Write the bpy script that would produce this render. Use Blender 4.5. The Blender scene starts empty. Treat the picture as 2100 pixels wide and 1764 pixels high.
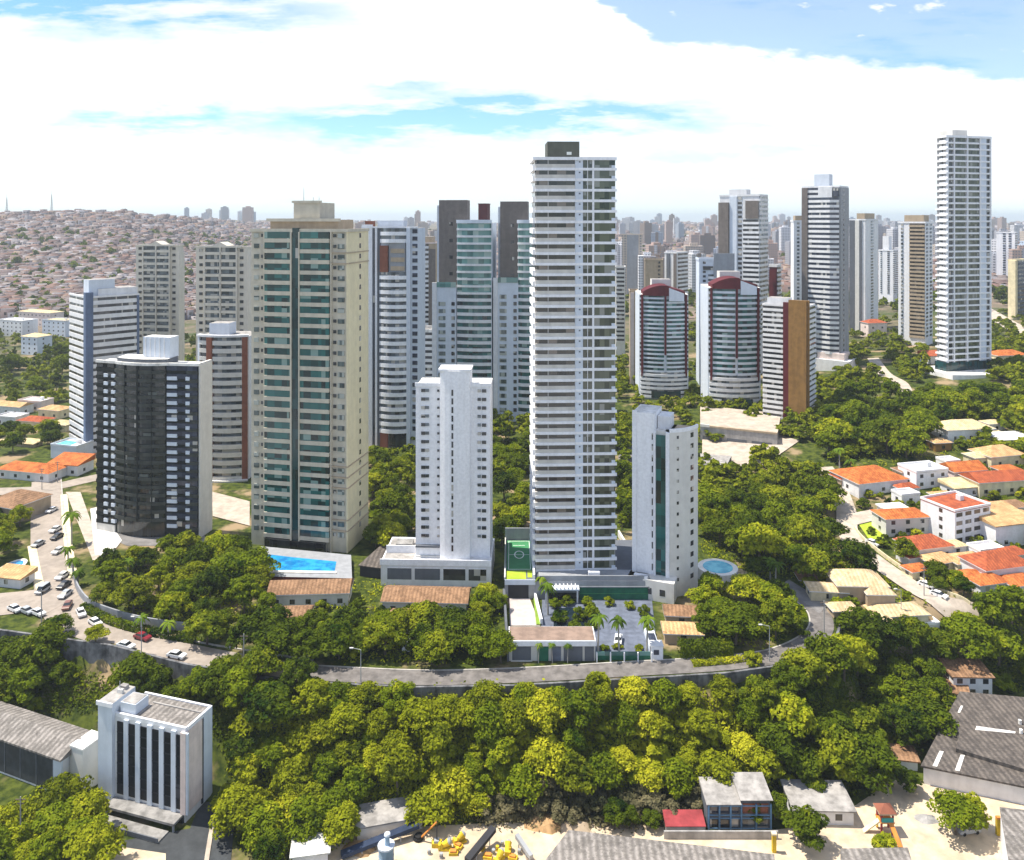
import bpy, math, random
import numpy as np
R = math.radians
SC = bpy.context.scene
COL = SC.collection
rnd = random.Random(7)
# ------------------------------------------------------------------ camera, sky, sun, exposure
F, U0, V0, HC = 1640.0, 1050.0, 447.0, 99.0       # focal length and principal point in 2100-wide photo units; camera height
cam = bpy.data.cameras.new("camera")
co = bpy.data.objects.new("camera", cam); COL.objects.link(co)
co.location = (0, 0, HC); co.rotation_euler = (R(90), 0, 0)
cam.sensor_width = 36; cam.lens = F / 2100 * 36
cam.shift_y = -(882 - V0) / 2100
cam.clip_start = 1; cam.clip_end = 40000
SC.camera = co
SUN_EL, SUN_AZ = 64, 280        # elevation; compass bearing of the sun (0 = +Y, clockwise): from the left, a little ahead
SKY_STR, CLOUD_STR, SUN_STR, EXPO = 0.15, 0.70, 5.2, 0.55
SC.view_settings.view_transform = 'Standard'; SC.view_settings.look = 'None'
SC.view_settings.exposure = EXPO; SC.view_settings.gamma = 1
sl = bpy.data.lights.new("sun", 'SUN'); so = bpy.data.objects.new("sun", sl); COL.objects.link(so)
sl.energy = SUN_STR; sl.angle = R(0.5); sl.color = (1.0, 0.93, 0.81)
so.rotation_euler = (R(90 - SUN_EL), 0, R(180 - SUN_AZ)); so.location = (-60, 0, 300)
SC.cycles.max_bounces = 5; SC.cycles.diffuse_bounces = 3; SC.cycles.glossy_bounces = 2
SC.cycles.transparent_max_bounces = 4; SC.cycles.volume_bounces = 0
SC.cycles.use_denoising = True
SC.cycles.sample_clamp_indirect = 4

class NT:                                          # tiny node-tree helper
    def __init__(s, tree): s.t = tree; s.n = tree.nodes; s.l = tree.links
    def node(s, typ, **kw):
        n = s.n.new(typ)
        for k, v in kw.items():
            if k.startswith('i_'):
                key = k[2:]; n.inputs[int(key) if key.isdigit() else key.replace('_', ' ')].default_value = v
            else: setattr(n, k, v)
        return n
    def link(s, a, b): s.l.new(a, b); return b
    def math(s, op, a, b=None, c=None):
        n = s.n.new('ShaderNodeMath'); n.operation = op
        for i, x in enumerate((a, b, c)):
            if x is None: continue
            if isinstance(x, (int, float)): n.inputs[i].default_value = x
            else: s.l.new(x, n.inputs[i])
        return n.outputs[0]
    def mix(s, fac, a, b):
        n = s.n.new('ShaderNodeMix'); n.data_type = 'RGBA'
        for i, x in ((0, fac), (6, a), (7, b)):
            if isinstance(x, (int, float)): n.inputs[i].default_value = x
            elif isinstance(x, tuple): n.inputs[i].default_value = (*x, 1)[:4]
            else: s.l.new(x, n.inputs[i])
        return n.outputs[2]
    def ramp(s, x, lo, hi, smooth=True):
        n = s.n.new('ShaderNodeMapRange'); n.inputs[1].default_value = lo; n.inputs[2].default_value = hi
        if smooth: n.interpolation_type = 'SMOOTHSTEP'
        s.l.new(x, n.inputs[0]); return n.outputs[0]
    def noise(s, vec, scale, detail=3, rough=.55):
        n = s.n.new('ShaderNodeTexNoise'); n.inputs['Scale'].default_value = scale
        n.inputs['Detail'].default_value = detail; n.inputs['Roughness'].default_value = rough
        s.l.new(vec, n.inputs['Vector']); return n.outputs[0]
    def vmul(s, vec, m):
        n = s.n.new('ShaderNodeVectorMath'); n.operation = 'MULTIPLY'; n.inputs[1].default_value = m
        s.l.new(vec, n.inputs[0]); return n.outputs[0]

W = bpy.data.worlds.new("World"); SC.world = W; W.use_nodes = True
w = NT(W.node_tree); w.n.clear()
sky = w.node('ShaderNodeTexSky', sky_type='NISHITA', sun_disc=False, sun_elevation=R(SUN_EL), sun_rotation=R(SUN_AZ), altitude=100,
             air_density=1.0, dust_density=0.4, ozone_density=1.6)
gen = w.node('ShaderNodeTexCoord').outputs['Generated']
sp = w.node('ShaderNodeSeparateXYZ'); w.link(gen, sp.inputs[0])
yy = w.math('MAXIMUM', w.math('ABSOLUTE', sp.outputs[1]), 0.12)
az = w.math('DIVIDE', sp.outputs[0], yy); el = w.math('DIVIDE', sp.outputs[2], yy)
cb = w.node('ShaderNodeCombineXYZ'); w.link(az, cb.inputs[0]); w.link(w.math('MULTIPLY', el, 2.6), cb.inputs[1])
n1 = w.noise(cb.outputs[0], 5.0, 7, .58); n2 = w.noise(cb.outputs[0], 2.1, 5, .5); n3 = w.noise(cb.outputs[0], 14, 5, .6)
def PU(u): return (u - U0) / F
def PV(v): return (V0 - v) / F
wa = w.math('ADD', az, w.math('MULTIPLY', w.math('SUBTRACT', n1, .5), .16))
we = w.math('ADD', el, w.math('MULTIPLY', w.math('SUBTRACT', n2, .5), .045))
we = w.math('ADD', we, w.math('MULTIPLY', w.math('SUBTRACT', n3, .5), .05))
blue = None
for (u, v, ru, rv, k) in ((330, 240, 270, 30, 1.2), (720, 262, 120, 40, 1.3), (960, 240, 200, 46, 1.5), (1230, 240, 200, 38, 1.3),
                          (1560, 315, 240, 14, .45), (1650, 262, 160, 9, .45), (820, 180, 110, 12, .5), (330, 30, 360, 44, 1.1), (60, 5, 200, 40, 1.0), (1350, 330, 160, 12, .3)):
    da = w.math('MULTIPLY', w.math('SUBTRACT', wa, PU(u)), F / ru); de = w.math('MULTIPLY', w.math('SUBTRACT', we, PV(v)), F / rv)
    q = w.math('ADD', w.math('MULTIPLY', da, da), w.math('MULTIPLY', de, de))
    g = w.math('MULTIPLY', w.math('EXPONENT', w.math('MULTIPLY', q, -1)), k)
    blue = g if blue is None else w.math('ADD', blue, g)
cb2 = w.node('ShaderNodeCombineXYZ'); w.link(w.math('MULTIPLY', az, 1.3), cb2.inputs[0]); w.link(w.math('MULTIPLY', el, 7), cb2.inputs[1])
wisp = w.ramp(w.noise(cb2.outputs[0], 4.5, 8, .62), .34, .62)
blue = w.math('MULTIPLY', blue, w.math('ADD', .15, wisp))
blue = w.math('ADD', blue, w.math('MULTIPLY', w.ramp(w.noise(cb2.outputs[0], 2.3, 7, .6), .52, .78), .38))
# the cloud deck's upper edge: higher in the middle-left, dropping to the right
edge = w.math('ADD', w.math('MULTIPLY', w.ramp(wa, PU(1180), PU(1340)), PV(95) - PV(-12)), PV(-12))
edge = w.math('ADD', edge, w.math('MULTIPLY', w.ramp(wa, PU(1340), PU(2050), False), PV(168) - PV(95)))
edge = w.math('ADD', edge, w.math('MULTIPLY', w.math('SUBTRACT', n3, .5), .06))
top = w.ramp(w.math('SUBTRACT', el, edge), -.002, .014)
puff = w.ramp(n3, .60, .70)
top = w.math('MULTIPLY', top, w.math('SUBTRACT', 1.0, w.math('MULTIPLY', puff, .8)))
top = w.math('MULTIPLY', top, .74)
hor = w.math('MULTIPLY', w.ramp(el, PV(290), PV(452)), .46)
low = w.math('MULTIPLY', w.ramp(el, PV(415), PV(447)), .3)
blue = w.math('MINIMUM', w.math('ADD', w.math('ADD', w.math('ADD', blue, top), hor), low), 1.0)
# behind the camera and overhead: broken cloud
ahead = w.ramp(sp.outputs[1], .15, .35)
nb = w.noise(gen, 2.2, 5, .55)
blue2 = w.ramp(nb, .42, .6)
fac = w.math('ADD', w.math('MULTIPLY', blue, ahead), w.math('MULTIPLY', blue2, w.math('SUBTRACT', 1.0, ahead)))
tint = w.node('ShaderNodeMix', data_type='RGBA', blend_type='MULTIPLY'); tint.inputs[0].default_value = 1; w.link(sky.outputs[0], tint.inputs[6]); tint.inputs[7].default_value = (.62, .80, 1.0, 1)
b1 = w.node('ShaderNodeBackground'); b1.inputs[1].default_value = SKY_STR; w.link(tint.outputs[2], b1.inputs[0])
b2 = w.node('ShaderNodeBackground'); b2.inputs[0].default_value = (.985, .995, 1, 1)
cs = w.math('ADD', w.math('ADD', w.math('MULTIPLY', n2, .45), CLOUD_STR - .22), w.math('MULTIPLY', ahead, .15)); w.link(cs, b2.inputs[1])
ms = w.node('ShaderNodeMixShader'); w.link(fac, ms.inputs[0]); w.link(b2.outputs[0], ms.inputs[1]); w.link(b1.outputs[0], ms.inputs[2])
w.link(ms.outputs[0], w.node('ShaderNodeOutputWorld').inputs[0])

# ------------------------------------------------------------------ materials
MATS = {}
def newmat(name):
    m = bpy.data.materials.new(name); m.use_nodes = True
    t = NT(m.node_tree); b = t.n['Principled BSDF']; MATS[name] = m
    return m, t, b
def setb(b, rough, spec):
    b.inputs['Roughness'].default_value = rough; b.inputs['Specular IOR Level'].default_value = spec
def sc3(c, k): return tuple(min(1, x * k) for x in c)
def paint(name, c, rough=.75, var=.16, spec=.25, streak=True, fine=.5):
    m, t, b = newmat(name); setb(b, rough, spec)
    pos = t.node('ShaderNodeNewGeometry').outputs['Position']
    n = t.noise(t.vmul(pos, (.9, .9, .10 if streak else .9)), .55, 4, .6)
    n2_ = t.noise(pos, fine, 3, .6)
    f = t.math('MULTIPLY', t.math('ADD', n, n2_), .5)
    t.link(t.mix(t.ramp(f, .33, .67), sc3(c, 1 - var), sc3(c, 1 + var * .6)), b.inputs['Base Color'])
    return m
def glass(name, dark, light, p, cell=(1.7, 1.7, 3.0), rough=.12, spec=.6, cur=(.42, .40, .36)):
    m, t, b = newmat(name); setb(b, rough, spec)
    pos = t.node('ShaderNodeNewGeometry').outputs['Position']
    v = t.node('ShaderNodeVectorMath', operation='DIVIDE'); v.inputs[1].default_value = cell; t.link(pos, v.inputs[0])
    fl = t.node('ShaderNodeVectorMath', operation='FLOOR'); t.link(v.outputs[0], fl.inputs[0])
    wn = t.node('ShaderNodeTexWhiteNoise'); t.link(fl.outputs[0], wn.inputs['Vector'])
    ad = t.node('ShaderNodeVectorMath', operation='ADD'); ad.inputs[1].default_value = (17.3, 5.1, 9.7); t.link(fl.outputs[0], ad.inputs[0])
    wn2 = t.node('ShaderNodeTexWhiteNoise'); t.link(ad.outputs[0], wn2.inputs['Vector'])
    c = t.mix(wn.outputs['Value'], dark, light)
    c = t.mix(t.math('LESS_THAN', wn2.outputs['Value'], p), c, cur)
    t.link(c, b.inputs['Base Color'])
    return m
def leafmat(name, dark, mid, lite):
    m, t, b = newmat(name); setb(b, .7, .04)
    pos = t.node('ShaderNodeNewGeometry').outputs['Position']
    oi = t.node('ShaderNodeObjectInfo').outputs['Random']
    f = t.math('ADD', t.math('MULTIPLY', t.noise(pos, .55, 3, .6), .75), t.math('MULTIPLY', t.noise(pos, .09, 2), .55))
    f = t.math('ADD', f, t.math('MULTIPLY', t.math('SUBTRACT', oi, .5), .30))
    c = t.mix(t.ramp(f, .35, .68), dark, mid); c = t.mix(t.ramp(f, .66, .95), c, lite)
    t.link(c, b.inputs['Base Color'])
    tr = t.node('ShaderNodeBsdfTranslucent'); t.link(c, tr.inputs[0])
    mx = t.node('ShaderNodeMixShader'); mx.inputs[0].default_value = .25
    t.link(b.outputs[0], mx.inputs[1]); t.link(tr.outputs[0], mx.inputs[2])
    t.link(mx.outputs[0], t.n['Material Output'].inputs[0])
    return m
def roofmat(name, c, c2, pitch=1.0, corr=False, axis=0):
    m, t, b = newmat(name); setb(b, .85, .15)
    tc = t.node('ShaderNodeTexCoord').outputs['Object']
    pos = t.node('ShaderNodeNewGeometry').outputs['Position']
    n = t.noise(pos, .45, 4, .65); nf = t.noise(pos, 2.2, 2, .6)
    wv = t.node('ShaderNodeTexWave', wave_type='BANDS', bands_direction='XYZ'[axis], i_Scale=pitch, i_Distortion=.4); t.link(tc, wv.inputs['Vector'])
    f = t.math('ADD', t.math('MULTIPLY', n, .6), t.math('MULTIPLY', nf, .4))
    cc = t.mix(t.ramp(f, .40, .60), c2, c)
    cc = t.mix(t.math('MULTIPLY', wv.outputs['Fac'], .6 if corr else .38), cc, sc3(c2, .6))
    cc = t.mix(t.ramp(t.noise(t.vmul(pos, (.25, .25, 1)), 1.3, 5, .7), .56, .78), cc, sc3(c2, .45))
    t.link(cc, b.inputs['Base Color'])
    bp = t.node('ShaderNodeBump', i_Strength=.5, i_Distance=.15); t.link(wv.outputs['Fac'], bp.inputs['Height']); t.link(bp.outputs[0], b.inputs['Normal'])
    return m
def rgb(h):
    v = [int(h[i:i + 2], 16) / 255 for i in (0, 2, 4)]
    return tuple(x / 12.92 if x <= .04045 else ((x + .055) / 1.055) ** 2.4 for x in v)
paint('white', (.80, .80, .82), var=.12, fine=1.4); paint('white2', (.70, .70, .71), var=.12); paint('bluewhite', (.60, .65, .72), var=.09); paint('smoke', (.048, .052, .045), var=.4); paint('smoke2', (.10, .11, .10))  # bluewhite also puts the bluish tint of shade into white walls
paint('offwhite', (.66, .64, .60), var=.1); paint('beige', (.52, .475, .38), var=.14); paint('pale_beige', (.62, .57, .48), var=.1); paint('lit_beige', (.70, .62, .41), var=.1)
paint('tan', (.42, .33, .23)); paint('concrete', (.36, .35, .34), var=.3); paint('dirty_shaded_concrete', (.27, .26, .25), var=.45)
paint('brown', (.17, .145, .13), var=.2); paint('brick', (.24, .085, .05), var=.2); paint('dark_red', (.105, .013, .018), var=.25)
paint('gold', (.25, .135, .04), var=.25); paint('blue_grey', (.11, .15, .24), var=.25); paint('black_stone', (.022, .025, .023), rough=.7, spec=.12)
paint('louver', (.42, .40, .38), var=.1); paint('parapet_cream', (.58, .55, .50), var=.14); paint('grey', (.30, .31, .33)); paint('dark', (.03, .03, .035)); paint('slate', (.12, .13, .15))
paint('roof_white', (.72, .70, .66), var=.35, streak=False); paint('roof_grey', (.34, .32, .30), var=.4, streak=False)
paint('olive_box', (.10, .105, .085), var=.2); paint('pink_wall', (.72, .60, .55)); paint('yellow', (.68, .48, .03), var=.35); paint('orange', (.65, .25, .05))
paint('steel_blue', (.09, .19, .32), var=.3); paint('silo_blue', (.26, .36, .46), var=.3); paint('navy', (.025, .04, .08), var=.3); paint('tarp_blue', (.02, .10, .45)); paint('red', (.30, .045, .05), var=.35); paint('metal', (.35, .36, .37), rough=.4, spec=.5)
paint('bark', (.14, .11, .085), var=.4); paint('palm_bark', (.36, .34, .31), var=.2); paint('tyre', (.015, .015, .015)); paint('lamp_grey', (.35, .36, .37))
paint('slate_wall', (.15, .15, .155), var=.75); paint('cream', (.74, .64, .42), var=.2); paint('teal_paint', (.05, .35, .33)); paint('green_net', (.02, .13, .075), var=.3)
paint('road', (.33, .28, .235), var=.22, streak=False, fine=.15); paint('road_grey', (.20, .19, .185), var=.3, streak=False, fine=.2)
paint('road_worn', (.17, .155, .145), var=.4, streak=False, fine=.35); paint('pave', (.46, .39, .32), var=.25, streak=False, fine=.3); paint('yard', (.60, .48, .34), var=.28, streak=False, fine=.12); paint('forecourt', (.13, .15, .20), var=.3, streak=False)
paint('lawn', (.19, .30, .03), var=.3, streak=False); paint('lawn_lime', (.34, .44, .03), var=.2, streak=False); paint('court', (.05, .22, .09), var=.15, streak=False)
paint('gravel_roof', (.26, .185, .145), var=.3, streak=False); paint('earth', (.40, .25, .12), var=.35, streak=False); paint('line', (.75, .78, .74), var=.1)
paint('pool_edge', (.75, .72, .66)); paint('ramp', (.50, .44, .42), var=.15, streak=False); paint('kerb', (.45, .42, .38), var=.3); paint('dark_asphalt', (.05, .055, .06), var=.3, streak=False)
for nm, c1, c2 in (('water', (.008, .16, .42), (.03, .34, .62)), ('water_aqua', (.05, .36, .48), (.16, .56, .62))):
    m, t, b = newmat(nm); setb(b, .06, .6); pos = t.node('ShaderNodeNewGeometry').outputs['Position']
    t.link(t.mix(t.ramp(t.noise(pos, .35, 3, .6), .35, .65), c1, c2), b.inputs['Base Color'])
    bp = t.node('ShaderNodeBump', i_Strength=.35, i_Distance=.1); t.link(t.noise(pos, 2.5, 3), bp.inputs['Height']); t.link(bp.outputs[0], b.inputs['Normal'])
m, t, b = newmat('dark_water'); setb(b, .05, .6); b.inputs['Base Color'].default_value = (.01, .02, .03, 1)
m, t, b = newmat('sea'); setb(b, .35, .4); b.inputs['Base Color'].default_value = (.08, .28, .45, 1)
glass('g_dark', (.012, .013, .016), (.06, .06, .065), .10); glass('g_navy', (.015, .02, .04), (.05, .06, .09), .06)
glass('g_teal', (.005, .014, .016), (.022, .14, .13), .08, (2.3, 2.3, 3.0), cur=(.20, .30, .27)); glass('g_tealdeep', (.006, .018, .02), (.012, .06, .065), .02)
glass('g_tealpale', (.04, .12, .11), (.15, .32, .29), .12, (2.6, 2.6, 3.1), cur=(.30, .40, .36)); glass('g_gap', (.018, .016, .014), (.10, .085, .07), .08, (2.4, 2.4, 2.9), cur=(.22, .18, .15)); glass('g_strip', (.006, .007, .010), (.018, .02, .026), .04, (1.3, 1.3, 2.8), rough=.4, spec=.15, cur=(.06, .06, .07)); glass('g_brown', (.035, .03, .025), (.12, .10, .085), .07, (2.4, 2.4, 3.0), cur=(.26, .22, .18)); glass('g_olive', (.025, .028, .022), (.12, .12, .085), .10, (.9, .9, 1.4), cur=(.22, .22, .2))
glass('g_green', (.012, .02, .008), (.13, .14, .09), .12, (1.3, 1.3, 2.9), cur=(.25, .25, .22)); glass('g_black', (.008, .009, .010), (.035, .04, .042), .03, (1.3, 1.3, 2.8))
glass('g_mix', (.02, .025, .03), (.16, .19, .21), .2); glass('g_curtain', (.03, .045, .045), (.14, .17, .16), .35, cur=(.36, .38, .34))
leafmat('leaf_a', (.018, .045, .003), (.150, .195, .006), (.40, .40, .016)); leafmat('leaf_b', (.008, .024, .003), (.090, .125, .005), (.26, .28, .012))
leafmat('leaf_c', (.04, .06, .004), (.24, .265, .009), (.50, .48, .024)); leafmat('leaf_d', (.04, .045, .02), (.12, .11, .055), (.22, .19, .10))
leafmat('leaf_palm', (.03, .06, .006), (.12, .19, .015), (.28, .34, .03))
roofmat('tile_orange', (.60, .20, .055), (.36, .095, .03), .34); roofmat('tile_red', (.48, .125, .05), (.28, .07, .035), .34); roofmat('tile_tan', (.66, .44, .22), (.44, .26, .12), .34)
roofmat('tile_cream', (.72, .60, .36), (.52, .40, .22), .34); roofmat('tile_brown', (.36, .21, .12), (.20, .115, .065), .34); roofmat('thatch', (.70, .54, .34), (.52, .38, .21), .3)
roofmat('corrugated', (.33, .30, .275), (.17, .155, .14), .26, True); roofmat('corrugated_dark', (.17, .145, .125), (.09, .078, .07), .26, True)
roofmat('corrugated_y', (.33, .30, .275), (.17, .155, .14), .26, True, 1)
def attrmat(name):                                  # one colour per house, kept in a face attribute
    m, t, b = newmat(name); setb(b, .8, .2)
    a = t.node('ShaderNodeAttribute', attribute_name='tint')
    pos = t.node('ShaderNodeNewGeometry').outputs['Position']
    n = t.noise(pos, .3, 3)
    t.link(t.mix(t.math('MULTIPLY', t.ramp(n, .3, .7), .4), a.outputs['Color'], (.2, .17, .15)), b.inputs['Base Color'])
attrmat('house_tint')
def farblock(name, c, g, px=3.4, pz=3.1, vert=False):     # distant facade: rows (or columns) of windows
    m, t, b = newmat(name); setb(b, .6, .3)
    tc = t.node('ShaderNodeTexCoord').outputs['Object']; s = t.node('ShaderNodeSeparateXYZ'); t.link(tc, s.inputs[0])
    fz = t.math('FRACT', t.math('DIVIDE', s.outputs[2], pz))
    xy = t.math('ADD', s.outputs[0], s.outputs[1]); fx = t.math('FRACT', t.math('DIVIDE', xy, px))
    mz = t.math('GREATER_THAN', fz, .52); mx = t.math('GREATER_THAN', fx, .45 if not vert else .6)
    nrm = t.node('ShaderNodeSeparateXYZ'); t.link(t.node('ShaderNodeNewGeometry').outputs['Normal'], nrm.inputs[0])
    side = t.math('LESS_THAN', t.math('ABSOLUTE', nrm.outputs[2]), .5)
    k = t.math('MULTIPLY', t.math('MULTIPLY', mz, mx), side)
    wn = t.node('ShaderNodeObjectInfo').outputs['Random']
    cc = t.mix(wn, c, sc3(c, .7)); t.link(t.mix(k, cc, g), b.inputs['Base Color'])
for nm, c in (('far_white', (.62, .62, .64)), ('far_grey', (.40, .40, .43)), ('far_beige', (.52, .44, .36)), ('far_pink', (.50, .36, .30)), ('far_brown', (.25, .18, .14)), ('far_blue', (.42, .48, .56))):
    farblock(nm, sc3(c, 1.1), (.15, .16, .18), rnd.uniform(2.6, 4.2))

# ground: grass, soil and, farther out, town ground
m, t, b = newmat('ground'); setb(b, .95, .1)
pos = t.node('ShaderNodeNewGeometry').outputs['Position']
sx = t.node('ShaderNodeSeparateXYZ'); t.link(pos, sx.inputs[0])
na = t.noise(pos, .06, 5, .6); nb_ = t.noise(pos, .5, 4, .6)
g = t.mix(t.ramp(nb_, .3, .7), (.018, .032, .006), (.085, .105, .016))
g = t.mix(t.ramp(na, .50, .66), g, (.30, .22, .13))
town = t.mix(t.ramp(t.noise(pos, .02, 5, .7), .35, .65), (.22, .16, .13), (.05, .075, .025))
t.link(t.mix(t.ramp(sx.outputs[1], 420, 800), g, town), b.inputs['Base Color'])

# ------------------------------------------------------------------ mesh and object helpers
class MB:
    def __init__(s): s.v = []; s.f = []; s.m = []; s.mats = []
    def mi(s, m):
        if m not in s.mats: s.mats.append(m)
        return s.mats.index(m)
    def add(s, vs, fs, m):
        o = len(s.v); k = s.mi(m); s.v += [tuple(p) for p in vs]
        for f in fs: s.f.append([i + o for i in f]); s.m.append(k)
        return s
    def box(s, x0, x1, y0, y1, z0, z1, m):
        return s.prism([(x0, y0), (x1, y0), (x1, y1), (x0, y1)], z0, z1, m)
    def prism(s, poly, z0, z1, m, top=None):
        n = len(poly); zt_ = z1 if isinstance(z1, (list, tuple)) else [z1] * n
        vs = [(x, y, z0) for x, y in poly] + [(p[0], p[1], z) for p, z in zip(poly, zt_)]
        s.add(vs, [[i, (i + 1) % n, n + (i + 1) % n, n + i] for i in range(n)] + [list(range(n))[::-1]], m)
        return s.add(vs[n:], [list(range(n))], top or m)
    def band(s, path, s0, s1, b0, b1, z0, z1, m):
        L = [0]
        for p, q in zip(path, path[1:]): L.append(L[-1] + math.dist(p, q))
        T = L[-1]
        s0 = s0 + T if s0 < 0 else s0
        s1 = s1 + T if s1 <= 0 else s1
        ss = [s0] + [x for x in L if s0 + 1e-4 < x < s1 - 1e-4] + [s1]
        segn = []
        for p, q in zip(path, path[1:]):
            d = math.dist(p, q); segn.append(((q[1] - p[1]) / d, -(q[0] - p[0]) / d))
        pts = []
        for x in ss:
            k = max(i for i in range(len(path) - 1) if L[i] <= x + 1e-6)
            f = (x - L[k]) / (L[k + 1] - L[k]); p, q = path[k], path[k + 1]
            P = (p[0] + (q[0] - p[0]) * f, p[1] + (q[1] - p[1]) * f); N = segn[k]
            if k > 0 and abs(x - L[k]) < 1e-4 and x > s0 + 1e-4:
                a, c = segn[k - 1], segn[k]; mx = (a[0] + c[0], a[1] + c[1]); q2 = 1 + a[0] * c[0] + a[1] * c[1]
                N = (mx[0] / q2, mx[1] / q2)
            pts.append((P, N))
        vs = []
        for P, N in pts:
            for bb in (b0, b1):
                for z in (z0, z1): vs.append((P[0] + N[0] * bb, P[1] + N[1] * bb, z))
        fs = [[0, 1, 3, 2]]
        for i in range(len(pts) - 1):
            a, c = 4 * i, 4 * i + 4
            fs += [[a + 2, a + 3, c + 3, c + 2], [a + 1, a, c, c + 1], [a + 3, a + 1, c + 1, c + 3], [a, a + 2, c + 2, c]]
        e = 4 * (len(pts) - 1); fs.append([e, e + 2, e + 3, e + 1])
        return s.add(vs, fs, m)
    def tube(s, a, b_, r0, r1, m, n=8):
        a, b_ = np.array(a, float), np.array(b_, float); d = b_ - a; d /= np.linalg.norm(d)
        e = np.cross(d, (0, 0, 1) if abs(d[2]) < .9 else (1, 0, 0)); e /= np.linalg.norm(e); g_ = np.cross(d, e)
        vs = []
        for P, r in ((a, r0), (b_, r1)):
            for k in range(n):
                w_ = 2 * math.pi * k / n; vs.append(P + r * (math.cos(w_) * e + math.sin(w_) * g_))
        return s.add(vs, [[k, (k + 1) % n, n + (k + 1) % n, n + k] for k in range(n)] + [list(range(n, 2 * n)), list(range(n))[::-1]], m)
    def hip(s, x0, x1, y0, y1, z, h, m, inset=None, axis=None, under='white2'):
        w_, d_ = x1 - x0, y1 - y0
        k = inset if inset is not None else min(w_, d_) / 2
        if (axis or ('x' if w_ >= d_ else 'y')) == 'x': rd = [(x0 + k, (y0 + y1) / 2, z + h), (x1 - k, (y0 + y1) / 2, z + h)]; fs = [[0, 1, 5, 4], [2, 3, 4, 5], [1, 2, 5], [3, 0, 4]]
        else: rd = [((x0 + x1) / 2, y0 + k, z + h), ((x0 + x1) / 2, y1 - k, z + h)]; fs = [[0, 1, 4], [1, 2, 5, 4], [2, 3, 5], [3, 0, 4, 5]]
        c = [(x0, y0), (x1, y0), (x1, y1), (x0, y1)]
        s.add([(x, y, z) for x, y in c] + rd, fs, m)
        s.prism(c, z - .22, z - .002, under)
        return s
    def quad(s, pts, m): return s.add(pts, [list(range(len(pts)))], m)
    def shift(s, dz_list):
        o = MB(); o.mats = list(s.mats)
        for dz in dz_list:
            k = len(o.v); o.v += [(x, y, z + dz) for x, y, z in s.v]; o.f += [[i + k for i in f] for f in s.f]; o.m += s.m
        return o
    def mesh(s, name):
        me = bpy.data.meshes.new(name); me.from_pydata([tuple(map(float, p)) for p in s.v], [], s.f)
        for k in s.mats: me.materials.append(MATS[k])
        if len(s.mats) > 1: me.polygons.foreach_set('material_index', s.m)
        me.update(); return me
def tag(o, label=None, cat=None, group=None, kind=None):
    for k, x in (('label', label), ('category', cat), ('group', group), ('kind', kind)):
        if x: o[k] = x
    return o
def link(name, me, parent=None, loc=None):
    o = bpy.data.objects.new(name, me); COL.objects.link(o)
    if parent: o.parent = parent
    if loc: o.location = loc
    return o
def obj(name, mb, parent=None): return link(name, mb.mesh(name), parent)
def empty(name, label, cat, loc, rz=0, group=None):
    o = bpy.data.objects.new(name, None); COL.objects.link(o); o.location = loc; o.rotation_euler = (0, 0, rz); o.empty_display_size = 1
    return tag(o, label, cat, group)
def copy_tree(o, parent=None):
    c = o.copy(); COL.objects.link(c)
    if parent: c.parent = parent
    for ch in KIDS.get(o.name, []): copy_tree(ch, c)
    return c
KIDS = {}
# ------------------------------------------------------------------ terrain
def sstep(a, b_, x):
    q = np.clip((x - a) / (b_ - a), 0, 1); return q * q * (3 - 2 * q)
EX = [-400, -200, -122, -92, -72, -45, -21, 0, 27, 46, 61, 70, 77, 82, 100, 130, 200, 500]
EY = [205, 197, 191.5, 184.6, 176.9, 170.2, 168.2, 168.8, 171.4, 173.4, 176.8, 182.3, 190, 199, 206, 212, 220, 240]
def edge_y(x): return np.interp(x, EX, EY)
def zt(x, y):
    x = np.asarray(x, float); y = np.asarray(y, float); t_ = x / np.maximum(y, 1)
    dd = edge_y(x) - y; dr = np.interp(x, [-128, -118, -84, -66, -40, 40, 66, 80], [0, 5.0, 5.0, 2.6, 2.2, 2.2, 1.8, 0])
    z = -dr * sstep(.4, 1.6, dd) - (15.5 - dr) * sstep(.6, 18, dd)
    amp = np.interp(t_, [-.5, -.15, .05, .3, .5, .7], [0, 3, 5, 10, 20, 24]); st = np.interp(t_, [.2, .45], [250, 208])
    z = z + amp * sstep(0, 1, (y - st) / (410 - st))
    A = np.interp(t_, [-.9, -.62, -.5, -.4, -.33, -.2, 0, .3, .5, .7], [108, 104, 99, 93, 78, 66, 58, 56, 52, 56])
    y0 = np.interp(t_, [-.45, -.25], [640, 800]); y1 = np.interp(t_, [-.5, -.3, -.1], [1650, 2300, 3600])
    z = z + (A - amp) * sstep(0, 1, (y - y0) / (y1 - y0))
    und = np.sin(x * .011 + 1.3) * np.sin(y * .0062 + .5) + .6 * np.sin(x * .0047 + y * .0035)
    z = z + 7 * und * sstep(700, 1500, y) - 150 * sstep(6500, 9500, y)
    return z
def zt1(x, y): return float(zt(x, y))
def P(u, v, Y): return ((u - U0) / F * Y, Y, HC - (v - V0) / F * Y)
YS = np.concatenate([np.arange(105, 460, .5), np.geomspace(460, 9000, 2500)])
def G(u, v):                                        # where the sight line through photo point (u, v) meets the ground
    t_ = (u - U0) / F; zr = HC - (v - V0) / F * YS; zg = zt(t_ * YS, YS)
    k = int(np.argmax(zr <= zg)); y = YS[k]
    if k > 0:
        d0, d1 = zr[k - 1] - zg[k - 1], zr[k] - zg[k]
        if d0 > d1: y = YS[k - 1] + (YS[k] - YS[k - 1]) * d0 / (d0 - d1)
    return (t_ * y, y, zt1(t_ * y, y))
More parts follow.
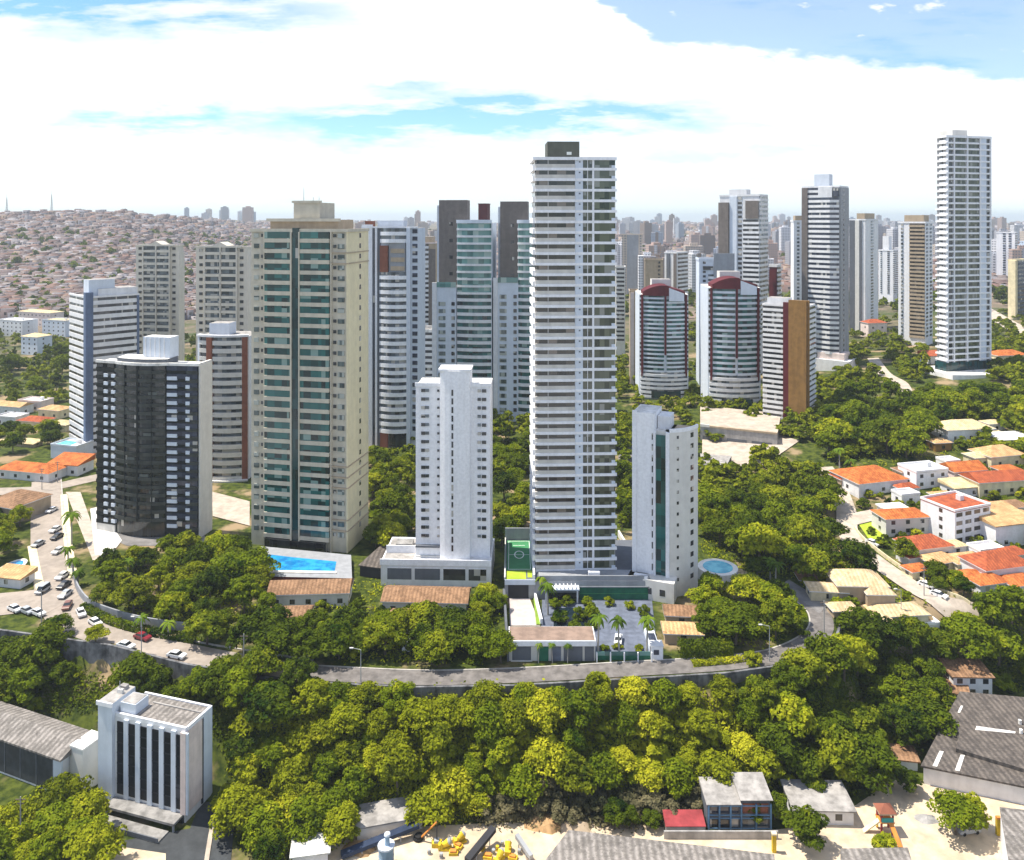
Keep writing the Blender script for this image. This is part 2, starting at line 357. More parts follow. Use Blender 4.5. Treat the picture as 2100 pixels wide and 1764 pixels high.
def gridmesh(name, X, Y, Z, mat):
    r, c = X.shape; me = bpy.data.meshes.new(name)
    me.vertices.add(r * c); me.vertices.foreach_set('co', np.stack([X, Y, Z], -1).ravel().astype(np.float32))
    i = np.arange(r * c).reshape(r, c); q = np.stack([i[:-1, :-1], i[:-1, 1:], i[1:, 1:], i[1:, :-1]], -1).reshape(-1)
    n = len(q) // 4; me.loops.add(len(q)); me.loops.foreach_set('vertex_index', q.astype(np.int32))
    me.polygons.add(n); me.polygons.foreach_set('loop_start', np.arange(0, 4 * n, 4, dtype=np.int32))
    me.materials.append(MATS[mat]); me.update(calc_edges=True); me.shade_smooth() if hasattr(me, 'shade_smooth') else None
    return me
ty = np.concatenate([np.linspace(60, 140, 12), np.linspace(142, 260, 90), np.linspace(264, 700, 80), np.geomspace(720, 9500, 110)])
tt = np.linspace(-1.05, 1.05, 300)
TT, TY = np.meshgrid(tt, ty); TX = TT * np.maximum(TY, 150)
tag(link('ground', gridmesh('ground', TX, TY, zt(TX, TY), 'ground')), 'sloping ground under the district', kind='structure')
mb = MB(); mb.quad([(-13000, 5000, -60), (13000, 5000, -60), (13000, 15500, -60), (-13000, 15500, -60)], 'sea')
tag(obj('sea', mb), kind='structure')

def smooth_path(pts, n=10):
    out = []
    for i in range(len(pts) - 1):
        p0, p1, p2, p3 = (np.array(pts[max(0, min(len(pts) - 1, j))]) for j in (i - 1, i, i + 1, i + 2))
        for k in range(n):
            q = k / n
            out.append(tuple(.5 * (2 * p1 + (p2 - p0) * q + (2 * p0 - 5 * p1 + 4 * p2 - p3) * q * q + (3 * p1 - p0 - 3 * p2 + p3) * q ** 3)))
    out.append(tuple(pts[-1])); return out
def normals2(path):
    ns = []
    for i in range(len(path)):
        a, c = path[max(0, i - 1)], path[min(len(path) - 1, i + 1)]; d = math.dist(a, c)
        ns.append(((c[1] - a[1]) / d, -(c[0] - a[0]) / d))
    return ns
def strip(name, uv, width, mat, dz=.12, kind='structure', label=None, cross=5):
    path = smooth_path([G(u, v)[:2] for u, v in uv]); ns = normals2(path)
    wd = width if callable(width) else (lambda q: width)
    X = np.array([[p[0] + n[0] * wd(i / (len(path) - 1)) * k for k in np.linspace(-.5, .5, cross)] for i, (p, n) in enumerate(zip(path, ns))])
    Y = np.array([[p[1] + n[1] * wd(i / (len(path) - 1)) * k for k in np.linspace(-.5, .5, cross)] for i, (p, n) in enumerate(zip(path, ns))])
    _ = [BLOCK.append((p[0], p[1], wd(.5) * .5 + 2.6)) for p in path[::2]]
    return tag(link(name, gridmesh(name, X, Y, zt(X, Y) + dz, mat)), label, kind=kind)
BLOCK = []                                           # ground circles kept clear of random planting: (x, y, r)
def sheet(name, uv, mat, dz=.06, z=None, label=None):
    pts = [G(u, v) for u, v in uv] if z is None else [((u - U0) / F * (HC - z) * F / (v - V0), (HC - z) * F / (v - V0), z) for u, v in uv]
    mb = MB(); zz = sum(p[2] for p in pts) / len(pts) if z is None else z
    mb.quad([(p[0], p[1], (zz if z is not None else p[2]) + dz) for p in pts][::-1], mat)
    return tag(obj(name, mb), label, kind='structure')
def wall_line(label, path, z_lo, z_hi, th, mat, name='wall', cap=None):
    mb = MB(); zc = [zt1(*p) for p in path]
    ns = normals2(path); vs = []
    for (p, n, z) in zip(path, ns, zc):
        for s_ in (-.5, .5):
            for h in (z_lo, z_hi): vs.append((p[0] + n[0] * th * s_, p[1] + n[1] * th * s_, z + h))
    fs = [[0, 1, 3, 2]]
    for i in range(len(path) - 1):
        a, c = 4 * i, 4 * i + 4
        fs += [[a + 2, a + 3, c + 3, c + 2], [a + 1, a, c, c + 1], [a + 3, a + 1, c + 1, c + 3]]
    e = 4 * (len(path) - 1); fs.append([e, e + 2, e + 3, e + 1])
    mb.add(vs, fs, mat); return tag(obj(name, mb), label, 'wall')

# ------------------------------------------------------------------ towers
class Tower:
    """A building whose corner stands at photo column uC, depth Y; face A runs left of the corner to uL, face B right of it to uR."""
    def __init__(s, name, label, uL, uC, uR, Y, th, v_top, n, cat='tower', wA=None, wB=None, zb=None, group=None):
        th = R(th); s.C = ((uC - U0) / F * Y, Y); dA = (-math.cos(th), math.sin(th)); dB = (math.sin(th), math.cos(th))
        def ln(u, d):
            k = (u - U0) / F; return (k * s.C[1] - s.C[0]) / (d[0] - k * d[1])
        s.wA = wA or ln(uL, dA); s.wB = wB or ln(uR, dB)
        if s.wA < 0 or s.wB < 0: raise ValueError(label)
        s.z0 = zt1(*s.C) if zb is None else zb
        s.top = HC - (v_top - V0) / F * Y; s.H = s.top - s.z0; s.n = n; s.h = s.H / n; s.Y = Y
        s.e = empty(name, label, cat, (s.C[0], s.C[1], s.z0), math.pi / 2 - th, group)
        s.A = [(0, s.wA), (0, 0)]; s.B = [(0, 0), (s.wB, 0)]; s.cnt = {}
        s.A2 = None
    def part(s, name, mb, zs=None, label=None):
        if zs is None:
            o = obj(name, mb, s.e)
            if label: o['label'] = label
            return o
        zs = list(zs); free = max(0, 100 - s.cnt.get(name, 0)); ind, rest = zs[-free:] if free else [], zs[:-free] if free else zs
        if len(zs) <= free: ind, rest = zs, []
        if ind:
            me = mb.mesh(name)
            for z in ind: link(name, me, s.e, (0, 0, z))
        if rest: tag(obj(name, mb.shift(rest), s.e), kind='stuff')
        s.cnt[name] = s.cnt.get(name, 0) + len(ind)
    def core(s, mat, poly=None, inset=.25, z1=None, z0=-3, name='wall', top='roof_grey'):
        i = inset; poly = poly or [(i, i), (s.wB - i, i), (s.wB - i, s.wA - i), (i, s.wA - i)]
        mb = MB().prism(poly, z0, s.H if z1 is None else z1, mat, top); return s.part(name, mb)
    def zs(s, a=0, b=None, h=None):
        return [k * s.h for k in range(a, s.n if b is None else b)]
    def bands(s, path, s0, s1, mat, g, frac=.55, out=.35, a=0, b=None, pn='parapet', wn='window'):
        h = s.h
        s.part(pn, MB().band(path, s0, s1, -.4, out, 0, h * frac, mat), s.zs(a, b))
        s.part(wn, MB().band(path, s0 + .12 if s0 >= 0 else s0, s1 - .12, -.4, .05, h * frac, h - .003, g), s.zs(a, b))
    def holes(s, path, pos, w_, zf0, zf1, g, a=0, b=None, out=.04, name='window', skip=None):
        for p in pos:
            s.part(name, MB().band(path, p, p + w_, -.3, out, s.h * zf0, s.h * zf1, g), s.zs(a, b))
    def col(s, path, s0, s1, mat, z0=0, z1=None, out=.4, name='column', inn=-.4):
        return s.part(name, MB().band(path, s0, s1, inn, out, z0, s.H if z1 is None else z1, mat))
    def parapet(s, mat, hgt=1.0, poly=None, over=.05):
        poly = poly or [(0, 0), (s.wB, 0), (s.wB, s.wA), (0, s.wA)]
        p = poly + poly[:1]; mb = MB()
        mb.band(p, 0, 0, -.35, over, s.H - .02, s.H + hgt, mat); s.part('roof_edge', mb)
    def roofbox(s, x0, x1, y0, y1, hgt, mat, name='penthouse', z=0, top=None):
        return s.part(name, MB().prism([(x0, y0), (x1, y0), (x1, y1), (x0, y1)], s.H + z - .05, s.H + z + hgt, mat, top or 'roof_grey'))
def arc(p, q, sag, n=10):                            # curved facade from p to q bulging outward (to the right of travel) by sag
    d = math.dist(p, q); nx, ny = (q[1] - p[1]) / d, -(q[0] - p[0]) / d
    return [(p[0] + (q[0] - p[0]) * k / n + nx * sag * (1 - (2 * k / n - 1) ** 2), p[1] + (q[1] - p[1]) * k / n + ny * sag * (1 - (2 * k / n - 1) ** 2)) for k in range(n + 1)]

# --- the tall slim white tower in the middle (its podium is built with the plot below)
ZP = 4.8
T = Tower('apartment_tower', 'tallest white tower in the middle with stacked balconies and an olive roof box', 1090, 1098, 1264, 213, 88, 328, 39, zb=ZP, wA=17)
T.core('louver'); h = T.h; wB = T.wB
T.part('balcony', MB().band(T.B, 0, wB * .487, -.4, .6, 0, h * .25, 'white').band(T.B, 0, wB * .487, -.4, .42, h * .251, h * .60, 'parapet_cream'), T.zs())
T.part('balcony_glazing', MB().band(T.B, .3, wB * .48, -.4, .05, h * .601, h - .01, 'g_gap').band(T.B, wB * .15, wB * .162, -.2, .35, h * .601, h - .01, 'louver'), T.zs())
T.part('floor_slab', MB().band(T.B, wB * .488, wB + .1, -.4, .3, 0, h * .25, 'white'), T.zs())
T.part('wall_panel', MB().band(T.B, wB * .489, wB * .585, -.4, .22, h * .251, h - .01, 'bluewhite').band(T.B, wB * .535, wB * .555, .1, .26, h * .75, h * .88, 'slate'), T.zs())
T.part('window', MB().band(T.B, wB * .59, wB * .698, -.4, .03, h * .251, h - .01, 'g_olive'), T.zs())
T.part('pilaster', MB().band(T.B, wB * .70, wB * .725, -.4, .28, h * .251, h - .01, 'white').band(T.B, wB * .64, wB * .648, -.3, .1, h * .251, h - .01, 'white2'), T.zs())
T.part('loggia_window', MB().band(T.B, wB * .727, wB * .985, -.4, .03, h * .251, h - .01, 'g_green').band(T.B, wB * .94, wB * .985, -.4, .12, h * .251, h * .5, 'bluewhite'), T.zs())
T.part('side_balcony', MB().band(T.A, 2, T.wA - .3, -.4, .7, 0, h * .5, 'white'), T.zs())
T.part('side_window', MB().band(T.A, 2.3, T.wA - .6, -.4, .04, h * .501, h - .01, 'g_brown'), T.zs())
T.part('roof_edge', MB().band([T.A[0], (0, 0), T.B[1]], 0, 0, -.5, .7, T.H - .05, T.H + .75, 'white'))
ph = T.roofbox(wB * .16, wB * .56, 3, 12, 5.2, 'olive_box'); 
obj('sign_panel', MB().box(wB * .40, wB * .46, 2.9, 2.98, T.H + 1.6, T.H + 2.4, 'line'), ph)

# --- green glass tower
T = Tower('apartment_tower', 'wide beige tower with green glass balconies and a dark glass spine', 513, 712, 755, 236, 12, 476, 30)
T.core('beige'); h = T.h; wA, wB = T.wA, T.wB
def fa(k): return wA * (k - 513) / 199.0
for a, c in ((545, 603), (617, 678)):
    T.part('balcony', MB().band(T.A, fa(a), fa(c), -.3, 1.1, -.02, h * .36, 'beige'), T.zs(1))
    T.part('balcony_glazing', MB().band(T.A, fa(a) + .1, fa(c) - .1, -.3, .75, h * .36, h - .03, 'g_teal'), T.zs(1))
T.part('glass_spine', MB().band(T.A, fa(603.5), fa(616.5), -.3, .9, 2, T.H + 1.2, 'g_tealdeep'))
T.part('pier', MB().band(T.A, fa(600), fa(603), -.3, 1.3, 0, T.H, 'beige').band(T.A, fa(617), fa(619), -.3, 1.3, 0, T.H, 'beige'))
T.holes(T.A, [fa(521)], fa(531) - fa(521), .42, .85, 'g_curtain', 1); T.holes(T.A, [fa(536)], .9, .5, .8, 'g_dark', 1, name='small_window')
T.holes(T.A, [fa(693)], fa(706) - fa(693), .42, .85, 'g_curtain', 1); T.holes(T.A, [fa(684)], .9, .5, .8, 'g_dark', 1, name='small_window')
T.col(T.A, fa(679), fa(681.5), 'beige', out=.5); T.col(T.A, fa(542), fa(544.5), 'beige', out=.5)
T.part('side_wall', MB().band(T.B, .05, wB, -.3, .1, 0, T.H, 'lit_beige'))  # the lit side's warmer, lighter tone is painted into the beige
T.holes(T.B, [wB * .55], 1.2, .4, .85, 'g_dark', 1, name='side_window', out=.14)
for k in (2, 3, 21, 22, 23): pass
for z in (2, 3, 6, 7, 8, 27, 28): T.part('cornice', MB().band(T.A, fa(680), wA, -.3, .3, z * h, z * h + .3, 'tan').band(T.B, 0, wB, -.3, .35, z * h, z * h + .3, 'tan'))
T.part('roof_edge', MB().band([T.A[0], (0, 0), T.B[1]], 0, 0, -.3, .45, T.H, T.H + .9, 'beige'))
T.part('upper_storey', MB().prism([(3, fa(0) * 0 + wA * .13), (wB - 2, wA * .13), (wB - 2, wA * .84), (3, wA * .84)], T.H - .05, T.H + 3.6, 'tan', 'roof_grey').band([(2.2, wA * .86), (2.2, wA * .11)], 0, 0, -1, .5, T.H + 3.1, T.H + 4.0, 'beige'))
ph = T.roofbox(3.4, 14, wA * .33, wA * .60, 8.8, 'beige'); obj('roof_rim', MB().band([(3.4, wA * .615), (3.4, wA * .315)], 0, 0, -.6, .4, T.H + 8.7, T.H + 9.4, 'beige'), ph)
for y in (.36, .42, .52): obj('antenna', MB().tube((5, wA * y, T.H + 8.7), (5, wA * y, T.H + (13.5 if y == .52 else 10.6)), .12, .06, 'metal', 5), ph)
T.part('lobby', MB().band(T.A, fa(548), fa(672), -.3, 1.4, 0, h * .9, 'g_black'))

# --- black curved tower front left
T = Tower('office_tower', 'black curved tower with rows of white squares and a white roof block', 190, 404, 433, 246, 10, 752, 21, wB=8.1)
h = T.h; wA = T.wA; 
def fb(k): return wA * (k - 190) / 214.0
pm = [(0.0, fb(345)), (0.0, fb(404))]
pA = [(1.5, wA - fb(190)), (0.2, wA - fb(238))]; pM = arc((0.2, wA - fb(238)), (0.0, wA - fb(342)), 1.7, 12); pR = [(0.0, wA - fb(342)), (0.8, 0)]
poly = pR + [(8.1, 0), (8.1, wA), (1.6, wA)] + pA[1:] + pM[1:-1]
poly = [(x + .3 if i < 99 else x, y) for i, (x, y) in enumerate(poly)]
T.core('black_stone', poly=[(8.1, 0.1), (8.1, wA - .1), (1.8, wA - .1)] + [(p[0] + .3, p[1]) for p in pA[1:]] + [(p[0] + .3, p[1]) for p in pM[1:]] + [(1.1, .1)], top='roof_white')
T.part('wall_panel', MB().band(pA, .2, fb(238) - .3, -.3, .15, 0, h * .45, 'black_stone'), T.zs(1)); T.holes(pA, [.4, fb(218)], 2.6, .47, .9, 'g_black', 1)
for p in (fb(211), fb(229)): T.part('white_panel', MB().band(pA, p, p + 1.6, -.3, .4, h * .28, h * .70, 'bluewhite'), T.zs(1, T.n - 1))
LM = sum(math.dist(a, c) for a, c in zip(pM, pM[1:]))
T.part('parapet', MB().band(pM, 0.1, LM - .1, -.3, .6, 0, h * .42, 'smoke'), T.zs(2)); T.part('balcony_glazing', MB().band(pM, .3, LM - .3, -.3, .2, h * .42, h - .01, 'g_black'), T.zs(2))
T.part('mullion', MB().band(pM, LM * .5, LM * .5 + .5, -.3, .75, 2 * h, T.H, 'black_stone').band(pM, LM * .25, LM * .25 + .2, -.3, .66, 2 * h, T.H, 'black_stone').band(pM, LM * .76, LM * .76 + .2, -.3, .66, 2 * h, T.H, 'black_stone'))
for q_, s_ in ((3, .1), (7, .55), (9, .3), (12, .62), (15, .15), (17, .7), (5, .72), (11, .12)): T.part('awning', MB().band(pM, LM * s_, LM * (s_ + .16), -.2, .4, q_ * h + h * .45, q_ * h + h * .8, 'smoke2'))
for p, w_ in ((.4, 3.2), (fb(375) - fb(342) + .9, 1.3)): T.part('white_panel', MB().band(pR, p, p + w_, -.3, .4, h * .25, h * .68, 'bluewhite'), T.zs(1, T.n - 1))
T.part('parapet', MB().band(pR, fb(382) - fb(342), -.3, -.3, .35, 0, h * .4, 'smoke'), T.zs(1)); T.part('balcony_glazing', MB().band(pR, 0.2, -.4, -.3, .1, h * .41, h - .01, 'g_navy'), T.zs(1))
T.part('side_wall', MB().band([(0.8, 0), (8.1, 0)], .3, 0, -.3, .35, 0, T.H + .4, 'offwhite'))
T.part('roof_edge', MB().band([(1.5, wA - .1), (.3, wA - fb(238))] + pM[1:-1] + [(.2, wA - fb(342)), (.8, .1), (8.1, .1)], 0, 0, -.5, .3, T.H, T.H + .8, 'roof_white'))
T.part('upper_roof', MB().prism([(p[0] + .5, p[1]) for p in pM] + [(6.8, wA * .30), (6.8, wA * .80)], T.H, T.H + 1.9, 'slate', 'roof_white'))
mb = MB(); mb.prism([(2.6, wA * .30), (7.2, wA * .30), (7.2, wA * .56), (2.6, wA * .56)], T.H + 1.8, T.H + 8.3, 'bluewhite', 'roof_white')
for k in range(5): mb.box(2.42, 2.59, wA * (.35 + .045 * k), wA * (.36 + .045 * k), T.H + 1.9, T.H + 8.0, 'white2')
T.part('penthouse', mb)
T.part('lobby', MB().band(pM, .5, LM - .5, -1.2, -.2, 0, 2 * h, 'g_black').band(pA, .3, fb(236), -.5, .1, 0, h, 'offwhite'))

# --- white and blue striped tower far left
T = Tower('apartment_tower', 'white striped tower with a blue grey corner column at the far left', 143, 178, 285, 335, 45, 612, 22)
T.core('grey'); h = T.h
T.bands(T.A, .3, -1.2, 'white2', 'g_dark', .58); T.bands(T.B, 2.4, -1.0, 'white2', 'g_dark', .58)
T.part('corner_column', MB().prism([(-.7, -.7), (2.3, -.7), (2.3, 2), (-.7, 2)], 0, T.H + 2.4, 'blue_grey')); T.col(T.B, -1.0, 0, 'blue_grey', out=.5)
T.roofbox(1.2, T.wB * .55, 1.5, 8, 7.5, 'bluewhite'); T.roofbox(T.wB * .22, T.wB * .98, .6, 10, 3.6, 'white2', 'roof_storey')
T.part('roof_edge', MB().band([T.A[0], (0, 0), T.B[1]], 0, 0, -.3, .4, T.H, T.H + .8, 'white2'))

# --- two beige towers at the left
for (uL, uC, Y, vt, n, lab) in ((277, 366, 385, 505, 28, 'narrow beige tower with a small gabled crest behind the blue striped tower'), (400, 507, 345, 508, 27, 'beige tower with a plain left wall half hidden by the green glass tower')):
    T = Tower('apartment_tower', lab, uL, uC, uC + 12, Y, 8, vt, n, group='beige towers')
    h = T.h; wA = T.wA; T.core('pale_beige')
    for a, c in ((.20, .48), (.52, .80)):
        T.part('balcony', MB().band(T.A, wA * a, wA * c, -.3, .9, 0, h * .38, 'pale_beige'), T.zs(5)); T.part('balcony_glazing', MB().band(T.A, wA * a, wA * c, -.3, .1, h * .4, h - .02, 'g_mix'), T.zs(5))
    T.holes(T.A, [wA * .08, wA * .86], 1.5, .4, .8, 'g_dark', 5)
    for k in (.19, .49, .80): T.col(T.A, wA * k, wA * k + .5, 'pale_beige', out=1.0, name='pier')
    T.part('side_wall', MB().band(T.B, .1, T.wB, -.3, .15, 0, T.H - 3, 'pale_beige'))
    mb = MB().band(T.A, wA * .1, wA * .9, -.5, 1.0, T.H, T.H + .8, 'pale_beige'); cx = wA * .5
    mb.add([(-1, cx - 3.2, T.H + .8), (-1, cx + 3.2, T.H + .8), (-1, cx, T.H + 2.4), (6, cx - 3.2, T.H + .8), (6, cx + 3.2, T.H + .8), (6, cx, T.H + 2.4)], [[0, 1, 2], [3, 5, 4], [0, 2, 5, 3], [1, 4, 5, 2]], 'pale_beige')
    T.part('roof_crest', mb); T.parapet('pale_beige', .5)

# --- brick and white curved tower
T = Tower('apartment_tower', 'white curved tower with two brick columns beside the green glass tower', 408, 510, 516, 302, 4, 690, 18, wB=14)
h = T.h; wA = T.wA; path = arc((0, wA), (0, 0), 2.6, 12); L = sum(math.dist(a, c) for a, c in zip(path, path[1:]))
T.core('white2', poly=[(14, 0), (14, wA)] + [(x + .3, y) for x, y in path])
T.bands(path, L * .05, L * .24, 'offwhite', 'g_dark', .5, .7); T.bands(path, L * .36, L * .88, 'offwhite', 'g_mix', .55, .9)
T.col(path, L * .24, L * .35, 'brick', out=1.1, name='brick_column'); T.col(path, L * .88, L * .98, 'brick', out=.9, name='brick_column')
T.col(path, L * .0, L * .05, 'bluewhite', out=.6)
T.roofbox(2.5, 9, wA * .45, wA * .85, 4.5, 'bluewhite'); T.part('roof_edge', MB().band(path, 0, 0, -.4, 1.1, T.H, T.H + .8, 'white2'))
T.part('canopy', MB().band(path, .5, -.5, -.4, 2.2, -.2, .5, 'offwhite'))

# --- white and grey-blue tower right of the green glass tower
T = Tower('apartment_tower', 'white tower with a tall blank edge wall and red panel right of the green tower', 742, 857, 862, 338, 6, 468, 30, wB=16)
h = T.h; wA = T.wA; T.core('bluewhite')
def fc(k): return wA * (k - 742) / 115.0
T.col(T.A, .1, fc(764), 'white', z1=T.H + 1.5, out=.6, name='blank_wall'); T.col(T.A, fc(765), fc(769), 'g_navy', out=.1, name='glass_strip'); T.col(T.A, fc(770), fc(774), 'white', out=.6, z1=T.H)
T.col(T.A, fc(775), fc(781), 'slate', out=.1, name='recess')
bulge = arc((0, wA - fc(781)), (0, wA - fc(834)), 1.6, 8)
T.bands(bulge, .1, -.1, 'white', 'g_mix', .5, .9, a=2, b=24); T.bands(bulge, .1, -.1, 'white', 'g_mix', .5, .5, a=28)
T.part('red_panel', MB().band(T.A, fc(781), fc(797), -.3, 1.6, 24 * h, 27.6 * h, 'brick')); T.part('side_panel', MB().band(T.A, fc(800), fc(832), -.3, 1.0, 24 * h, 28 * h, 'grey'))
for k in range(3): T.part('terrace_screen', MB().band(T.A, fc(803), fc(831), -.3, 1.3, (24.2 + k * 1.2) * h, (24.8 + k * 1.2) * h, 'tan'))
T.col(T.A, fc(834.5), fc(842), 'bluewhite', out=.9); T.holes(T.A, [fc(846)], fc(856) - fc(846), .3, .85, 'g_navy', 2, out=.1)
T.part('stair_block', MB().band(T.A, fc(781), fc(797), -.3, 1.0, 0, 2 * h, 'brick').band(T.A, fc(798), fc(842), -.3, -.1, 0, 2 * h, 'g_black'))
T.roofbox(2, 9, fc(757) * 0 + wA * .28, wA * .74, 3.2, 'bluewhite'); T.part('roof_edge', MB().band(T.A, 0, 0, -.4, .7, T.H, T.H + .7, 'white'))
T.part('red_roof_box', MB().box(4, 9, wA * .86, wA * .99, T.H - .1, T.H + 3.0, 'brick'))

# --- pair of brown-topped glass towers
def twin(lab, sb0, sb1, sg0, sg1, lw0, lw1, vb, vg, vl, uR):
    Y = 372; th = 6
    T = Tower('apartment_tower', lab, lw0, uR, uR + 4, Y, th, vg, 28, wB=22, group='pair of brown and glass towers')
    h = T.h; wA = T.wA
    def f(k): return wA * (k - lw0) / (uR - lw0)
    zb, zl = HC - (vb - V0) / F * Y - T.z0, HC - (vl - V0) / F * Y - T.z0
    T.core('bluewhite', poly=[(2.5, .3), (21, .3), (21, wA * .9), (2.5, wA * .9)])
    gp = arc((0.5, wA - f(sg0)), (0.5, 0), 1.1, 8)
    T.part('glass_wing', MB().prism([(8, 0), (8, wA - f(sg0))] + [(x + .4, y) for x, y in gp], 0, T.H, 'bluewhite', 'roof_white'))
    T.bands(gp, .1, -.1, 'white2', 'g_tealpale', .30, .6, a=18); T.bands(gp, .1, -.1, 'white2', 'g_teal', .44, .5, a=1, b=18)
    T.part('brown_slab', MB().prism([(1.5, wA - f(sb1)), (10, wA - f(sb1)), (10, wA - f(sb0)), (1.5, wA - f(sb0))], 7 * h, zb, 'brown', 'roof_grey'))
    sp_ = [(1.5, wA - f(sb0)), (1.5, wA - f(sb1))]
    zz = [zb - 12 - 7.8 * k for k in range(4)]
    T.part('slab_window', MB().band(sp_, 5.0, 6.6, -.2, .05, 0, 1.6, 'g_dark'), zz)
    T.part('white_fin', MB().box(2.5, 9, wA - f(sb0), wA - f(sb0) + 1.1, 0, zb - 2.5, 'bluewhite'))
    lp = [(-.5, wA), (-.5, wA - f(lw1))]
    T.part('lower_wing', MB().prism([(-.3, wA - f(lw1)), (8, wA - f(lw1)), (8, wA), (-.3, wA)], 0, zl, 'bluewhite', 'roof_white'))
    nl = int(zl / h) - 1
    T.part('wing_window', MB().band(lp, f(lw0 + 13), f(lw0 + 27), -.3, .05, h * .35, h * .9, 'g_curtain'), T.zs(1, nl)); T.part('wing_small_window', MB().band(lp, f(lw1) - 2.2, f(lw1) - .7, -.3, .05, h * .4, h * .9, 'g_dark'), T.zs(1, nl))
    T.col(lp, f(lw0), f(lw0 + 9), 'white2', z1=zl + 2.2, out=.6, name='pier'); T.part('terrace_rail', MB().band(lp, f(lw0 + 9), -.1, -.3, .1, zl, zl + 2.4, 'g_tealpale'))
    T.part('roof_edge', MB().band(gp, 0, 0, -.4, .9, T.H, T.H + 1.6, 'bluewhite'))
twin('twin tower with a windowed brown slab and curved green glass left of the tallest tower', 899, 957, 937, 1008, 887, 936, 410, 458, 590, 1008)
twin('twin tower with a brown slab partly hidden by the tallest white tower', 1025, 1081, 1062, 1096, 1012, 1063, 413, 458, 580, 1096)
T = Tower('apartment_tower', 'slim dark red tower top between the two brown slabs', 980, 1000, 1003, 560, 10, 419, 30, wB=10); T.core('dark_red'); T.bands(T.A, .5, -.5, 'brick', 'g_dark', .6, .1, a=10, b=26)
T.parapet('dark_red', .6)

# --- striped buildings seen in the gap left of the twins
T = Tower('apartment_tower', 'pink and white striped tower with a brown edge behind the gap', 856, 893, 897, 450, 5, 500, 30, wB=14); T.core('tan'); T.bands(T.A, .2, T.wA * .62, 'white2', 'g_dark', .5, .3, a=8)
T.col(T.A, T.wA * .64, 0, 'brown', name='brown_edge', z1=T.H - 3); T.roofbox(2, 10, T.wA * .2, T.wA * .75, 4, 'tan'); T.parapet('pink_wall', .8)
T = Tower('apartment_building', 'low white striped block below the pink striped tower', 856, 890, 893, 400, 4, 682, 13, wB=14); T.core('white2'); T.bands(T.A, .2, -.4, 'white2', 'g_dark', .52, .4, a=2)
T.parapet('roof_white', 1.6)

# --- slim white tower with small square windows
T = Tower('apartment_tower', 'slim white tower with small square windows standing on a white podium', 850, 1006, 1010, 217, 2, 795, 20, wB=13, zb=6.3)
h = T.h; wA = T.wA
def fd(k): return wA * (k - 850) / 156.0
T.core('white', poly=[(.9, .2), (12.8, .2), (12.8, wA - .2), (.9, wA - .2)], top='roof_white')
side1 = [(.7, wA), (.7, wA - fd(903))]; side2 = [(.7, wA - fd(964)), (.7, 0)]
shaft = arc((-.6, wA - fd(903)), (-.6, wA - fd(964)), .9, 6)
zs_ = HC - (760 - V0) / F * 217 - T.z0
T.part('stair_shaft', MB().prism([(7, wA - fd(964)), (7, wA - fd(903))] + shaft, 0, zs_, 'white', 'roof_white'))
T.part('slit_window', MB().band(shaft, fd(930) - fd(903) - .25, fd(930) - fd(903) + .25, -.3, .05, h * .15, h * .85, 'g_dark'), T.zs(1))
T.holes(side1, [fd(863)], 1.15, .35, .72, 'g_dark', 2); T.holes(side1, [fd(872)], .95, .38, .72, 'g_mix', 2); T.holes(side1, [fd(896)], .6, .4, .65, 'g_dark', 2, name='small_window')
T.holes(side2, [fd(979) - fd(964)], .9, .38, .72, 'g_mix', 2); T.holes(side2, [fd(988) - fd(964)], 1.15, .35, .72, 'g_dark', 2)
T.part('roof_edge', MB().band(side1, 0, 0, -.35, .12, T.H, T.H + 1.0, 'white').band(side2, 0, 0, -.35, .12, T.H, T.H + 1.0, 'white'))
T.part('shaft_rim', MB().band([(-.6, wA - fd(900)), (-.6, wA - fd(967))], 0, 0, -6, .6, zs_ - .1, zs_ + .5, 'white'))
T.part('podium', MB().box(-2.6, 14, -.3, wA * 1.42, -8, .15, 'white2').box(-2.9, -2.61, -.4, wA * 1.43, -.7, .9, 'white'))
pod = [(-2.6, wA * 1.42), (-2.6, -.3)]
for a, c in ((.06, .28), (.31, .54), (.57, .77), (.80, .96)): T.part('podium_opening', MB().band(pod, (wA * 1.43) * a, (wA * 1.43) * c, -.3, .04, -4.6, -1.6, 'g_dark' if a > .5 else 'slate').band(pod, (wA * 1.43) * a, (wA * 1.43) * c, -.3, .12, -1.55, -1.3, 'white'))
T.part('podium_terrace', MB().box(-2.4, 13, wA + .2, wA * 1.40, .155, .2, 'roof_grey').box(3, 3.3, wA + .2, wA * 1.4, .2, 2.2, 'white').box(6, 10, wA * 1.08, wA * 1.3, .2, 1.4, 'dirty_shaded_concrete')); T.part('entrance', MB().band(side1, .3, fd(902), -.3, .5, 0, h * .25, 'offwhite').band(side1, .3, fd(902), -.3, .9, h * 1.3, h * 1.5, 'slate'))

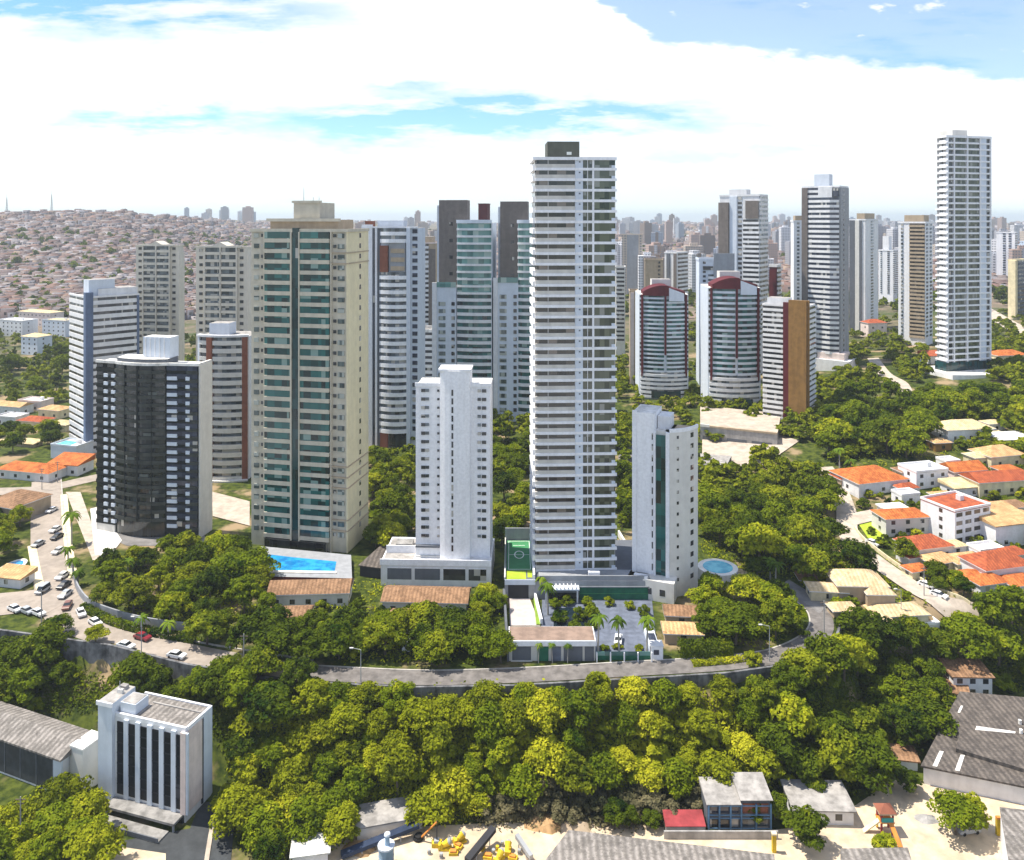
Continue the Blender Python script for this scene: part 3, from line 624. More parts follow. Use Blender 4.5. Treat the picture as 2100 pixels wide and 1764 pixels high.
# --- slim tower with a teal glass strip
T = Tower('apartment_tower', 'slim pale tower with a vertical teal glass strip and a rounded right wall', 1304, 1378, 1433, 208.5, 22, 888, 15, wB=9, wA=10.4)
h = T.h; wA = T.wA
zl = HC - (852 - V0) / F * 208.5 - T.z0
T.core('offwhite', poly=[(.8, 0.2), (9, .2), (9, wA), (.8, wA)], top='roof_white')
T.part('tall_wing', MB().prism([(0, wA * .44), (9.5, wA * .44), (9.5, wA + .05), (0, wA + .05)], 0, zl, 'white', 'roof_white').band([(0, wA + .1), (0, wA * .9)], 0, 0, -.3, .25, 0, zl + .4, 'white'))
T.part('glass_strip', MB().band([(.5, wA * .41), (.5, wA * .16)], 0, 0, -.4, .25, h * 1.2, T.H - 1.0, 'g_teal')); T.part('fin', MB().box(-.5, .9, wA * .41, wA * .44, 2.6, T.H, 'white').box(-.5, .9, .6, wA * .15, 2.6, T.H, 'white'))
rb = arc((0, 0.55), (8.2, -5.4), 1.3, 8)
T.part('rounded_wing', MB().prism([(9, 2), (1, 2)] + rb + [(9.2, -5.2)], 0, T.H, 'offwhite', 'tan'))
T.part('roof_edge', MB().band(rb, 0, 0, -.4, .12, T.H, T.H + .9, 'white'))
T.holes(rb, [1.9], .6, .4, .68, 'g_dark', 1); T.holes(rb, [6.4], 1.3, .35, .78, 'g_dark', 1)
T.part('slit_window', MB().band([(0, wA), (0, wA * .44)], wA * .49, wA * .52, -.3, .05, h * .2, h * .8, 'g_dark'), T.zs(2))
T.part('roof_box', MB().box(3, 8.6, wA * .1, wA * .42, T.H, T.H + 3.4, 'white2')); T.part('base_block', MB().box(-3.6, 1, -1.2, wA + .6, -1.5, 5.2, 'offwhite').box(-3.4, -2, wA * .55, wA * .9, 5.2, 5.9, 'white'))
bp_ = [(-3.6, wA + .6), (-3.6, -1.2)]
for a in (1.5, 5, 8.5): T.part('base_window', MB().band(bp_, a, a + 1.4, -.3, .04, 1.6, 3.2, 'g_dark'))

# --- two towers with a dark red arched crown
def crown(lab, uL, uR, Y, v_edge, v_peak, n):
    T = Tower('apartment_tower', lab, uL, uR, uR + 5, Y, 3, v_edge, n, wB=20, group='towers with red arched crowns')
    h = T.h; wA = T.wA; path = arc((0, wA), (0, 0), 3.6, 14); L = sum(math.dist(a, c) for a, c in zip(path, path[1:])); zp = .82 * (HC - (v_peak - V0) / F * Y - T.z0 - T.H)
    T.core('bluewhite', poly=[(20, 0), (20, wA)] + [(x + .3, y) for x, y in path], top='roof_white')
    T.bands(path, L * .09, L * .49, 'bluewhite', 'g_teal', .42, .45, a=6, wn='balcony_glazing'); T.bands(path, L * .53, L * .90, 'bluewhite', 'g_teal', .42, .45, a=6, b=n - 1, wn='balcony_glazing'); T.bands(path, L * .03, L * .97, 'white2', 'g_mix', .55, .9, b=6, wn='balcony_glazing', pn='lower_parapet')
    T.holes(path, [.3], 1.0, .3, .8, 'g_dark', 6, out=.1); T.holes(path, [L * .965], .8, .3, .8, 'g_dark', 6, out=.1)
    T.col(path, L * .055, L * .085, 'dark_red', z0=5 * h, out=1.1, name='red_column'); T.col(path, L * .905, L * .935, 'dark_red', z0=5 * h, out=1.1, name='red_column')
    T.col(path, L * .495, L * .525, 'dark_red', z0=T.H * .42, out=1.0, z1=T.H + zp * .4, name='red_column')
    N = 14; vs = []; fs = []
    for i in range(N + 1):
        q = i / N; z = T.H + zp * math.sin(math.pi * min(1, .08 + q * .92)) ** .8 if q < .62 else T.H + zp * .8 * (1 - (q - .62) / .38 * .6)
        y = wA * (.95 - .62 * q) if False else wA * (.93 - .85 * q); k = 3.6 * (1 - (2 * (y / wA) - 1) ** 2) + .9
        vs += [(-k, y, T.H - .4), (-k, y, z), (9, y, z), (9, y, T.H - .4)]
    for i in range(N):
        a = 4 * i; c = a + 4; fs += [[a, a + 1, c + 1, c], [a + 1, a + 2, c + 2, c + 1], [a + 2, a + 3, c + 3, c + 2]]
    fs += [[0, 3, 2, 1], [4 * N, 4 * N + 1, 4 * N + 2, 4 * N + 3]]
    T.part('crown', MB().add(vs, fs, 'dark_red')); T.part('white_gable', MB().prism([(-4.75, wA * .12), (4, wA * .12), (4, wA * .42), (-4.75, wA * .42)], T.H - 3.0, [T.H + .8, T.H + .8, T.H + zp * .75, T.H + zp * .75], 'bluewhite'))
    T.roofbox(9.5, 16, wA * .3, wA * .7, zp + 2, 'offwhite'); T.part('lobby', MB().band(path, L * .25, L * .8, -.4, 1.0, 0, h * 1.6, 'g_tealdeep'))
crown('dark red crowned tower, the left one beside the tallest white tower', 1311, 1412, 405, 604, 580, 24)
crown('dark red crowned tower beside the brown and gold corner tower', 1452, 1560, 378, 590, 564, 22)

T = Tower('apartment_tower', 'white tower with a dark brown slab and a dark roof panel behind the crowned towers', 1475, 1558, 1575, 450, 35, 402, 38)
h = T.h; wA = T.wA; T.core('white2')
def fe(k): return wA * (k - 1475) / 83.0
T.col(T.A, 0, fe(1496), 'brown', z0=10, z1=T.H - 3.5, name='brown_slab', out=1.5); T.col(T.A, fe(1497), fe(1512), 'bluewhite', out=.5, z1=T.H); T.holes(T.A, [fe(1514)], 2.2, .3, .85, 'g_dark', 8)
T.bands(T.A, fe(1524), -.3, 'white2', 'g_dark', .5, .6, a=8, b=33); T.part('roof_panel', MB().band(T.A, fe(1530), -.6, -.3, .8, 33.2 * h, 37 * h, 'brown'))
T.bands(T.B, .3, -.3, 'white2', 'g_mix', .5, .3, a=8); T.roofbox(2, 9, wA * .35, wA * .78, 4, 'white2'); T.parapet('white2', 1)
T = Tower('apartment_tower', 'white tower with a blank grey upper wall just left of the second crowned tower', 1433, 1506, 1512, 430, 6, 535, 27, wB=14)
h = T.h; wA = T.wA; T.core('bluewhite'); T.holes(T.A, [2.2], 1.5, .3, .8, 'g_dark', 4); T.bands(T.A, wA * .26, wA * .52, 'white2', 'g_mix', .55, .4, a=4, b=24); T.part('blank_wall', MB().band(T.A, wA * .42, wA, -.3, .6, T.H - 9, T.H + 4, 'grey')); T.part('roof_band', MB().band(T.A, wA * .12, wA * .4, -.3, .3, T.H - 5, T.H - 3, 'g_dark')); T.parapet('bluewhite', 1.2)

T = Tower('apartment_tower', 'striped tower with a dark red and gold brown corner beside the crowned towers', 1563, 1655, 1672, 347, 36, 632, 22)
h = T.h; wA = T.wA; T.core('brown')
def fg(k): return wA * (k - 1563) / 92.0
T.bands(T.A, .4, fg(1607), 'white2', 'g_dark', .5, .5); T.col(T.A, fg(1608), fg(1619), 'dark_red', out=1.0, name='red_column', z1=T.H + 2)
T.part('gold_column', MB().band(T.A, fg(1619.5), 0, -.4, 1.3, -1, T.H + 3.2, 'gold')); T.bands(T.B, 1.2, -.2, 'white2', 'g_dark', .5, .5); T.part('side_column', MB().band(T.B, -.0, 1.2, -.4, .8, -1, T.H + 3.2, 'gold'))
T.roofbox(2, 8, wA * .45, wA * .92, 3.5, 'white2'); T.parapet('white2', .8)
T = Tower('apartment_tower', 'narrow dark red tower with a striped edge behind the gold corner tower', 1577, 1594, 1602, 470, 36, 548, 22); T.core('dark_red'); T.part('red_face', MB().band(T.A, .2, -.6, -.3, .3, 0, T.H - 2, 'dark_red')); T.bands(T.B, .3, -.3, 'white2', 'g_dark', .5, .4, a=8); T.parapet('white2', 1.5)

T = Tower('apartment_tower', 'tall grey striped tower with a dark brown left edge and stepped white base', 1645, 1722, 1740, 440, 38, 384, 36)
h = T.h; wA = T.wA; T.core('grey')
def fh(k): return wA * (k - 1645) / 77.0
T.col(T.A, 0, fh(1657), 'brown', out=.9, name='brown_edge', z0=6); vv = [(0, wA - fh(1657)), (-2.6, wA * .22), (-.4, 0)]
T.bands(vv, .2, -.2, 'white2', 'g_navy', .5, .4, a=3, b=34); T.bands(T.A, fh(1657), fh(1683), 'white2', 'g_navy', .5, .4, a=34); T.part('blank_wall', MB().band(T.A, fh(1680), fh(1708), -.3, 1.6, 34 * h, T.H + .4, 'white2')); T.part('terrace_recess', MB().band(T.A, fh(1709), -.5, -.3, 1.2, 34.2 * h, T.H - .6, 'g_navy'))
T.part('side_wall', MB().band(T.B, .5, -.1, -.3, .3, 0, T.H, 'grey')); T.holes(T.B, [T.wB * .35], 1.6, .3, .8, 'g_navy', 2, out=.35)
T.roofbox(2, 8, fh(1668) * 0 + wA * .30, wA * .70, 7.5, 'bluewhite'); T.parapet('white2', .9); T.part('base_block', MB().box(-4, 10, -6, wA * .7, -2, 5.5, 'white2').box(-2.5, 9, -3, wA * .55, 5.5, 9, 'pink_wall'))

def plain(lab, uL, uC, uR, Y, th, vt, n, wall, fs, wB=None, a=4, cat='tower', roof=None, group=None):
    T = Tower('apartment_tower', lab, uL, uC, uR, Y, th, vt, n, cat, wB=wB, group=group); T.core(wall); h = T.h
    for (face, kind, s0, s1, m1, m2) in fs:
        path = T.A if face == 'A' else T.B; W_ = T.wA if face == 'A' else T.wB
        if kind == 'b': T.bands(path, W_ * s0 + .05, W_ * s1 - .05, m1, m2, .5, .4, a=a)
        elif kind == 'h': T.holes(path, [W_ * s0], W_ * (s1 - s0), .3, .82, m2, a, out=.1)
        elif kind == 'c': T.col(path, W_ * s0 + .02, W_ * s1 - .02, m1, out=.5)
    if roof: T.roofbox(2, T.wB * .8, T.wA * roof[0], T.wA * roof[1], roof[2], roof[3])
    T.parapet(wall, 1.0); return T
plain('narrow white tower tucked behind the left edge of the tall grey striped tower', 1627, 1652, 1657, 520, 10, 455, 34, 'white', [('A', 'h', .3, .5, '', 'g_mix')], 12, roof=(.2, .8, 4, 'tan'))
plain('tall blank pale tower with a dark vertical recess right of the grey striped tower', 1742, 1775, 1802, 565, 40, 452, 36, 'white2', [('A', 'c', 0, .35, 'slate', ''), ('A', 'c', .36, .62, 'offwhite', ''), ('A', 'c', .62, .76, 'slate', ''), ('B', 'h', .42, .58, '', 'g_mix')], roof=(.1, .6, 5, 'tan'))
plain('slim white tower with a ribbed front between two taller pale towers', 1801, 1832, 1840, 760, 42, 515, 26, 'white', [('A', 'h', .15, .25, '', 'g_mix'), ('A', 'h', .6, .75, '', 'g_dark'), ('B', 'b', 0, 1, 'white2', 'g_mix')], 14, roof=(.35, .75, 14, 'white'))
T = plain('white tower with brown ribbed middle left of the tall white grid tower', 1841, 1898, 1921, 490, 45, 458, 32, 'white', [('A', 'h', .12, .2, '', 'g_mix'), ('A', 'b', .42, .98, 'tan', 'g_brown'), ('B', 'h', .15, .35, '', 'g_navy'), ('B', 'h', .6, .85, '', 'g_navy')], 14, a=2, roof=(.1, .8, 5, 'tan'))
plain('beige tower with a dark striped side at the right edge', 2066, 2085, 2110, 600, 55, 535, 14, 'cream', [('A', 'c', .1, .9, 'cream', ''), ('B', 'b', .1, 1, 'slate', 'g_dark')], a=1)
plain('thin brown tower behind the first crowned tower', 1291, 1309, 1313, 440, 6, 600, 22, 'tan', [('A', 'c', .1, .5, 'pink_wall', '')], 12)
plain('cream building with dark windows just right of the tallest tower', 1262, 1283, 1286, 520, 6, 550, 22, 'offwhite', [('A', 'b', .1, .9, 'offwhite', 'g_dark')], 12)
plain('brown brick tower with small windows behind the first crowned tower', 1322, 1360, 1366, 640, 8, 535, 18, 'tan', [('A', 'h', .72, .85, '', 'g_brown')], 14, a=2)
plain('white and brown tower with dark recesses above the first crowned tower', 1362, 1388, 1411, 660, 40, 520, 18, 'white2', [('A', 'c', .2, .45, 'slate', ''), ('A', 'c', .75, .98, 'brown', ''), ('B', 'b', .1, 1, 'white2', 'g_brown')], a=2)
plain('pale tower with a grey green front beyond the tallest white tower', 1275, 1318, 1330, 950, 8, 482, 22, 'far_beige', [('A', 'c', .25, .8, 'grey', '')], 16)
plain('white block with blue windows at the right edge', 2043, 2082, 2104, 900, 40, 478, 22, 'white', [('A', 'h', .35, .5, '', 'g_navy'), ('A', 'h', .65, .8, '', 'g_navy'), ('B', 'b', .1, .9, 'white2', 'g_mix')], 16)

# --- tall white grid tower on the right
T = Tower('apartment_tower', 'tall white grid tower at the right standing on a curved white podium', 1920, 1941, 2031, 402, 74, 282, 39)
h = T.h; wA = T.wA; wB = T.wB; T.core('louver')
T.part('floor_slab', MB().band([T.A[0], (0, 0), T.B[1]], 0, 0, -.4, .6, 0, h * .27, 'white'), T.zs())
T.part('window', MB().band(T.B, .5, wB * .13, -.4, .05, .5, h * .9, 'g_dark'), T.zs()); 
for a, c in ((.17, .42), (.47, .74)): T.part('balcony_glazing', MB().band(T.B, wB * a, wB * c, -.4, .1, h * .3, h * .95, 'g_green').band(T.B, wB * a, wB * c, -.3, .55, .45, h * .34, 'grey'), T.zs())
T.part('wall_panel', MB().band(T.B, wB * .75, wB * .9, -.4, .3, .5, h, 'bluewhite'), T.zs()); T.holes(T.B, [wB * .91], wB * .08, .2, .9, 'g_dark')
for k in (0, .145, .445, .735, .975): T.col(T.B, wB * k, wB * k + .65, 'white', out=.75, name='pilaster')
T.part('side_panel', MB().band(T.A, wA * .35, wA * .95, -.4, .3, .5, h * .6, 'white'), T.zs()); T.part('side_window', MB().band(T.A, wA * .4, wA * .6, -.4, .2, h * .6, h, 'g_mix'), T.zs(2, None))
T.part('roof_edge', MB().band([T.A[0], (0, 0), T.B[1]], 0, 0, -.5, .8, T.H, T.H + 1.1, 'white')); T.roofbox(wB * .28, wB * .62, 4, 12, 4.5, 'offwhite')
T.part('podium', MB().prism([(-8, -12)] + [(-8 + 50 * k / 10, -12 - 5 * math.sin(math.pi * k / 10)) for k in range(1, 10)] + [(42, -12), (42, 14), (-8, 14)], -12, 1.2, 'white', 'roof_white'))
T.part('podium_rim', MB().band([(-8, 14), (-8, -12)] + [(-8 + 50 * k / 10, -12 - 5 * math.sin(math.pi * k / 10)) for k in range(1, 10)] + [(42, -12)], 0, 0, -.4, .25, -.8, 2.0, 'white'))
T.part('podium_opening', MB().band([(-8, 14), (-8, -12)], 3, 22, -.3, .06, -7, -2, 'g_tealdeep')); T.part('lobby', MB().band([T.A[0], (0, 0), T.B[1]], 0, 0, -.4, .9, 1.2, 5.5, 'g_tealdeep'))
# ------------------------------------------------------------------ trees
def rawmesh(name, V, Q, mat, smooth=False, tris=False):
    me = bpy.data.meshes.new(name); k = Q.shape[1]
    me.vertices.add(len(V)); me.vertices.foreach_set('co', V.astype(np.float32).ravel())
    me.loops.add(Q.size); me.loops.foreach_set('vertex_index', Q.astype(np.int32).ravel())
    me.polygons.add(len(Q)); me.polygons.foreach_set('loop_start', np.arange(0, Q.size, k, dtype=np.int32))
    me.materials.append(MATS[mat]); me.update(calc_edges=True); return me
def crown_arrays(rg, Rr, H, z0, nl, n, leaf, flat=.8):
    """leaf cards on the outer shells of many small lobes; Rr crown radius, H crown height, z0 underside"""
    a = rg.uniform(0, 2 * np.pi, nl); q = np.sqrt(rg.uniform(0, 1, nl)); zz = rg.uniform(0, 1, nl)
    prof = np.sqrt(np.clip(1 - (zz * 1.05 - .25) ** 2, .05, 1)); rad = Rr * .78 * q * prof * rg.uniform(.8, 1.15, nl)
    lc = np.stack([rad * np.cos(a), rad * np.sin(a), z0 + H * (.12 + .76 * zz * (1 - .35 * q * q))], -1)
    lr = Rr * rg.uniform(.12, .33, nl)
    k = rg.choice(nl, n, p=lr ** 2 / (lr ** 2).sum())
    d = rg.normal(size=(n, 3)); d[:, 2] = np.abs(d[:, 2]) * 1.0 - .35 * rg.uniform(0, 1, n); d /= np.linalg.norm(d, axis=1)[:, None]
    c = lc[k] + d * lr[k][:, None] * np.array([1, 1, flat]) * rg.uniform(.72, 1.08, n)[:, None]
    nn = d * .7 + np.array([0, 0, .45]) + rg.normal(size=(n, 3)) * .38; nn /= np.linalg.norm(nn, axis=1)[:, None]
    t = np.cross(nn, rg.normal(size=(n, 3))); t /= np.linalg.norm(t, axis=1)[:, None]; b_ = np.cross(nn, t)
    s1 = (leaf * rg.uniform(.55, 1.35, n))[:, None]; s2 = s1 * rg.uniform(.5, .9, n)[:, None]
    V = np.stack([c - t * s1, c - b_ * s2 * .8, c + t * s1, c + b_ * s2], 1).reshape(-1, 3)
    return V, np.arange(4 * n).reshape(-1, 4)
def trunk_mb(rg, hgt, r, Rr, bark='bark', limbs=5):
    mb = MB(); top = np.array([rg.uniform(-.3, .3), rg.uniform(-.3, .3), hgt * .62]); mb.tube((0, 0, -.8), top, r, r * .7, bark, 7)
    for k in range(limbs):
        a = 2 * math.pi * k / limbs + rg.uniform(-.4, .4); e = top + np.array([math.cos(a) * Rr * .55, math.sin(a) * Rr * .55, hgt * .38 * rg.uniform(.7, 1.2)])
        m_ = top * .4 + e * .6 + np.array([0, 0, -.3]); mb.tube(top - np.array([0, 0, hgt * .1]), m_, r * .5, r * .32, bark, 5); mb.tube(m_, e, r * .32, r * .12, bark, 5)
    return mb
PROTO = {}
def make_tree(key, Rr, H, z0, nl, n, leaf, mat, seed, flat=.8):
    rg = np.random.default_rng(seed); V, Q = crown_arrays(rg, Rr, H, z0, nl, n, leaf, flat)
    PROTO[key] = (rawmesh('crown', V, Q, mat), trunk_mb(rg, z0 + H * .45, max(.14, Rr * .055), Rr).mesh('trunk'))
for i, mt in enumerate(('leaf_a', 'leaf_b', 'leaf_c')):
    for j in range(3): make_tree(('round', i, j), 4.2, 5.4, 2.0, 40 + 8 * j, 3600, .29, mt, 10 * i + j)
    for j in range(2): make_tree(('wide', i, j), 5.4, 4.4, 2.8, 54, 4200, .31, mt, 100 + 10 * i + j, .65)
    for j in range(2): make_tree(('bush', i, j), 2.3, 2.5, .2, 20, 1300, .25, mt, 200 + 10 * i + j)
make_tree(('bush', 3, 0), 2.4, 2.6, .3, 14, 900, .25, 'leaf_d', 301); make_tree(('bush', 3, 1), 2.4, 2.6, .3, 14, 900, .25, 'leaf_d', 302)
for i, mt in enumerate(('leaf_a', 'leaf_b')): make_tree(('tall', i, 0), 2.0, 7.0, 1.6, 20, 1800, .32, mt, 400 + i)
for j in range(3): make_tree(('feather', 2, j), 4.4, 5.0, 1.2, 95 + 10 * j, 4200, .27, 'leaf_c', 500 + j); make_tree(('feather', 0, j), 4.2, 5.0, 1.2, 90, 4000, .27, 'leaf_a', 510 + j)
def palm_meshes(hgt, fr, seed, n=15, droop=.75, bark='palm_bark', r=.22):
    rg = random.Random(seed); tr = MB()
    for k in range(5): tr.tube((.05 * k, 0, hgt * k / 5 - (.5 if k == 0 else 0)), (.05 * (k + 1), 0, hgt * (k + 1) / 5 + .02), r * (1.25 - .12 * k), r * (1.25 - .12 * (k + 1)), bark, 7)
    cr = MB()
    for k in range(n):
        a = 2 * math.pi * k / n + rg.uniform(-.2, .2); up = rg.uniform(.0, 1.0); L = fr * rg.uniform(.85, 1.1); prev = None
        for s_ in range(7):
            q = s_ / 6; d = L * q * (1 - .15 * q); z = hgt + L * (up * q - (droop + .5 * up) * q * q)
            wd = .42 * math.sin(math.pi * (.12 + .86 * q)) * L * .36
            c = np.array([.25 + math.cos(a) * d, math.sin(a) * d, z]); sd = np.array([-math.sin(a), math.cos(a), 0]) * wd; dn = np.array([0, 0, -wd * .45])
            cur = (c - sd + dn, c, c + sd + dn)
            if prev:
                cr.add([prev[0], prev[1], cur[1], cur[0]], [[0, 1, 2, 3]], 'leaf_palm'); cr.add([prev[1], prev[2], cur[2], cur[1]], [[0, 1, 2, 3]], 'leaf_palm')
            prev = cur
    return cr.mesh('crown'), tr.mesh('trunk')
def plant(key, name, label, cat, loc, s=1.0, sz=None, group=None, rz=None):
    e = empty(name, label, cat, loc, rnd.uniform(0, 6.28) if rz is None else rz, group); e.scale = (s, s, sz or s * rnd.uniform(.85, 1.15))
    cm, tm = PROTO[key]; link('crown', cm, e); link('trunk', tm, e); return e
def palm(u, v, hgt, fr, label, seed, n=15, z=None, group=None, r=.22):
    p = G(u, v) if z is None else ((u - U0) / F * (HC - z) * F / (v - V0), (HC - z) * F / (v - V0), z)
    e = empty('palm_tree', label, 'palm tree', p, rnd.uniform(0, 6), group); cm, tm = palm_meshes(hgt, fr, seed, n, r=r); link('crown', cm, e); link('trunk', tm, e); return e
def inpoly(u, v, poly):
    c = False; n = len(poly)
    for i in range(n):
        (x0, y0), (x1, y1) = poly[i], poly[(i + 1) % n]
        if (y0 > v) != (y1 > v) and u < (x1 - x0) * (v - y0) / (y1 - y0) + x0: c = not c
    return c
def zone(poly, n, dmin, rg):
    us = [p[0] for p in poly]; vs = [p[1] for p in poly]; out = []; tries = 0
    while len(out) < n and tries < n * 60:
        tries += 1; u, v = rg.uniform(min(us), max(us)), rg.uniform(min(vs), max(vs))
        if not inpoly(u, v, poly): continue
        p = G(u, v)
        if any(math.hypot(p[0] - x, p[1] - y) < r for x, y, r in BLOCK): continue
        if any(math.hypot(p[0] - q[0], p[1] - q[1]) < dmin for q in out): continue
        out.append(p)
    return out
NTREE = [0]
def grove(poly, n, dmin, label, group, kinds, mats, s=(.8, 1.2), name='broadleaf_tree', cat='tree', seed=1):
    rg = random.Random(seed)
    for p in zone(poly, n, dmin, rg):
        k = rg.choice(kinds); mi = rg.choice(mats)
        if k == 'tall': mi = min(mi, 1)
        jj = {'round': 3, 'wide': 2, 'bush': 2, 'tall': 1, 'feather': 3}[k]
        plant((k, mi, rg.randrange(jj)), name, label, cat, p, rg.uniform(*s), group=group); NTREE[0] += 1
def woods(name, label, polys, seed, n_leaf=260, s=(3, 5), leaf=.75, dmin=5, mat='leaf_b'):
    rg = random.Random(seed); g2 = np.random.default_rng(seed); base = [crown_arrays(np.random.default_rng(seed + k), 1.0, 1.25, .25, 14, n_leaf, leaf / 4.0) for k in range(4)]
    Vs = []; Qs = []; o = 0
    for poly, n in polys:
        for p in zone(poly, n, dmin, rg):
            V, Q = base[rg.randrange(4)]; r = rg.uniform(*s); a = rg.uniform(0, 6.28); c_, s_ = math.cos(a) * r, math.sin(a) * r
            Vs.append(np.stack([V[:, 0] * c_ - V[:, 1] * s_ + p[0], V[:, 0] * s_ + V[:, 1] * c_ + p[1], V[:, 2] * r * rg.uniform(.8, 1.1) + p[2]], -1)); Qs.append(Q + o); o += len(V)
    return tag(link(name, rawmesh(name, np.concatenate(Vs), np.concatenate(Qs), mat)), label, 'woods', kind='stuff')

# ------------------------------------------------------------------ streets, walls
RING = [(95, 985), (98, 1080), (108, 1180), (140, 1262), (245, 1308), (400, 1344), (620, 1380), (850, 1391), (1050, 1387), (1300, 1373), (1480, 1362), (1600, 1344), (1675, 1305), (1682, 1262), (1640, 1222), (1602, 1196)]
strip('street', RING[:7], lambda q: 9.5 if q < .5 else (9.5 - (q - .5) * 7), 'road', .10); strip('street', RING[6:], 5.4, 'road_worn', .14)
def kerb(uv, off, label):
    path = smooth_path([G(u, v)[:2] for u, v in uv]); mb = MB(); vs = []
    for (x, y), (nx, ny) in zip(path, normals2(path)):
        for k in (off, off + .35):
            for z in (-.2, .24): vs.append((x + nx * k, y + ny * k, zt1(x + nx * k, y + ny * k) + z))
    fs = []
    for i in range(len(path) - 1): a, c = 4 * i, 4 * i + 4; fs += [[a + 2, a + 3, c + 3, c + 2], [a + 1, a, c, c + 1], [a + 3, a + 1, c + 1, c + 3]]
    tag(obj('kerb', mb.add(vs, fs, 'kerb')), label, kind='structure')
kerb(RING[:7], -5.0, 'pale kerb of the left street'); kerb(RING[6:], -3.0, 'pale kerb of the curved street')
strip('side_street', [(-80, 1010), (20, 1008), (90, 1003), (175, 985), (260, 965)], 8, 'road', .15)
strip('side_street', [(-60, 1245), (20, 1238), (80, 1232), (130, 1240)], 13, 'road', .15)
strip('hill_road', [(1690, 960), (1716, 1000), (1735, 1050), (1738, 1090), (1760, 1125), (1830, 1178), (1920, 1232), (2010, 1275)], 6.2, 'pave', .45)
strip('hill_road', [(1735, 1072), (1775, 1062), (1820, 1056)], 7, 'pave', .5)
strip('far_road', [(2000, 625), (2050, 655), (2110, 690)], 14, 'pave', .3)
strip('pavement', [(1790, 735), (1815, 768), (1850, 790), (1862, 830)], 6, 'pave', .2)
strip('pavement', [(131, 1015), (138, 1100), (150, 1185)], 2.2, 'cream', .2); strip('pavement', [(65, 1120), (76, 1180), (86, 1215)], 2.2, 'cream', .2)
def edge_path(x0, x1, n): return [(x, float(edge_y(x)) - .9) for x in np.linspace(x0, x1, n)]
def edge_wall(label, x0, x1, lo, mat, n=40):
    p = edge_path(x0, x1, n); mb = MB(); vs = []
    for (x, y), (nx, ny) in zip(p, normals2(p)):
        for k in (-.25, .3):
            for z in (lo, .95): vs.append((x + nx * k, y + ny * k, z))
    fs = [[0, 1, 3, 2], [4 * n - 4, 4 * n - 2, 4 * n - 1, 4 * n - 3]]
    for i in range(n - 1): a, c = 4 * i, 4 * i + 4; fs += [[a + 2, a + 3, c + 3, c + 2], [a + 1, a, c, c + 1], [a + 3, a + 1, c + 1, c + 3]]
    tag(obj('retaining_wall', mb.add(vs, fs, mat)), label, 'wall')
edge_wall('long stained grey retaining wall along the curved street above the thicket', -62, 81, -3.6, 'slate_wall', 70)
edge_wall('tall dark concrete retaining wall under the street at the left', -127, -63, -6.5, 'slate_wall')
wall_line('curved grey blue garden wall above the parked cars', smooth_path([G(u, v)[:2] for u, v in ((150, 1180), (160, 1215), (185, 1245), (235, 1266), (300, 1283), (380, 1294))], 6), -.5, 2.0, .35, 'grey', 'garden_wall')
wall_line('low pale kerb wall along the hill road below the villas', smooth_path([G(u, v)[:2] for u, v in ((1752, 1085), (1775, 1112), (1840, 1162), (1930, 1215), (1990, 1243))], 6), -.4, 1.1, .3, 'cream', 'garden_wall')

# ------------------------------------------------------------------ the tallest tower's plot
FR = 'forecourt'
def PX(u, v, z):
    y = (HC - z) * F / (v - V0); return ((u - U0) / F * y, y)
def rect_on(name, label, cat, z, u0, u1, v_front, depth, h, wall, roof, parts=None, kind=None):
    x0, y = PX(u0, v_front, z); x1, _ = PX(u1, v_front, z); return x0, x1, y
mb = MB().quad([(*PX(1108, 1352, .1), .1), (*PX(1350, 1352, .1), .1), (*PX(1336, 1222, .1), .1), (*PX(1112, 1222, .1), .1)], 'forecourt'); tag(obj('forecourt', mb), 'dark blue grey paved forecourt', kind='structure')
dk = empty('podium_deck', 'raised deck with green ball court and lime lawn beside the tallest tower', 'podium', (-1.9, 208, 0))
x1 = PX(1268, 1225, 0)[0]
obj('wall', MB().prism([(0, 0), (8.2, 0), (8.2, -.5), (x1 + 1.9 + 8, -.5), (x1 + 9.9, 26), (0, 26)], -1, 4.78, 'grey', 'slate'), dk)
obj('parapet', MB().box(-.15, .2, .1, 26, 4.78, 5.5, 'offwhite').box(-.15, 7.8, 26.01, 26.4, 3, 8.2, 'grey').box(7.4, 7.9, .1, 24, 4.78, 6.2, 'white'), dk)
obj('garage_door', MB().box(.9, 6.2, -.12, .1, .05, 3.6, 'dark'), dk); obj('lintel', MB().box(0, 8.0, -.35, -.13, 3.7, 5.0, 'bluewhite'), dk)
obj('lawn', MB().box(.4, 5.6, .5, 5.4, 4.785, 4.83, 'lawn_lime').box(6.0, 7.2, 1.5, 5.6, 4.785, 4.83, 'lawn_lime'), dk)
ct = obj('ball_court', MB().box(.5, 7.2, 5.7, 25.5, 4.785, 4.84, 'court'), dk)
lm = MB(); z = 4.846
for a in ((.9, 1.05, 6.2, 25), (6.8, 6.95, 6.2, 25), (1.06, 6.79, 6.2, 6.4), (1.06, 6.79, 24.8, 25), (1.06, 6.79, 15.5, 15.7), (2.2, 5.6, 21.8, 22.0)): lm.quad([(a[0], a[2], z), (a[1], a[2], z), (a[1], a[3], z), (a[0], a[3], z)], 'line')
for k in range(20):
    a, c = 2 * math.pi * k / 20, 2 * math.pi * (k + 1) / 20
    lm.quad([(3.9 + 1.1 * math.cos(a), 15.6 + 2.2 * math.sin(a), z + .003), (3.9 + 1.1 * math.cos(c), 15.6 + 2.2 * math.sin(c), z + .003), (3.9 + 1.4 * math.cos(c), 15.6 + 2.6 * math.sin(c), z + .003), (3.9 + 1.4 * math.cos(a), 15.6 + 2.6 * math.sin(a), z + .003)], 'line')
obj('court_lines', lm, ct)
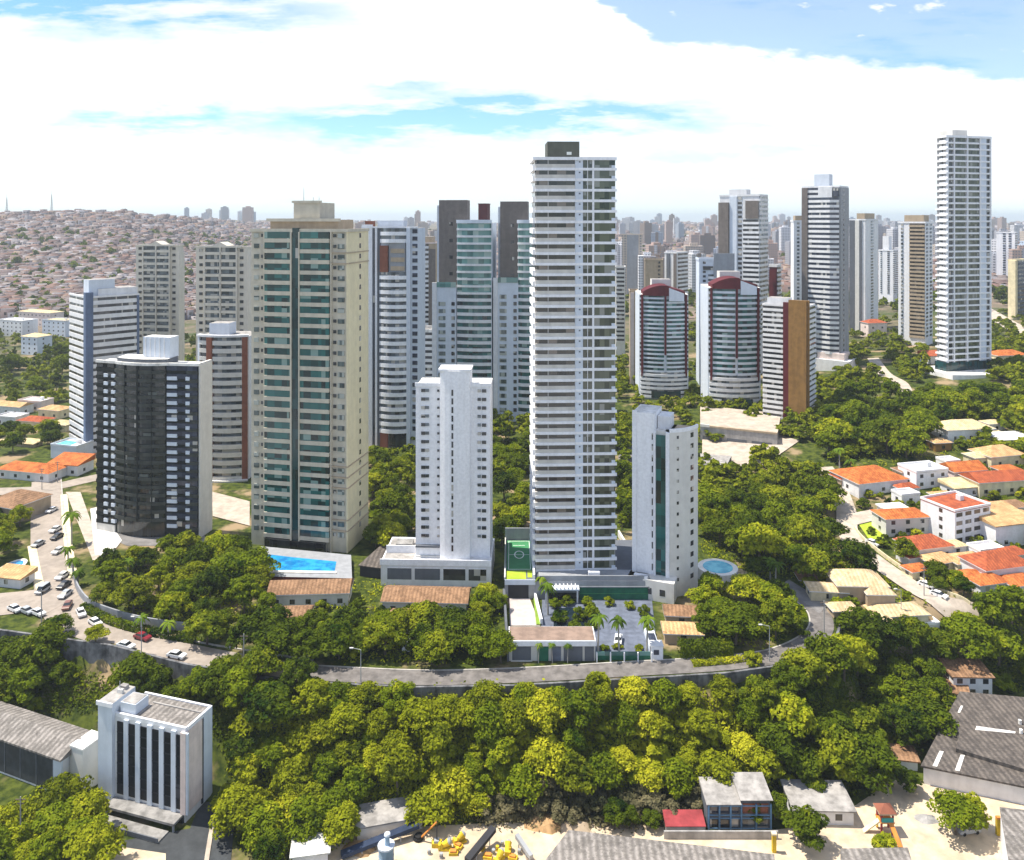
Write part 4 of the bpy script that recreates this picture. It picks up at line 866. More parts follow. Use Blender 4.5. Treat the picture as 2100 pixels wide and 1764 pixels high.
o = tag(obj('ball_fence', MB().box(5.3, 5.38, 13.4, 13.5, 4.85, 8.2, 'green_net').box(-1.75, -1.7, 214, 232, 5.4, 8.5, 'green_net')), 'green netting fence along the left side of the ball court', 'fence')
bl = empty('lower_terrace', 'lower terrace storey with a dark green glass front under the tallest tower', 'terrace', (7, 207.2, 0))
wx = x1 - 7 + 7.6
obj('glass_front', MB().box(10.5, wx, .0, .5, -.2, 3.3, 'green_net').box(1.5, 10.3, -1.5, .2, -.2, 1.8, 'g_black'), bl); obj('rail', MB().box(10.4, wx + .2, -.2, .0, 3.3, 3.6, 'grey').box(10.4, wx, -.06, .02, 1.6, 1.75, 'court'), bl)
obj('canopy', MB().box(1.0, 10.3, -2.2, .3, 3.4, 3.75, 'bluewhite').box(1.5, 1.9, -2.1, -1.7, 0, 3.4, 'white2').box(9.6, 10, -2.1, -1.7, 0, 3.4, 'white2'), bl)
mb = MB()
for k in range(9): mb.box(1.3 + k, 1.5 + k, -2.1, .2, 3.76, 4.2, 'white')
obj('pergola', mb, bl); obj('terrace_slab', MB().box(0, wx + .6, .55, 6, 4.79, 5.2, 'grey').box(.2, wx + .4, .6, .9, 5.2, 6.0, 'grey').box(13, 16, 2, 3.2, 5.2, 6.3, 'white'), bl)
mb = MB().quad([(*PX(1046, 1283, .12), .12), (*PX(1108, 1283, .12), .12), (*PX(1086, 1226, .12), .12), (*PX(1044, 1226, .12), .12)], 'ramp'); tag(obj('driveway', mb), 'pale ramp to the garage door', kind='structure')
tag(obj('garden_strip', MB().prism([PX(1100, 1283, 0), PX(1112, 1283, 0), PX(1098, 1195, 0), PX(1090, 1195, 0)], 0, .35, 'lawn')), 'narrow green grass strip beside the garage ramp', 'lawn')
tag(obj('ramp_wall', MB().prism([PX(1108, 1283, 0), PX(1113, 1283, 0), PX(1090, 1190, 0), PX(1086, 1190, 0)], 0, 1.6, 'white')), 'low white wall between the garage ramp and the grass strip', 'wall')
tag(obj('boundary_wall', MB().prism([PX(1040, 1357, 0), PX(1044, 1357, 0), PX(1036, 1226, 0), PX(1031, 1226, 0)], -1, 2.4, 'slate')), 'long dark boundary wall on the left of the garage ramp', 'wall')
g0 = PX(1044, 1357, 0); g1 = PX(1221, 1357, 0); gw = g1[0] - g0[0]
gh = empty('gatehouse', 'long low gatehouse with a brown gravel roof and grey panels on the street', 'gatehouse', (g0[0], g0[1], 0))
obj('wall', MB().box(0, gw, .3, 6.4, -.4, 4.2, 'offwhite'), gh); obj('roof', MB().box(-.1, gw + .15, 0, 6.6, 4.2, 4.5, 'white').box(.1, gw - .1, .25, 6.4, 4.5, 4.58, 'gravel_roof'), gh)
obj('fascia', MB().box(-.05, gw + .1, -.3, 0, 3.6, 4.75, 'white'), gh)
for a, c, m_ in ((.7, 4.9, 'slate'), (6.4, 8.8, 'green_net'), (9.4, 11.6, 'forecourt'), (12.2, 16.4, 'slate'), (16.9, gw - .3, 'slate')): obj('panel', MB().box(a, c, .1, .32, .05, 3.2, m_), gh)
obj('frame', MB().box(.4, 5.2, .0, .12, .0, .25, 'offwhite').box(.4, .65, .0, .12, .25, 3.3, 'offwhite').box(4.95, 5.2, .0, .12, .25, 3.3, 'offwhite'), gh)
gb = empty('guard_booth', 'small white guard booth at the right end of the forecourt wall', 'booth', (*PX(1336, 1355, 0), 0))
obj('wall', MB().box(0, 2.6, 0, 2.4, -.3, 3.1, 'white').box(.2, 2.5, 2.4, 12, -.3, 1.2, 'bluewhite'), gb); obj('roof', MB().box(-.15, 2.75, -.15, 2.5, 3.1, 3.3, 'white2'), gb); obj('window', MB().box(.5, 1.7, -.04, .1, 1.3, 2.4, 'g_navy').box(-.03, .1, .6, 1.8, 1.3, 2.4, 'g_navy'), gb); obj('solar_panel', MB().box(.5, 2.2, 4, 9, 1.25, 1.5, 'g_navy'), gb)
mb = MB().box(*[PX(1222, 1354, 0)[0], PX(1334, 1354, 0)[0]], PX(1222, 1354, 0)[1], PX(1222, 1354, 0)[1] + .12, 0, 1.0, 'green_net').box(PX(1222, 1354, 0)[0], PX(1334, 1354, 0)[0], PX(1222, 1354, 0)[1] + .02, PX(1222, 1354, 0)[1] + .1, 1.0, 1.9, 'g_tealpale')
for k in range(5): mb.box(PX(1222 + 28 * k, 1354, 0)[0], PX(1222 + 28 * k, 1354, 0)[0] + .25, 177.9, 178.4, 0, 2.2, 'white')
tag(obj('front_fence', mb), 'green glass street fence between white posts right of the gatehouse', 'fence')
sp_ = sheet('side_path', [(1266, 1105), (1284, 1120), (1336, 1212), (1300, 1218)], 'earth', .1)
tag(obj('boundary_wall', MB().prism([PX(1267, 1100, 0), PX(1270, 1099, 0), PX(1340, 1212, 0), PX(1333, 1216, 0)], 0, 1.8, 'offwhite')), 'pale slanting wall between the tallest tower and the teal strip tower', 'wall')
tag(obj('reflecting_pool', MB().prism([PX(1135, 1285, .1), PX(1225, 1285, .1), PX(1222, 1248, .1), PX(1138, 1248, .1)][::-1], 0, .25, 'dark_water')), 'dark still pool in the forecourt garden', 'pool')
for u, v, h_, fr, lb, sd in ((1226, 1350, 9.3, 2.7, 'royal palm with a white trunk at the left corner of the forecourt', 1), (1270, 1350, 8.6, 2.6, 'royal palm with a white trunk in the middle of the forecourt fence', 2), (1326, 1350, 8.8, 2.6, 'royal palm with a pale trunk beside the guard booth', 3)): palm(u, v, h_, fr, lb, sd, 18, 0)
palm(1124, 1262, 7.5, 2.9, 'light green palm rising before the terrace at the foot of the tallest tower', 4, 18, 0)
palm(1108, 1228, 5.5, 2.4, 'small palm at the corner of the terrace beside the ball court', 14, 16, 0)
for u, lb in ((1104, 'left of three small palms in front of the gatehouse'), (1133, 'middle one of three small palms in front of the gatehouse'), (1164, 'right of three small palms in front of the gatehouse')): palm(u, 1360, 4.2, 1.25, lb, u, 14, 0, 'small palms in front of the gatehouse', .1)
for i, (u, v, s_) in enumerate(((1150, 1275, 1.2), (1190, 1270, 1.0), (1290, 1248, .8), (1265, 1330, .6), (1240, 1335, .6), (1310, 1335, .6), (1215, 1262, 1.0), (1320, 1262, .9), (1135, 1245, .9), (1165, 1240, 1.0), (1205, 1240, .9), (1250, 1240, .8), (1180, 1292, .9), (1215, 1290, .8), (1330, 1300, .7))):
    plant(('bush', i % 2, i % 2), 'garden_shrub', 'dark green shrub in the forecourt garden of the tallest tower', 'shrub', (*PX(u, v, 0), 0), s_, group='shrubs in the forecourt garden')

# pool, pergola and terrace before the green glass tower
pl = empty('swimming_pool', 'long blue swimming pool on the terrace of the green glass tower', 'swimming pool', (0, 0, 0)); z = 1.6
pts = [PX(548, 1137, z), PX(600, 1143, z), PX(690, 1152, z), PX(686, 1172, z), PX(560, 1170, z), PX(548, 1158, z)]
obj('basin', MB().prism([PX(535, 1120, z), PX(720, 1138, z), PX(722, 1186, z), PX(540, 1182, z)][::-1], -2, z - .02, 'dark_red', 'grey'), pl); obj('water', MB().prism(pts[::-1], z - .02, z + .05, 'water'), pl); obj('edge', MB().prism([PX(548, 1171, z), PX(690, 1173, z), PX(690, 1177, z), PX(548, 1175, z)][::-1], z - .5, z + .25, 'pool_edge'), pl)
def shed(name, label, cat, uv, zt_, wall, roof, ridge=0, group=None):
    e = empty(name, label, cat, (*PX(*uv[0], 0), 0), 0, group); p = [PX(u, v, zt_) for u, v in uv]; ox, oy = e.location[0], e.location[1]; p = [(a - ox, b - oy) for a, b in p]
    obj('wall', MB().prism(p, -1, zt_ - .2, wall), e); c = [sum(q[0] for q in p) / len(p), sum(q[1] for q in p) / len(p)]
    obj('roof', MB().prism([(c[0] + (a - c[0]) * 1.06, c[1] + (b - c[1]) * 1.06) for a, b in p], zt_ - .2, [zt_ + (ridge if i >= len(p) / 2 else 0) for i in range(len(p))], roof), e); return e
shed('pergola_roof', 'dark slatted slanting roof between the green glass tower and the white podium', 'roof', [(738, 1158), (802, 1166), (848, 1118), (792, 1110)], 3.2, 'dark', 'corrugated_dark')
def house_at(u, v, z=None): p = G(u, v); return p if z is None else (*PX(u, v, z), z)
def house(u, v, w_, d_, h_, rz, label, roof='tile_orange', wall='white2', rh=1.8, kind='hip', axis=None, wins=2, storeys=1, over=.5, z=None, name='house', cat='house', group=None, r2=None, side='g_dark'):
    """front edge centre of the house at photo point (u, v); w_ wide, d_ deep"""
    p = house_at(u, v, z); e = empty(name, label, cat, p, R(rz), group); [BLOCK.append((p[0] - math.sin(R(rz)) * d_ / 2 + math.cos(R(rz)) * w_ * k, p[1] + math.cos(R(rz)) * d_ / 2 + math.sin(R(rz)) * w_ * k, max(d_, w_ * .4) * .5 + 1.2)) for k in (-.3, 0, .3)]
    obj('wall', MB().box(-w_ / 2, w_ / 2, 0, d_, -3, h_, wall), e); hs = h_ / storeys
    if kind == 'hip': obj('roof', MB().hip(-w_ / 2 - over, w_ / 2 + over, -over, d_ + over, h_ + .2, rh, roof, axis=axis), e)
    elif kind == 'gable': obj('roof', MB().hip(-w_ / 2 - over, w_ / 2 + over, -over, d_ + over, h_ + .2, rh, roof, inset=.02, axis=axis), e)
    elif kind == 'shed': obj('roof', MB().prism([(-w_ / 2 - over, -over), (w_ / 2 + over, -over), (w_ / 2 + over, d_ + over), (-w_ / 2 - over, d_ + over)], h_ - .05, [h_ + .2, h_ + .2, h_ + rh, h_ + rh], roof), e)
    else:
        rf = obj('roof', MB().box(-w_ / 2 - .1, w_ / 2 + .1, -.1, d_ + .1, h_ - .05, h_ + .15, roof), e); m_ = MB()
        for a in ((-w_ / 2 - .12, w_ / 2 + .12, -.12, .15), (-w_ / 2 - .12, w_ / 2 + .12, d_ - .15, d_ + .12), (-w_ / 2 - .12, -w_ / 2 + .15, .16, d_ - .16), (w_ / 2 - .15, w_ / 2 + .12, .16, d_ - .16)): m_.box(*a, h_ + .15, h_ + .8, wall)
        obj('roof_edge', m_, rf)
        if storeys > 1 or w_ > 12: obj('water_tank', MB().box(w_ * .15, w_ * .15 + 1.6, d_ * .5, d_ * .5 + 1.6, h_ + .15, h_ + 1.7, 'white2'), rf)
    for s_ in range(storeys):
        for k in range(wins):
            x = -w_ / 2 + w_ * (k + .5) / wins; ww = 1.25 if storeys > 2 and w_ < 16 else .65; f = obj('window', MB().box(x - ww, x + ww, -.03, .1, s_ * hs + .9, s_ * hs + 2.1, side), e)
        obj('window', MB().box(w_ / 2 - .1, w_ / 2 + .03, d_ * .35, d_ * .35 + 1.2, s_ * hs + .9, s_ * hs + 2.1, side), e); obj('window', MB().box(-w_ / 2 - .03, -w_ / 2 + .1, d_ * .35, d_ * .35 + 1.2, s_ * hs + .9, s_ * hs + 2.1, side), e)
    if r2:
        x0, x1, y0, y1, hh, rr, mt = r2
        an = obj('annex', MB().box(x0 + .3, x1 - .3, y0 + .3, y1 - .3, -2, hh, wall), e); obj('annex_roof', MB().hip(x0, x1, y0, y1, hh + .2, rr, mt), an)
    return e
# brown roofed houses between the street and the towers
house(632, 1246, 20, 7.5, 3.4, 3, 'long low house with a weathered brown tile roof before the pool', 'tile_brown', 'offwhite', 1.9, 'gable', wins=5)
house(590, 1290, 10, 5, 2.8, 4, 'small brown roofed outbuilding in front of the long brown house', 'tile_brown', 'white2', 1.2, 'gable', wins=2)
house(870, 1262, 21, 8, 3.2, -3, 'long brown roofed house before the white podium', 'tile_brown', 'offwhite', 1.6, 'gable', wins=4)
house(850, 1300, 12, 6, 2.6, -3, 'low brown roofed annex half hidden by trees below the white podium', 'tile_brown', 'offwhite', 1.1, 'gable', wins=2)
house(1398, 1286, 7.5, 5, 2.6, -6, 'small house with an orange brown tile roof above the clipped hedge', 'tile_brown', 'tan', 1.3, 'gable', wins=1)
house(1402, 1322, 8.5, 5, 2.4, -4, 'small orange roofed house right beside the hedge and guard booth', 'tile_tan', 'tan', 1.2, 'gable', wins=1)
# villas on the right hillside
RG = 'villas on the right hillside'
house(1992, 905, 20, 11, 4.5, 8, 'large villa with a pale cream hip roof high on the green hillside', 'tile_cream', 'white', 2.6, wins=3, group=RG)
house(1812, 1012, 20, 15, 4, 16, 'villa with a big orange hip roof beside the bend of the hill road', 'tile_orange', 'white2', 3.2, wins=3, group=RG, r2=(3, 11, -5, -.2, 2.4, 1.4, 'tile_red'))
house(1912, 1000, 13, 9, 5.5, 14, 'flat roofed white modern villa between two orange roofs', 'roof_white', 'white', kind='flat', wins=3, storeys=2, group=RG)
house(1990, 990, 13, 8, 4, 12, 'house with a bright orange roof behind the flat roofed white villa', 'tile_orange', 'pink_wall', 2.2, 'gable', wins=2, group=RG)
house(2068, 958, 15, 10, 4, 14, 'house with a pale orange roof and a dark porch at the right edge', 'tile_tan', 'cream', 2.6, wins=2, group=RG)
house(2062, 1015, 20, 9, 4.5, 10, 'long terracotta roofed house at the right edge', 'tile_red', 'cream', 2.2, 'gable', wins=4, group=RG)
house(1985, 1020, 10, 7, 3.2, 12, 'small cream roofed house behind the four storey white building', 'tile_cream', 'white2', 1.2, 'shed', wins=2, group=RG)
house(1862, 1098, 14.5, 7.5, 5.2, 8, 'two storey white house with a bright orange roof at the end of the lawn', 'tile_orange', 'offwhite', 1.6, wins=3, storeys=2, group=RG, r2=(7.6, 14.5, -.5, 7, 3.6, 2.0, 'tile_orange'))
house(1995, 1112, 15, 12, 10, 22, 'four storey white building with a terracotta roof terrace and rows of balconies', 'tile_red', 'white', kind='flat', wins=4, storeys=4, group=RG, name='apartment_building', cat='building', side='g_brown')
house(2085, 1120, 15, 12, 6.5, 14, 'white house with a pale orange tiled roof at the right edge', 'tile_tan', 'white', 2.2, 'shed', wins=2, group=RG)
house(1915, 1150, 13, 8, 3.6, 14, 'house with a red orange hip roof and a skylight near the hill road', 'tile_red', 'white2', 2.3, wins=3, group=RG, r2=(-10, -5.5, -2, 4, 2.2, 1.0, 'tile_red'))
house(1942, 1172, 9, 6, 2.4, 20, 'low house with a yellowish tiled roof below the skylight villa', 'tile_tan', 'cream', 1.4, wins=1, group=RG)
house(1996, 1172, 10, 6, 2.4, 12, 'low house with a pale yellow roof between two red roofs', 'tile_tan', 'cream', 1.3, wins=1, group=RG)
house(2070, 1200, 15, 9, 4.6, 14, 'large house with a red orange pyramid roof at the right edge', 'tile_red', 'white2', 3.0, wins=3, group=RG)
house(2040, 1218, 9, 5.5, 2.6, 14, 'small pavilion with an orange roof below the red pyramid roof', 'tile_orange', 'white2', 1.5, wins=2, group=RG)
house(2108, 1222, 9, 6, 2.8, 14, 'corner of an orange roof at the right edge above the thicket', 'tile_orange', 'white2', 1.5, wins=1, group=RG)
house(1770, 1238, 12.5, 9, 4.4, -2, 'house with a large pale straw coloured roof beside the hill road', 'thatch', 'tan', 2.4, wins=2, group=RG, r2=(0, 7.5, -2.4, 1, 3.2, 1.3, 'thatch'))
house(1700, 1235, 9, 5, 2.6, -6, 'low straw roofed pavilion left of the large straw roofed house', 'thatch', 'cream', 1.0, wins=1, group=RG)
house(1850, 1285, 14, 6, 2.6, 6, 'low straw roofed villa in the trees below the hill road', 'thatch', 'cream', 1.5, wins=2, group=RG)
house(1900, 1300, 7, 4, 2.0, 6, 'white terrace house with umbrellas at the edge of the thicket', 'roof_white', 'white', kind='flat', wins=1, group=RG)
house(1680, 1195, 10, 5, .5, -4, 'wide low brown roof by the end of the ring street', 'tile_brown', 'tan', 1.0, 'gable', wins=0, group=RG)
house(1515, 1190, 4, 2.2, 1.6, 0, 'small cream roofed hut beside the round pool', 'thatch', 'cream', .8, wins=1)
house(1935, 745, 16, 9, 4, 12, 'house with a pink red roof at the foot of the ribbed white tower', 'tile_red', 'white', 1.6, 'shed', wins=1)
house(1800, 690, 14, 9, 9, 10, 'red roofed white house between two tall pale towers', 'tile_red', 'pink_wall', 2.2, wins=2, storeys=2)
house(2078, 745, 18, 10, 4, 10, 'orange roofed house behind the white grid tower', 'tile_orange', 'cream', 2.2, wins=2)
house(1745, 1000, 8, 6, 3, 14, 'small house with a dull red roof just left of the big orange hip roof', 'tile_red', 'tan', 1.4, wins=1, group=RG); house(1868, 1035, 7, 5, 3, 14, 'small white annex with a flat roof between the orange villa and the modern villa', 'roof_white', 'white', kind='flat', wins=1, group=RG)
house(1945, 1040, 7, 5, 3.2, 12, 'small pinkish house in front of the modern white villa', 'tile_tan', 'pink_wall', 1.2, wins=1, group=RG); house(2030, 1065, 8, 6, 3.5, 12, 'house with a faded terracotta roof behind the four storey building', 'tile_red', 'cream', 1.4, wins=2, group=RG); house(2090, 1062, 9, 6, 3.2, 12, 'cream house under trees at the right edge above the pale orange roof', 'tile_brown', 'cream', 1.2, wins=2, group=RG)
house(2020, 958, 8, 6, 3.4, 12, 'small cream house beside the pale orange porch roof', 'tile_cream', 'cream', 1.3, wins=1, group=RG); house(2035, 1150, 8, 5, 2.8, 14, 'white garden pavilion with a white flat roof below the pale tiled house', 'roof_white', 'white', kind='flat', wins=1, group=RG); house(2085, 1158, 9, 5, 2.6, 14, 'small red roofed house above the red pyramid roof', 'tile_red', 'white2', 1.3, wins=1, group=RG)
house(1890, 1188, 6, 4, 2.2, 16, 'little orange roofed gatehouse by the hill road wall', 'tile_orange', 'cream', 1.0, wins=1, group=RG); house(2010, 1205, 7, 5, 2.4, 14, 'small orange roofed garage among trees left of the pavilion', 'tile_orange', 'white2', 1.1, wins=1, group=RG); house(1745, 1205, 6, 4, 2.4, -4, 'small tan roof behind the large straw roofed house', 'tile_tan', 'cream', .9, wins=1, group=RG)
house(1935, 925, 7, 5, 3, 10, 'small ochre house on the slope left of the cream hip roof villa', 'tile_tan', 'gold', 1.2, wins=1, group=RG); house(2045, 885, 7, 5, 3, 10, 'small villa with a cream roof high at the right edge', 'tile_cream', 'offwhite', 1.1, wins=1, group=RG)
house(1720, 1150, 6, 4, 2.4, -6, 'tiny ochre roofed hut at the edge of the park by the hill road', 'tile_tan', 'cream', 1.0, wins=1, group=RG); house(1870, 985, 8, 5, 3, 14, 'small cream house with a brown roof behind the flat roofed modern villa', 'tile_brown', 'cream', 1.3, wins=2, group=RG); house(1842, 1062, 8, 5, 2.6, 10, 'low white pergola house behind the bright orange roof at the lawn', 'roof_white', 'white2', .3, 'shed', wins=2, group=RG)
house(2075, 985, 8, 5, 3.4, 12, 'small orange roof squeezed between the pale porch roof and the terracotta roof', 'tile_orange', 'cream', 1.3, wins=1, group=RG); house(2105, 1090, 8, 6, 4, 12, 'edge of a white house with a tan roof behind the pale tiled house', 'tile_tan', 'white', 1.4, wins=1, group=RG); house(1966, 1052, 6, 4, 3, 14, 'small orange roof just above the four storey white building', 'tile_orange', 'white2', 1.1, wins=1, group=RG)
house(1955, 965, 6, 5, 3, 14, 'small white cube house behind the bright orange roof on the slope', 'roof_white', 'white', kind='flat', wins=1, group=RG); house(1880, 1130, 6, 4, 2.4, 12, 'little garden house with a faded red roof in front of the two storey white house', 'tile_red', 'offwhite', 1.0, wins=1, group=RG); house(1965, 1140, 6, 4, 2.6, 16, 'small pale roofed annex at the foot of the four storey white building', 'tile_cream', 'white', 1.0, wins=1, group=RG)
house(1800, 1300, 9, 5, 2.4, 8, 'straw roofed pavilion in the trees left of the umbrella terrace', 'thatch', 'cream', 1.3, wins=1, group=RG); house(1735, 1270, 6, 4, 2.0, 4, 'small straw roofed hut below the large straw roofed house', 'thatch', 'tan', 1.2, wins=1, group=RG)
house(2050, 905, 6, 4, 2.6, 8, 'small white garden house near the cream hip roof villa', 'tile_cream', 'white', 1.0, wins=1); house(2085, 918, 14, 7, 3, 10, 'low white roofed villa at the right edge above the orange roofs', 'roof_white', 'white', 1.2, 'shed', wins=2)
# houses by the left street
LG = 'houses by the left street'
house(45, 985, 24, 9, 3.2, -14, 'long house with a bright orange tile roof at the far left', 'tile_orange', 'white2', 2.2, wins=4, group=LG)
house(128, 975, 13, 9, 4, -10, 'house with a stepped orange roof beside the blue pool block', 'tile_orange', 'white2', 2.0, 'shed', wins=3, group=LG)
e_ = house(130, 942, 13, 9, 5.2, -16, 'white block with a rooftop pool behind the stepped orange roof', 'roof_white', 'bluewhite', kind='flat', wins=0, group=LG); obj('pool', MB().box(-5.6, 1.5, 1, 7, 5.36, 5.42, 'water_aqua'), e_)
house(-6, 1070, 14, 14, 5, -20, 'brown tiled roof corner at the left edge by the street trees', 'tile_brown', 'tan', 3, wins=1, group=LG)
house(12, 1205, 9, 5, 2.6, -12, 'low tan roof beside the kidney shaped pool at the left edge', 'tile_tan', 'white2', 1.2, 'shed', wins=1, group=LG)
house(12, 850, 18, 8, 4, -16, 'row house with pale roof below the wooded bank at the left', 'tile_tan', 'white2', 1.6, 'gable', wins=3, group=LG)
house(60, 842, 15, 8, 4.5, -16, 'house with a flat pale roof below the wooded bank', 'roof_white', 'pink_wall', kind='flat', wins=2, group=LG)
house(100, 858, 13, 8, 4, -16, 'tan roofed house close to the blue striped tower', 'tile_tan', 'cream', 1.6, wins=2, group=LG)
house(60, 880, 14, 8, 3.5, -14, 'house with a rusty red roof among pale roofs at the left', 'tile_red', 'cream', 1.6, wins=2, group=LG); house(10, 872, 12, 8, 3.5, -14, 'small white house at the left edge below the row houses', 'roof_white', 'white2', kind='flat', wins=2, group=LG); house(118, 885, 9, 6, 3, -14, 'small cream house with a pyramid roof near the rooftop pool', 'tile_cream', 'cream', 1.6, wins=1, group=LG); house(30, 915, 20, 5, 1.5, -16, 'long low tan roof above the bright orange tiles', 'tile_cream', 'tan', .8, 'shed', wins=0, group=LG)
house(110, 690, 26, 14, 13, -20, 'pale four storey block of flats behind the left trees', 'tile_cream', 'bluewhite', kind='flat', wins=5, storeys=4, name='apartment_building', cat='building'); house(60, 728, 16, 12, 13, -20, 'bluish block of flats with a cream roof standing in the left wood', 'tile_cream', 'bluewhite', 2, wins=3, storeys=4, name='apartment_building', cat='building')
house(20, 690, 30, 14, 13, -22, 'long pale block of flats at the left edge', 'roof_white', 'white2', kind='flat', wins=6, storeys=4, name='apartment_building', cat='building'); house(70, 668, 40, 14, 12, -22, 'long pale block with a tan roof below the crowded hill', 'tile_cream', 'pink_wall', 1.6, wins=8, storeys=3, name='apartment_building', cat='building')
# pools
def pool(u, v, ru, rv, z, label, wm='water_aqua', deck='pool_edge', ring=1.35):
    c = PX(u, v, z); e = empty('swimming_pool', label, 'swimming pool', (*c, z)); a = ru / F * c[1]; b_ = rv / (HC - z) / F * c[1] ** 2
    def el_(k, n=28): return [(a * k * math.cos(2 * math.pi * i / n), b_ * k * math.sin(2 * math.pi * i / n)) for i in range(n)]
    obj('deck', MB().prism(el_(ring), -3.5, .05, deck), e); obj('water', MB().prism(el_(1), .04, .12, wm), e); BLOCK.append((c[0], c[1], max(a, b_) * 1.5)); return e
pool(1472, 1163, 30, 13, 3.0, 'round pale blue pool on a raised white deck right of the teal strip tower')
pool(24, 1163, 16, 13, .2, 'small blue pool at the left edge beside the street', 'water'); pool(1700, 898, 16, 6, 8, 'small aqua pool on a white deck by the gold corner tower'); pool(1960, 1038, 14, 5, 6, 'aqua pool behind the four storey white building'); pool(1815, 878, 10, 7, 7, 'aqua pool hidden among the hillside trees')
# terraces behind the crowned towers and beside the black tower
sheet('terrace', [(1440, 900), (1560, 882), (1640, 905), (1560, 960), (1440, 955)], 'pave', .3); sheet('terrace', [(1268, 905), (1310, 905), (1310, 975), (1268, 975)], 'road_grey', .3)
sheet('driveway', [(185, 1045), (205, 1040), (250, 1110), (225, 1142), (195, 1140)], 'offwhite', .25); sheet('driveway', [(135, 1010), (165, 1010), (215, 1150), (190, 1150)], 'pave', .2)
sheet('terrace', [(435, 1010), (512, 1030), (512, 1080), (436, 1060)], 'pave', .3); sheet('lawn', [(1760, 1075), (1812, 1062), (1812, 1110), (1780, 1105)], 'lawn_lime', .25); sheet('forecourt', [(195, 1090), (420, 1100), (430, 1120), (260, 1120)], 'road_grey', .12); sheet('driveway', [(1600, 1200), (1618, 1190), (1700, 1240), (1680, 1260)], 'road_grey', .18)
mb = MB().prism([PX(1436, 962, 6), PX(1490, 955, 6), PX(1500, 935, 6), PX(1436, 930, 6)], 0, 6, 'dark', 'roof_grey'); e_ = empty('car_park', 'low dark parking block with a flat pale roof behind the teal strip tower', 'building', (0, 0, 0)); obj('wall', mb, e_); obj('rail', MB().prism([PX(1436, 963, 6), PX(1490, 956, 6), PX(1490, 955, 6), PX(1436, 962, 6)], 5.7, 6.5, 'grey'), e_)
e_ = empty('podium', 'long grey podium with planters below the crowned towers', 'podium', (0, 0, 0)); q = [PX(1436, 908, 4), PX(1594, 926, 4), PX(1602, 880, 4), PX(1436, 862, 4)]
obj('wall', MB().prism(q, -2, 11, 'concrete', 'pave'), e_); fp = [q[0], q[1]]
for a, c in ((1, 9), (11, 19), (21, 29)): obj('opening', MB().band(fp, a, c, -.3, .06, 5.2, 7.2, 'slate'), e_)
obj('planter', MB().band(fp, 4, 31, -1.2, .25, 10.9, 11.6, 'tan'), e_); obj('roof_edge', MB().band(fp, 0, 3.8, -.4, .3, 10.9, 12, 'offwhite'), e_)
# hedges
def hedge(label, uv, wd, hgt, mat='leaf_b', seed=5, dens=26):
    path = smooth_path([G(u, v)[:2] for u, v in uv], 8); rg = np.random.default_rng(seed); L = sum(math.dist(a, c) for a, c in zip(path, path[1:])); n = int(L * dens * (hgt + wd))
    k = rg.integers(0, len(path) - 1, n); f = rg.uniform(0, 1, n); Pp = np.array(path); c = Pp[k] * (1 - f[:, None]) + Pp[k + 1] * f[:, None]
    d = Pp[k + 1] - Pp[k]; d /= np.linalg.norm(d, axis=1)[:, None]; nn2 = np.stack([d[:, 1], -d[:, 0]], -1); topm = rg.uniform(0, 1, n) < wd / (wd + hgt)
    off = np.where(topm, rg.uniform(-.5, .5, n) * wd, np.where(rg.uniform(0, 1, n) < .75, .5, -.5) * wd * rg.uniform(.85, 1.15, n)); z = np.where(topm, hgt * rg.uniform(.85, 1.12, n), rg.uniform(0, hgt, n))
    xy = c + nn2 * off[:, None]; C3 = np.column_stack([xy, zt(xy[:, 0], xy[:, 1]) + z]); nr = rg.normal(size=(n, 3)) * .5; nr[:, 2] += .6; nr[:, :2] += nn2 * np.where(topm, 0, np.sign(off))[:, None]; nr /= np.linalg.norm(nr, axis=1)[:, None]
    t_ = np.cross(nr, rg.normal(size=(n, 3))); t_ /= np.linalg.norm(t_, axis=1)[:, None]; b_ = np.cross(nr, t_); s_ = .28 * rg.uniform(.6, 1.3, n)[:, None]
    V = np.stack([C3 - t_ * s_, C3 - b_ * s_ * .7, C3 + t_ * s_, C3 + b_ * s_ * .7], 1).reshape(-1, 3); return tag(link('hedge', rawmesh('hedge', V, np.arange(4 * n).reshape(-1, 4), mat)), label, 'hedge')
hedge('clipped dark green hedge along the street right of the guard booth', [(1392, 1345), (1440, 1344), (1500, 1342)], 3, 3.0, seed=1)
hedge('green hedge strip between the parked cars and the curved grey wall', [(170, 1250), (230, 1280), (310, 1302), (400, 1318)], 1.6, 1.5, 'leaf_a', 2); hedge('low green verge along the street wall on the right', [(1420, 1365), (1480, 1360), (1560, 1350)], 1.6, .8, 'leaf_c', 3)

# ------------------------------------------------------------------ valley: office, hall, workshops
ZV = -15.5
T = Tower('office_building', 'white office building with six tall dark window strips and a roof stair tower', 205, 380, 435, 151, 17, 1497, 6, cat='building', zb=ZV)
h = T.h; wA, wB = T.wA, T.wB; H = T.H
obj('wall', MB().prism([(.3, .2), (wB, .2), (wB, wA * .9), (.3, wA * .9)], -1, H - .6, 'white2', 'corrugated_y'), T.e)
obj('roof', MB().prism([(.8, .6), (wB - .5, .6), (wB - .5, wA * .82), (.8, wA * .82)], H - .62, [H - .1, H - .1, H - .1, H - .1], 'roof_grey', 'corrugated_y'), T.e)
obj('roof_edge', MB().box(.3, .75, .2, wA * .83, H - .6, H + .1, 'white').box(.76, wB, -.05, .4, H - .6, H + .1, 'white').box(wB - .4, wB + .02, .41, wA * .8, H - .6, H + .1, 'white').box(5.2, 5.5, .7, wA * .6, H - .11, H + .12, 'roof_grey'), T.e)
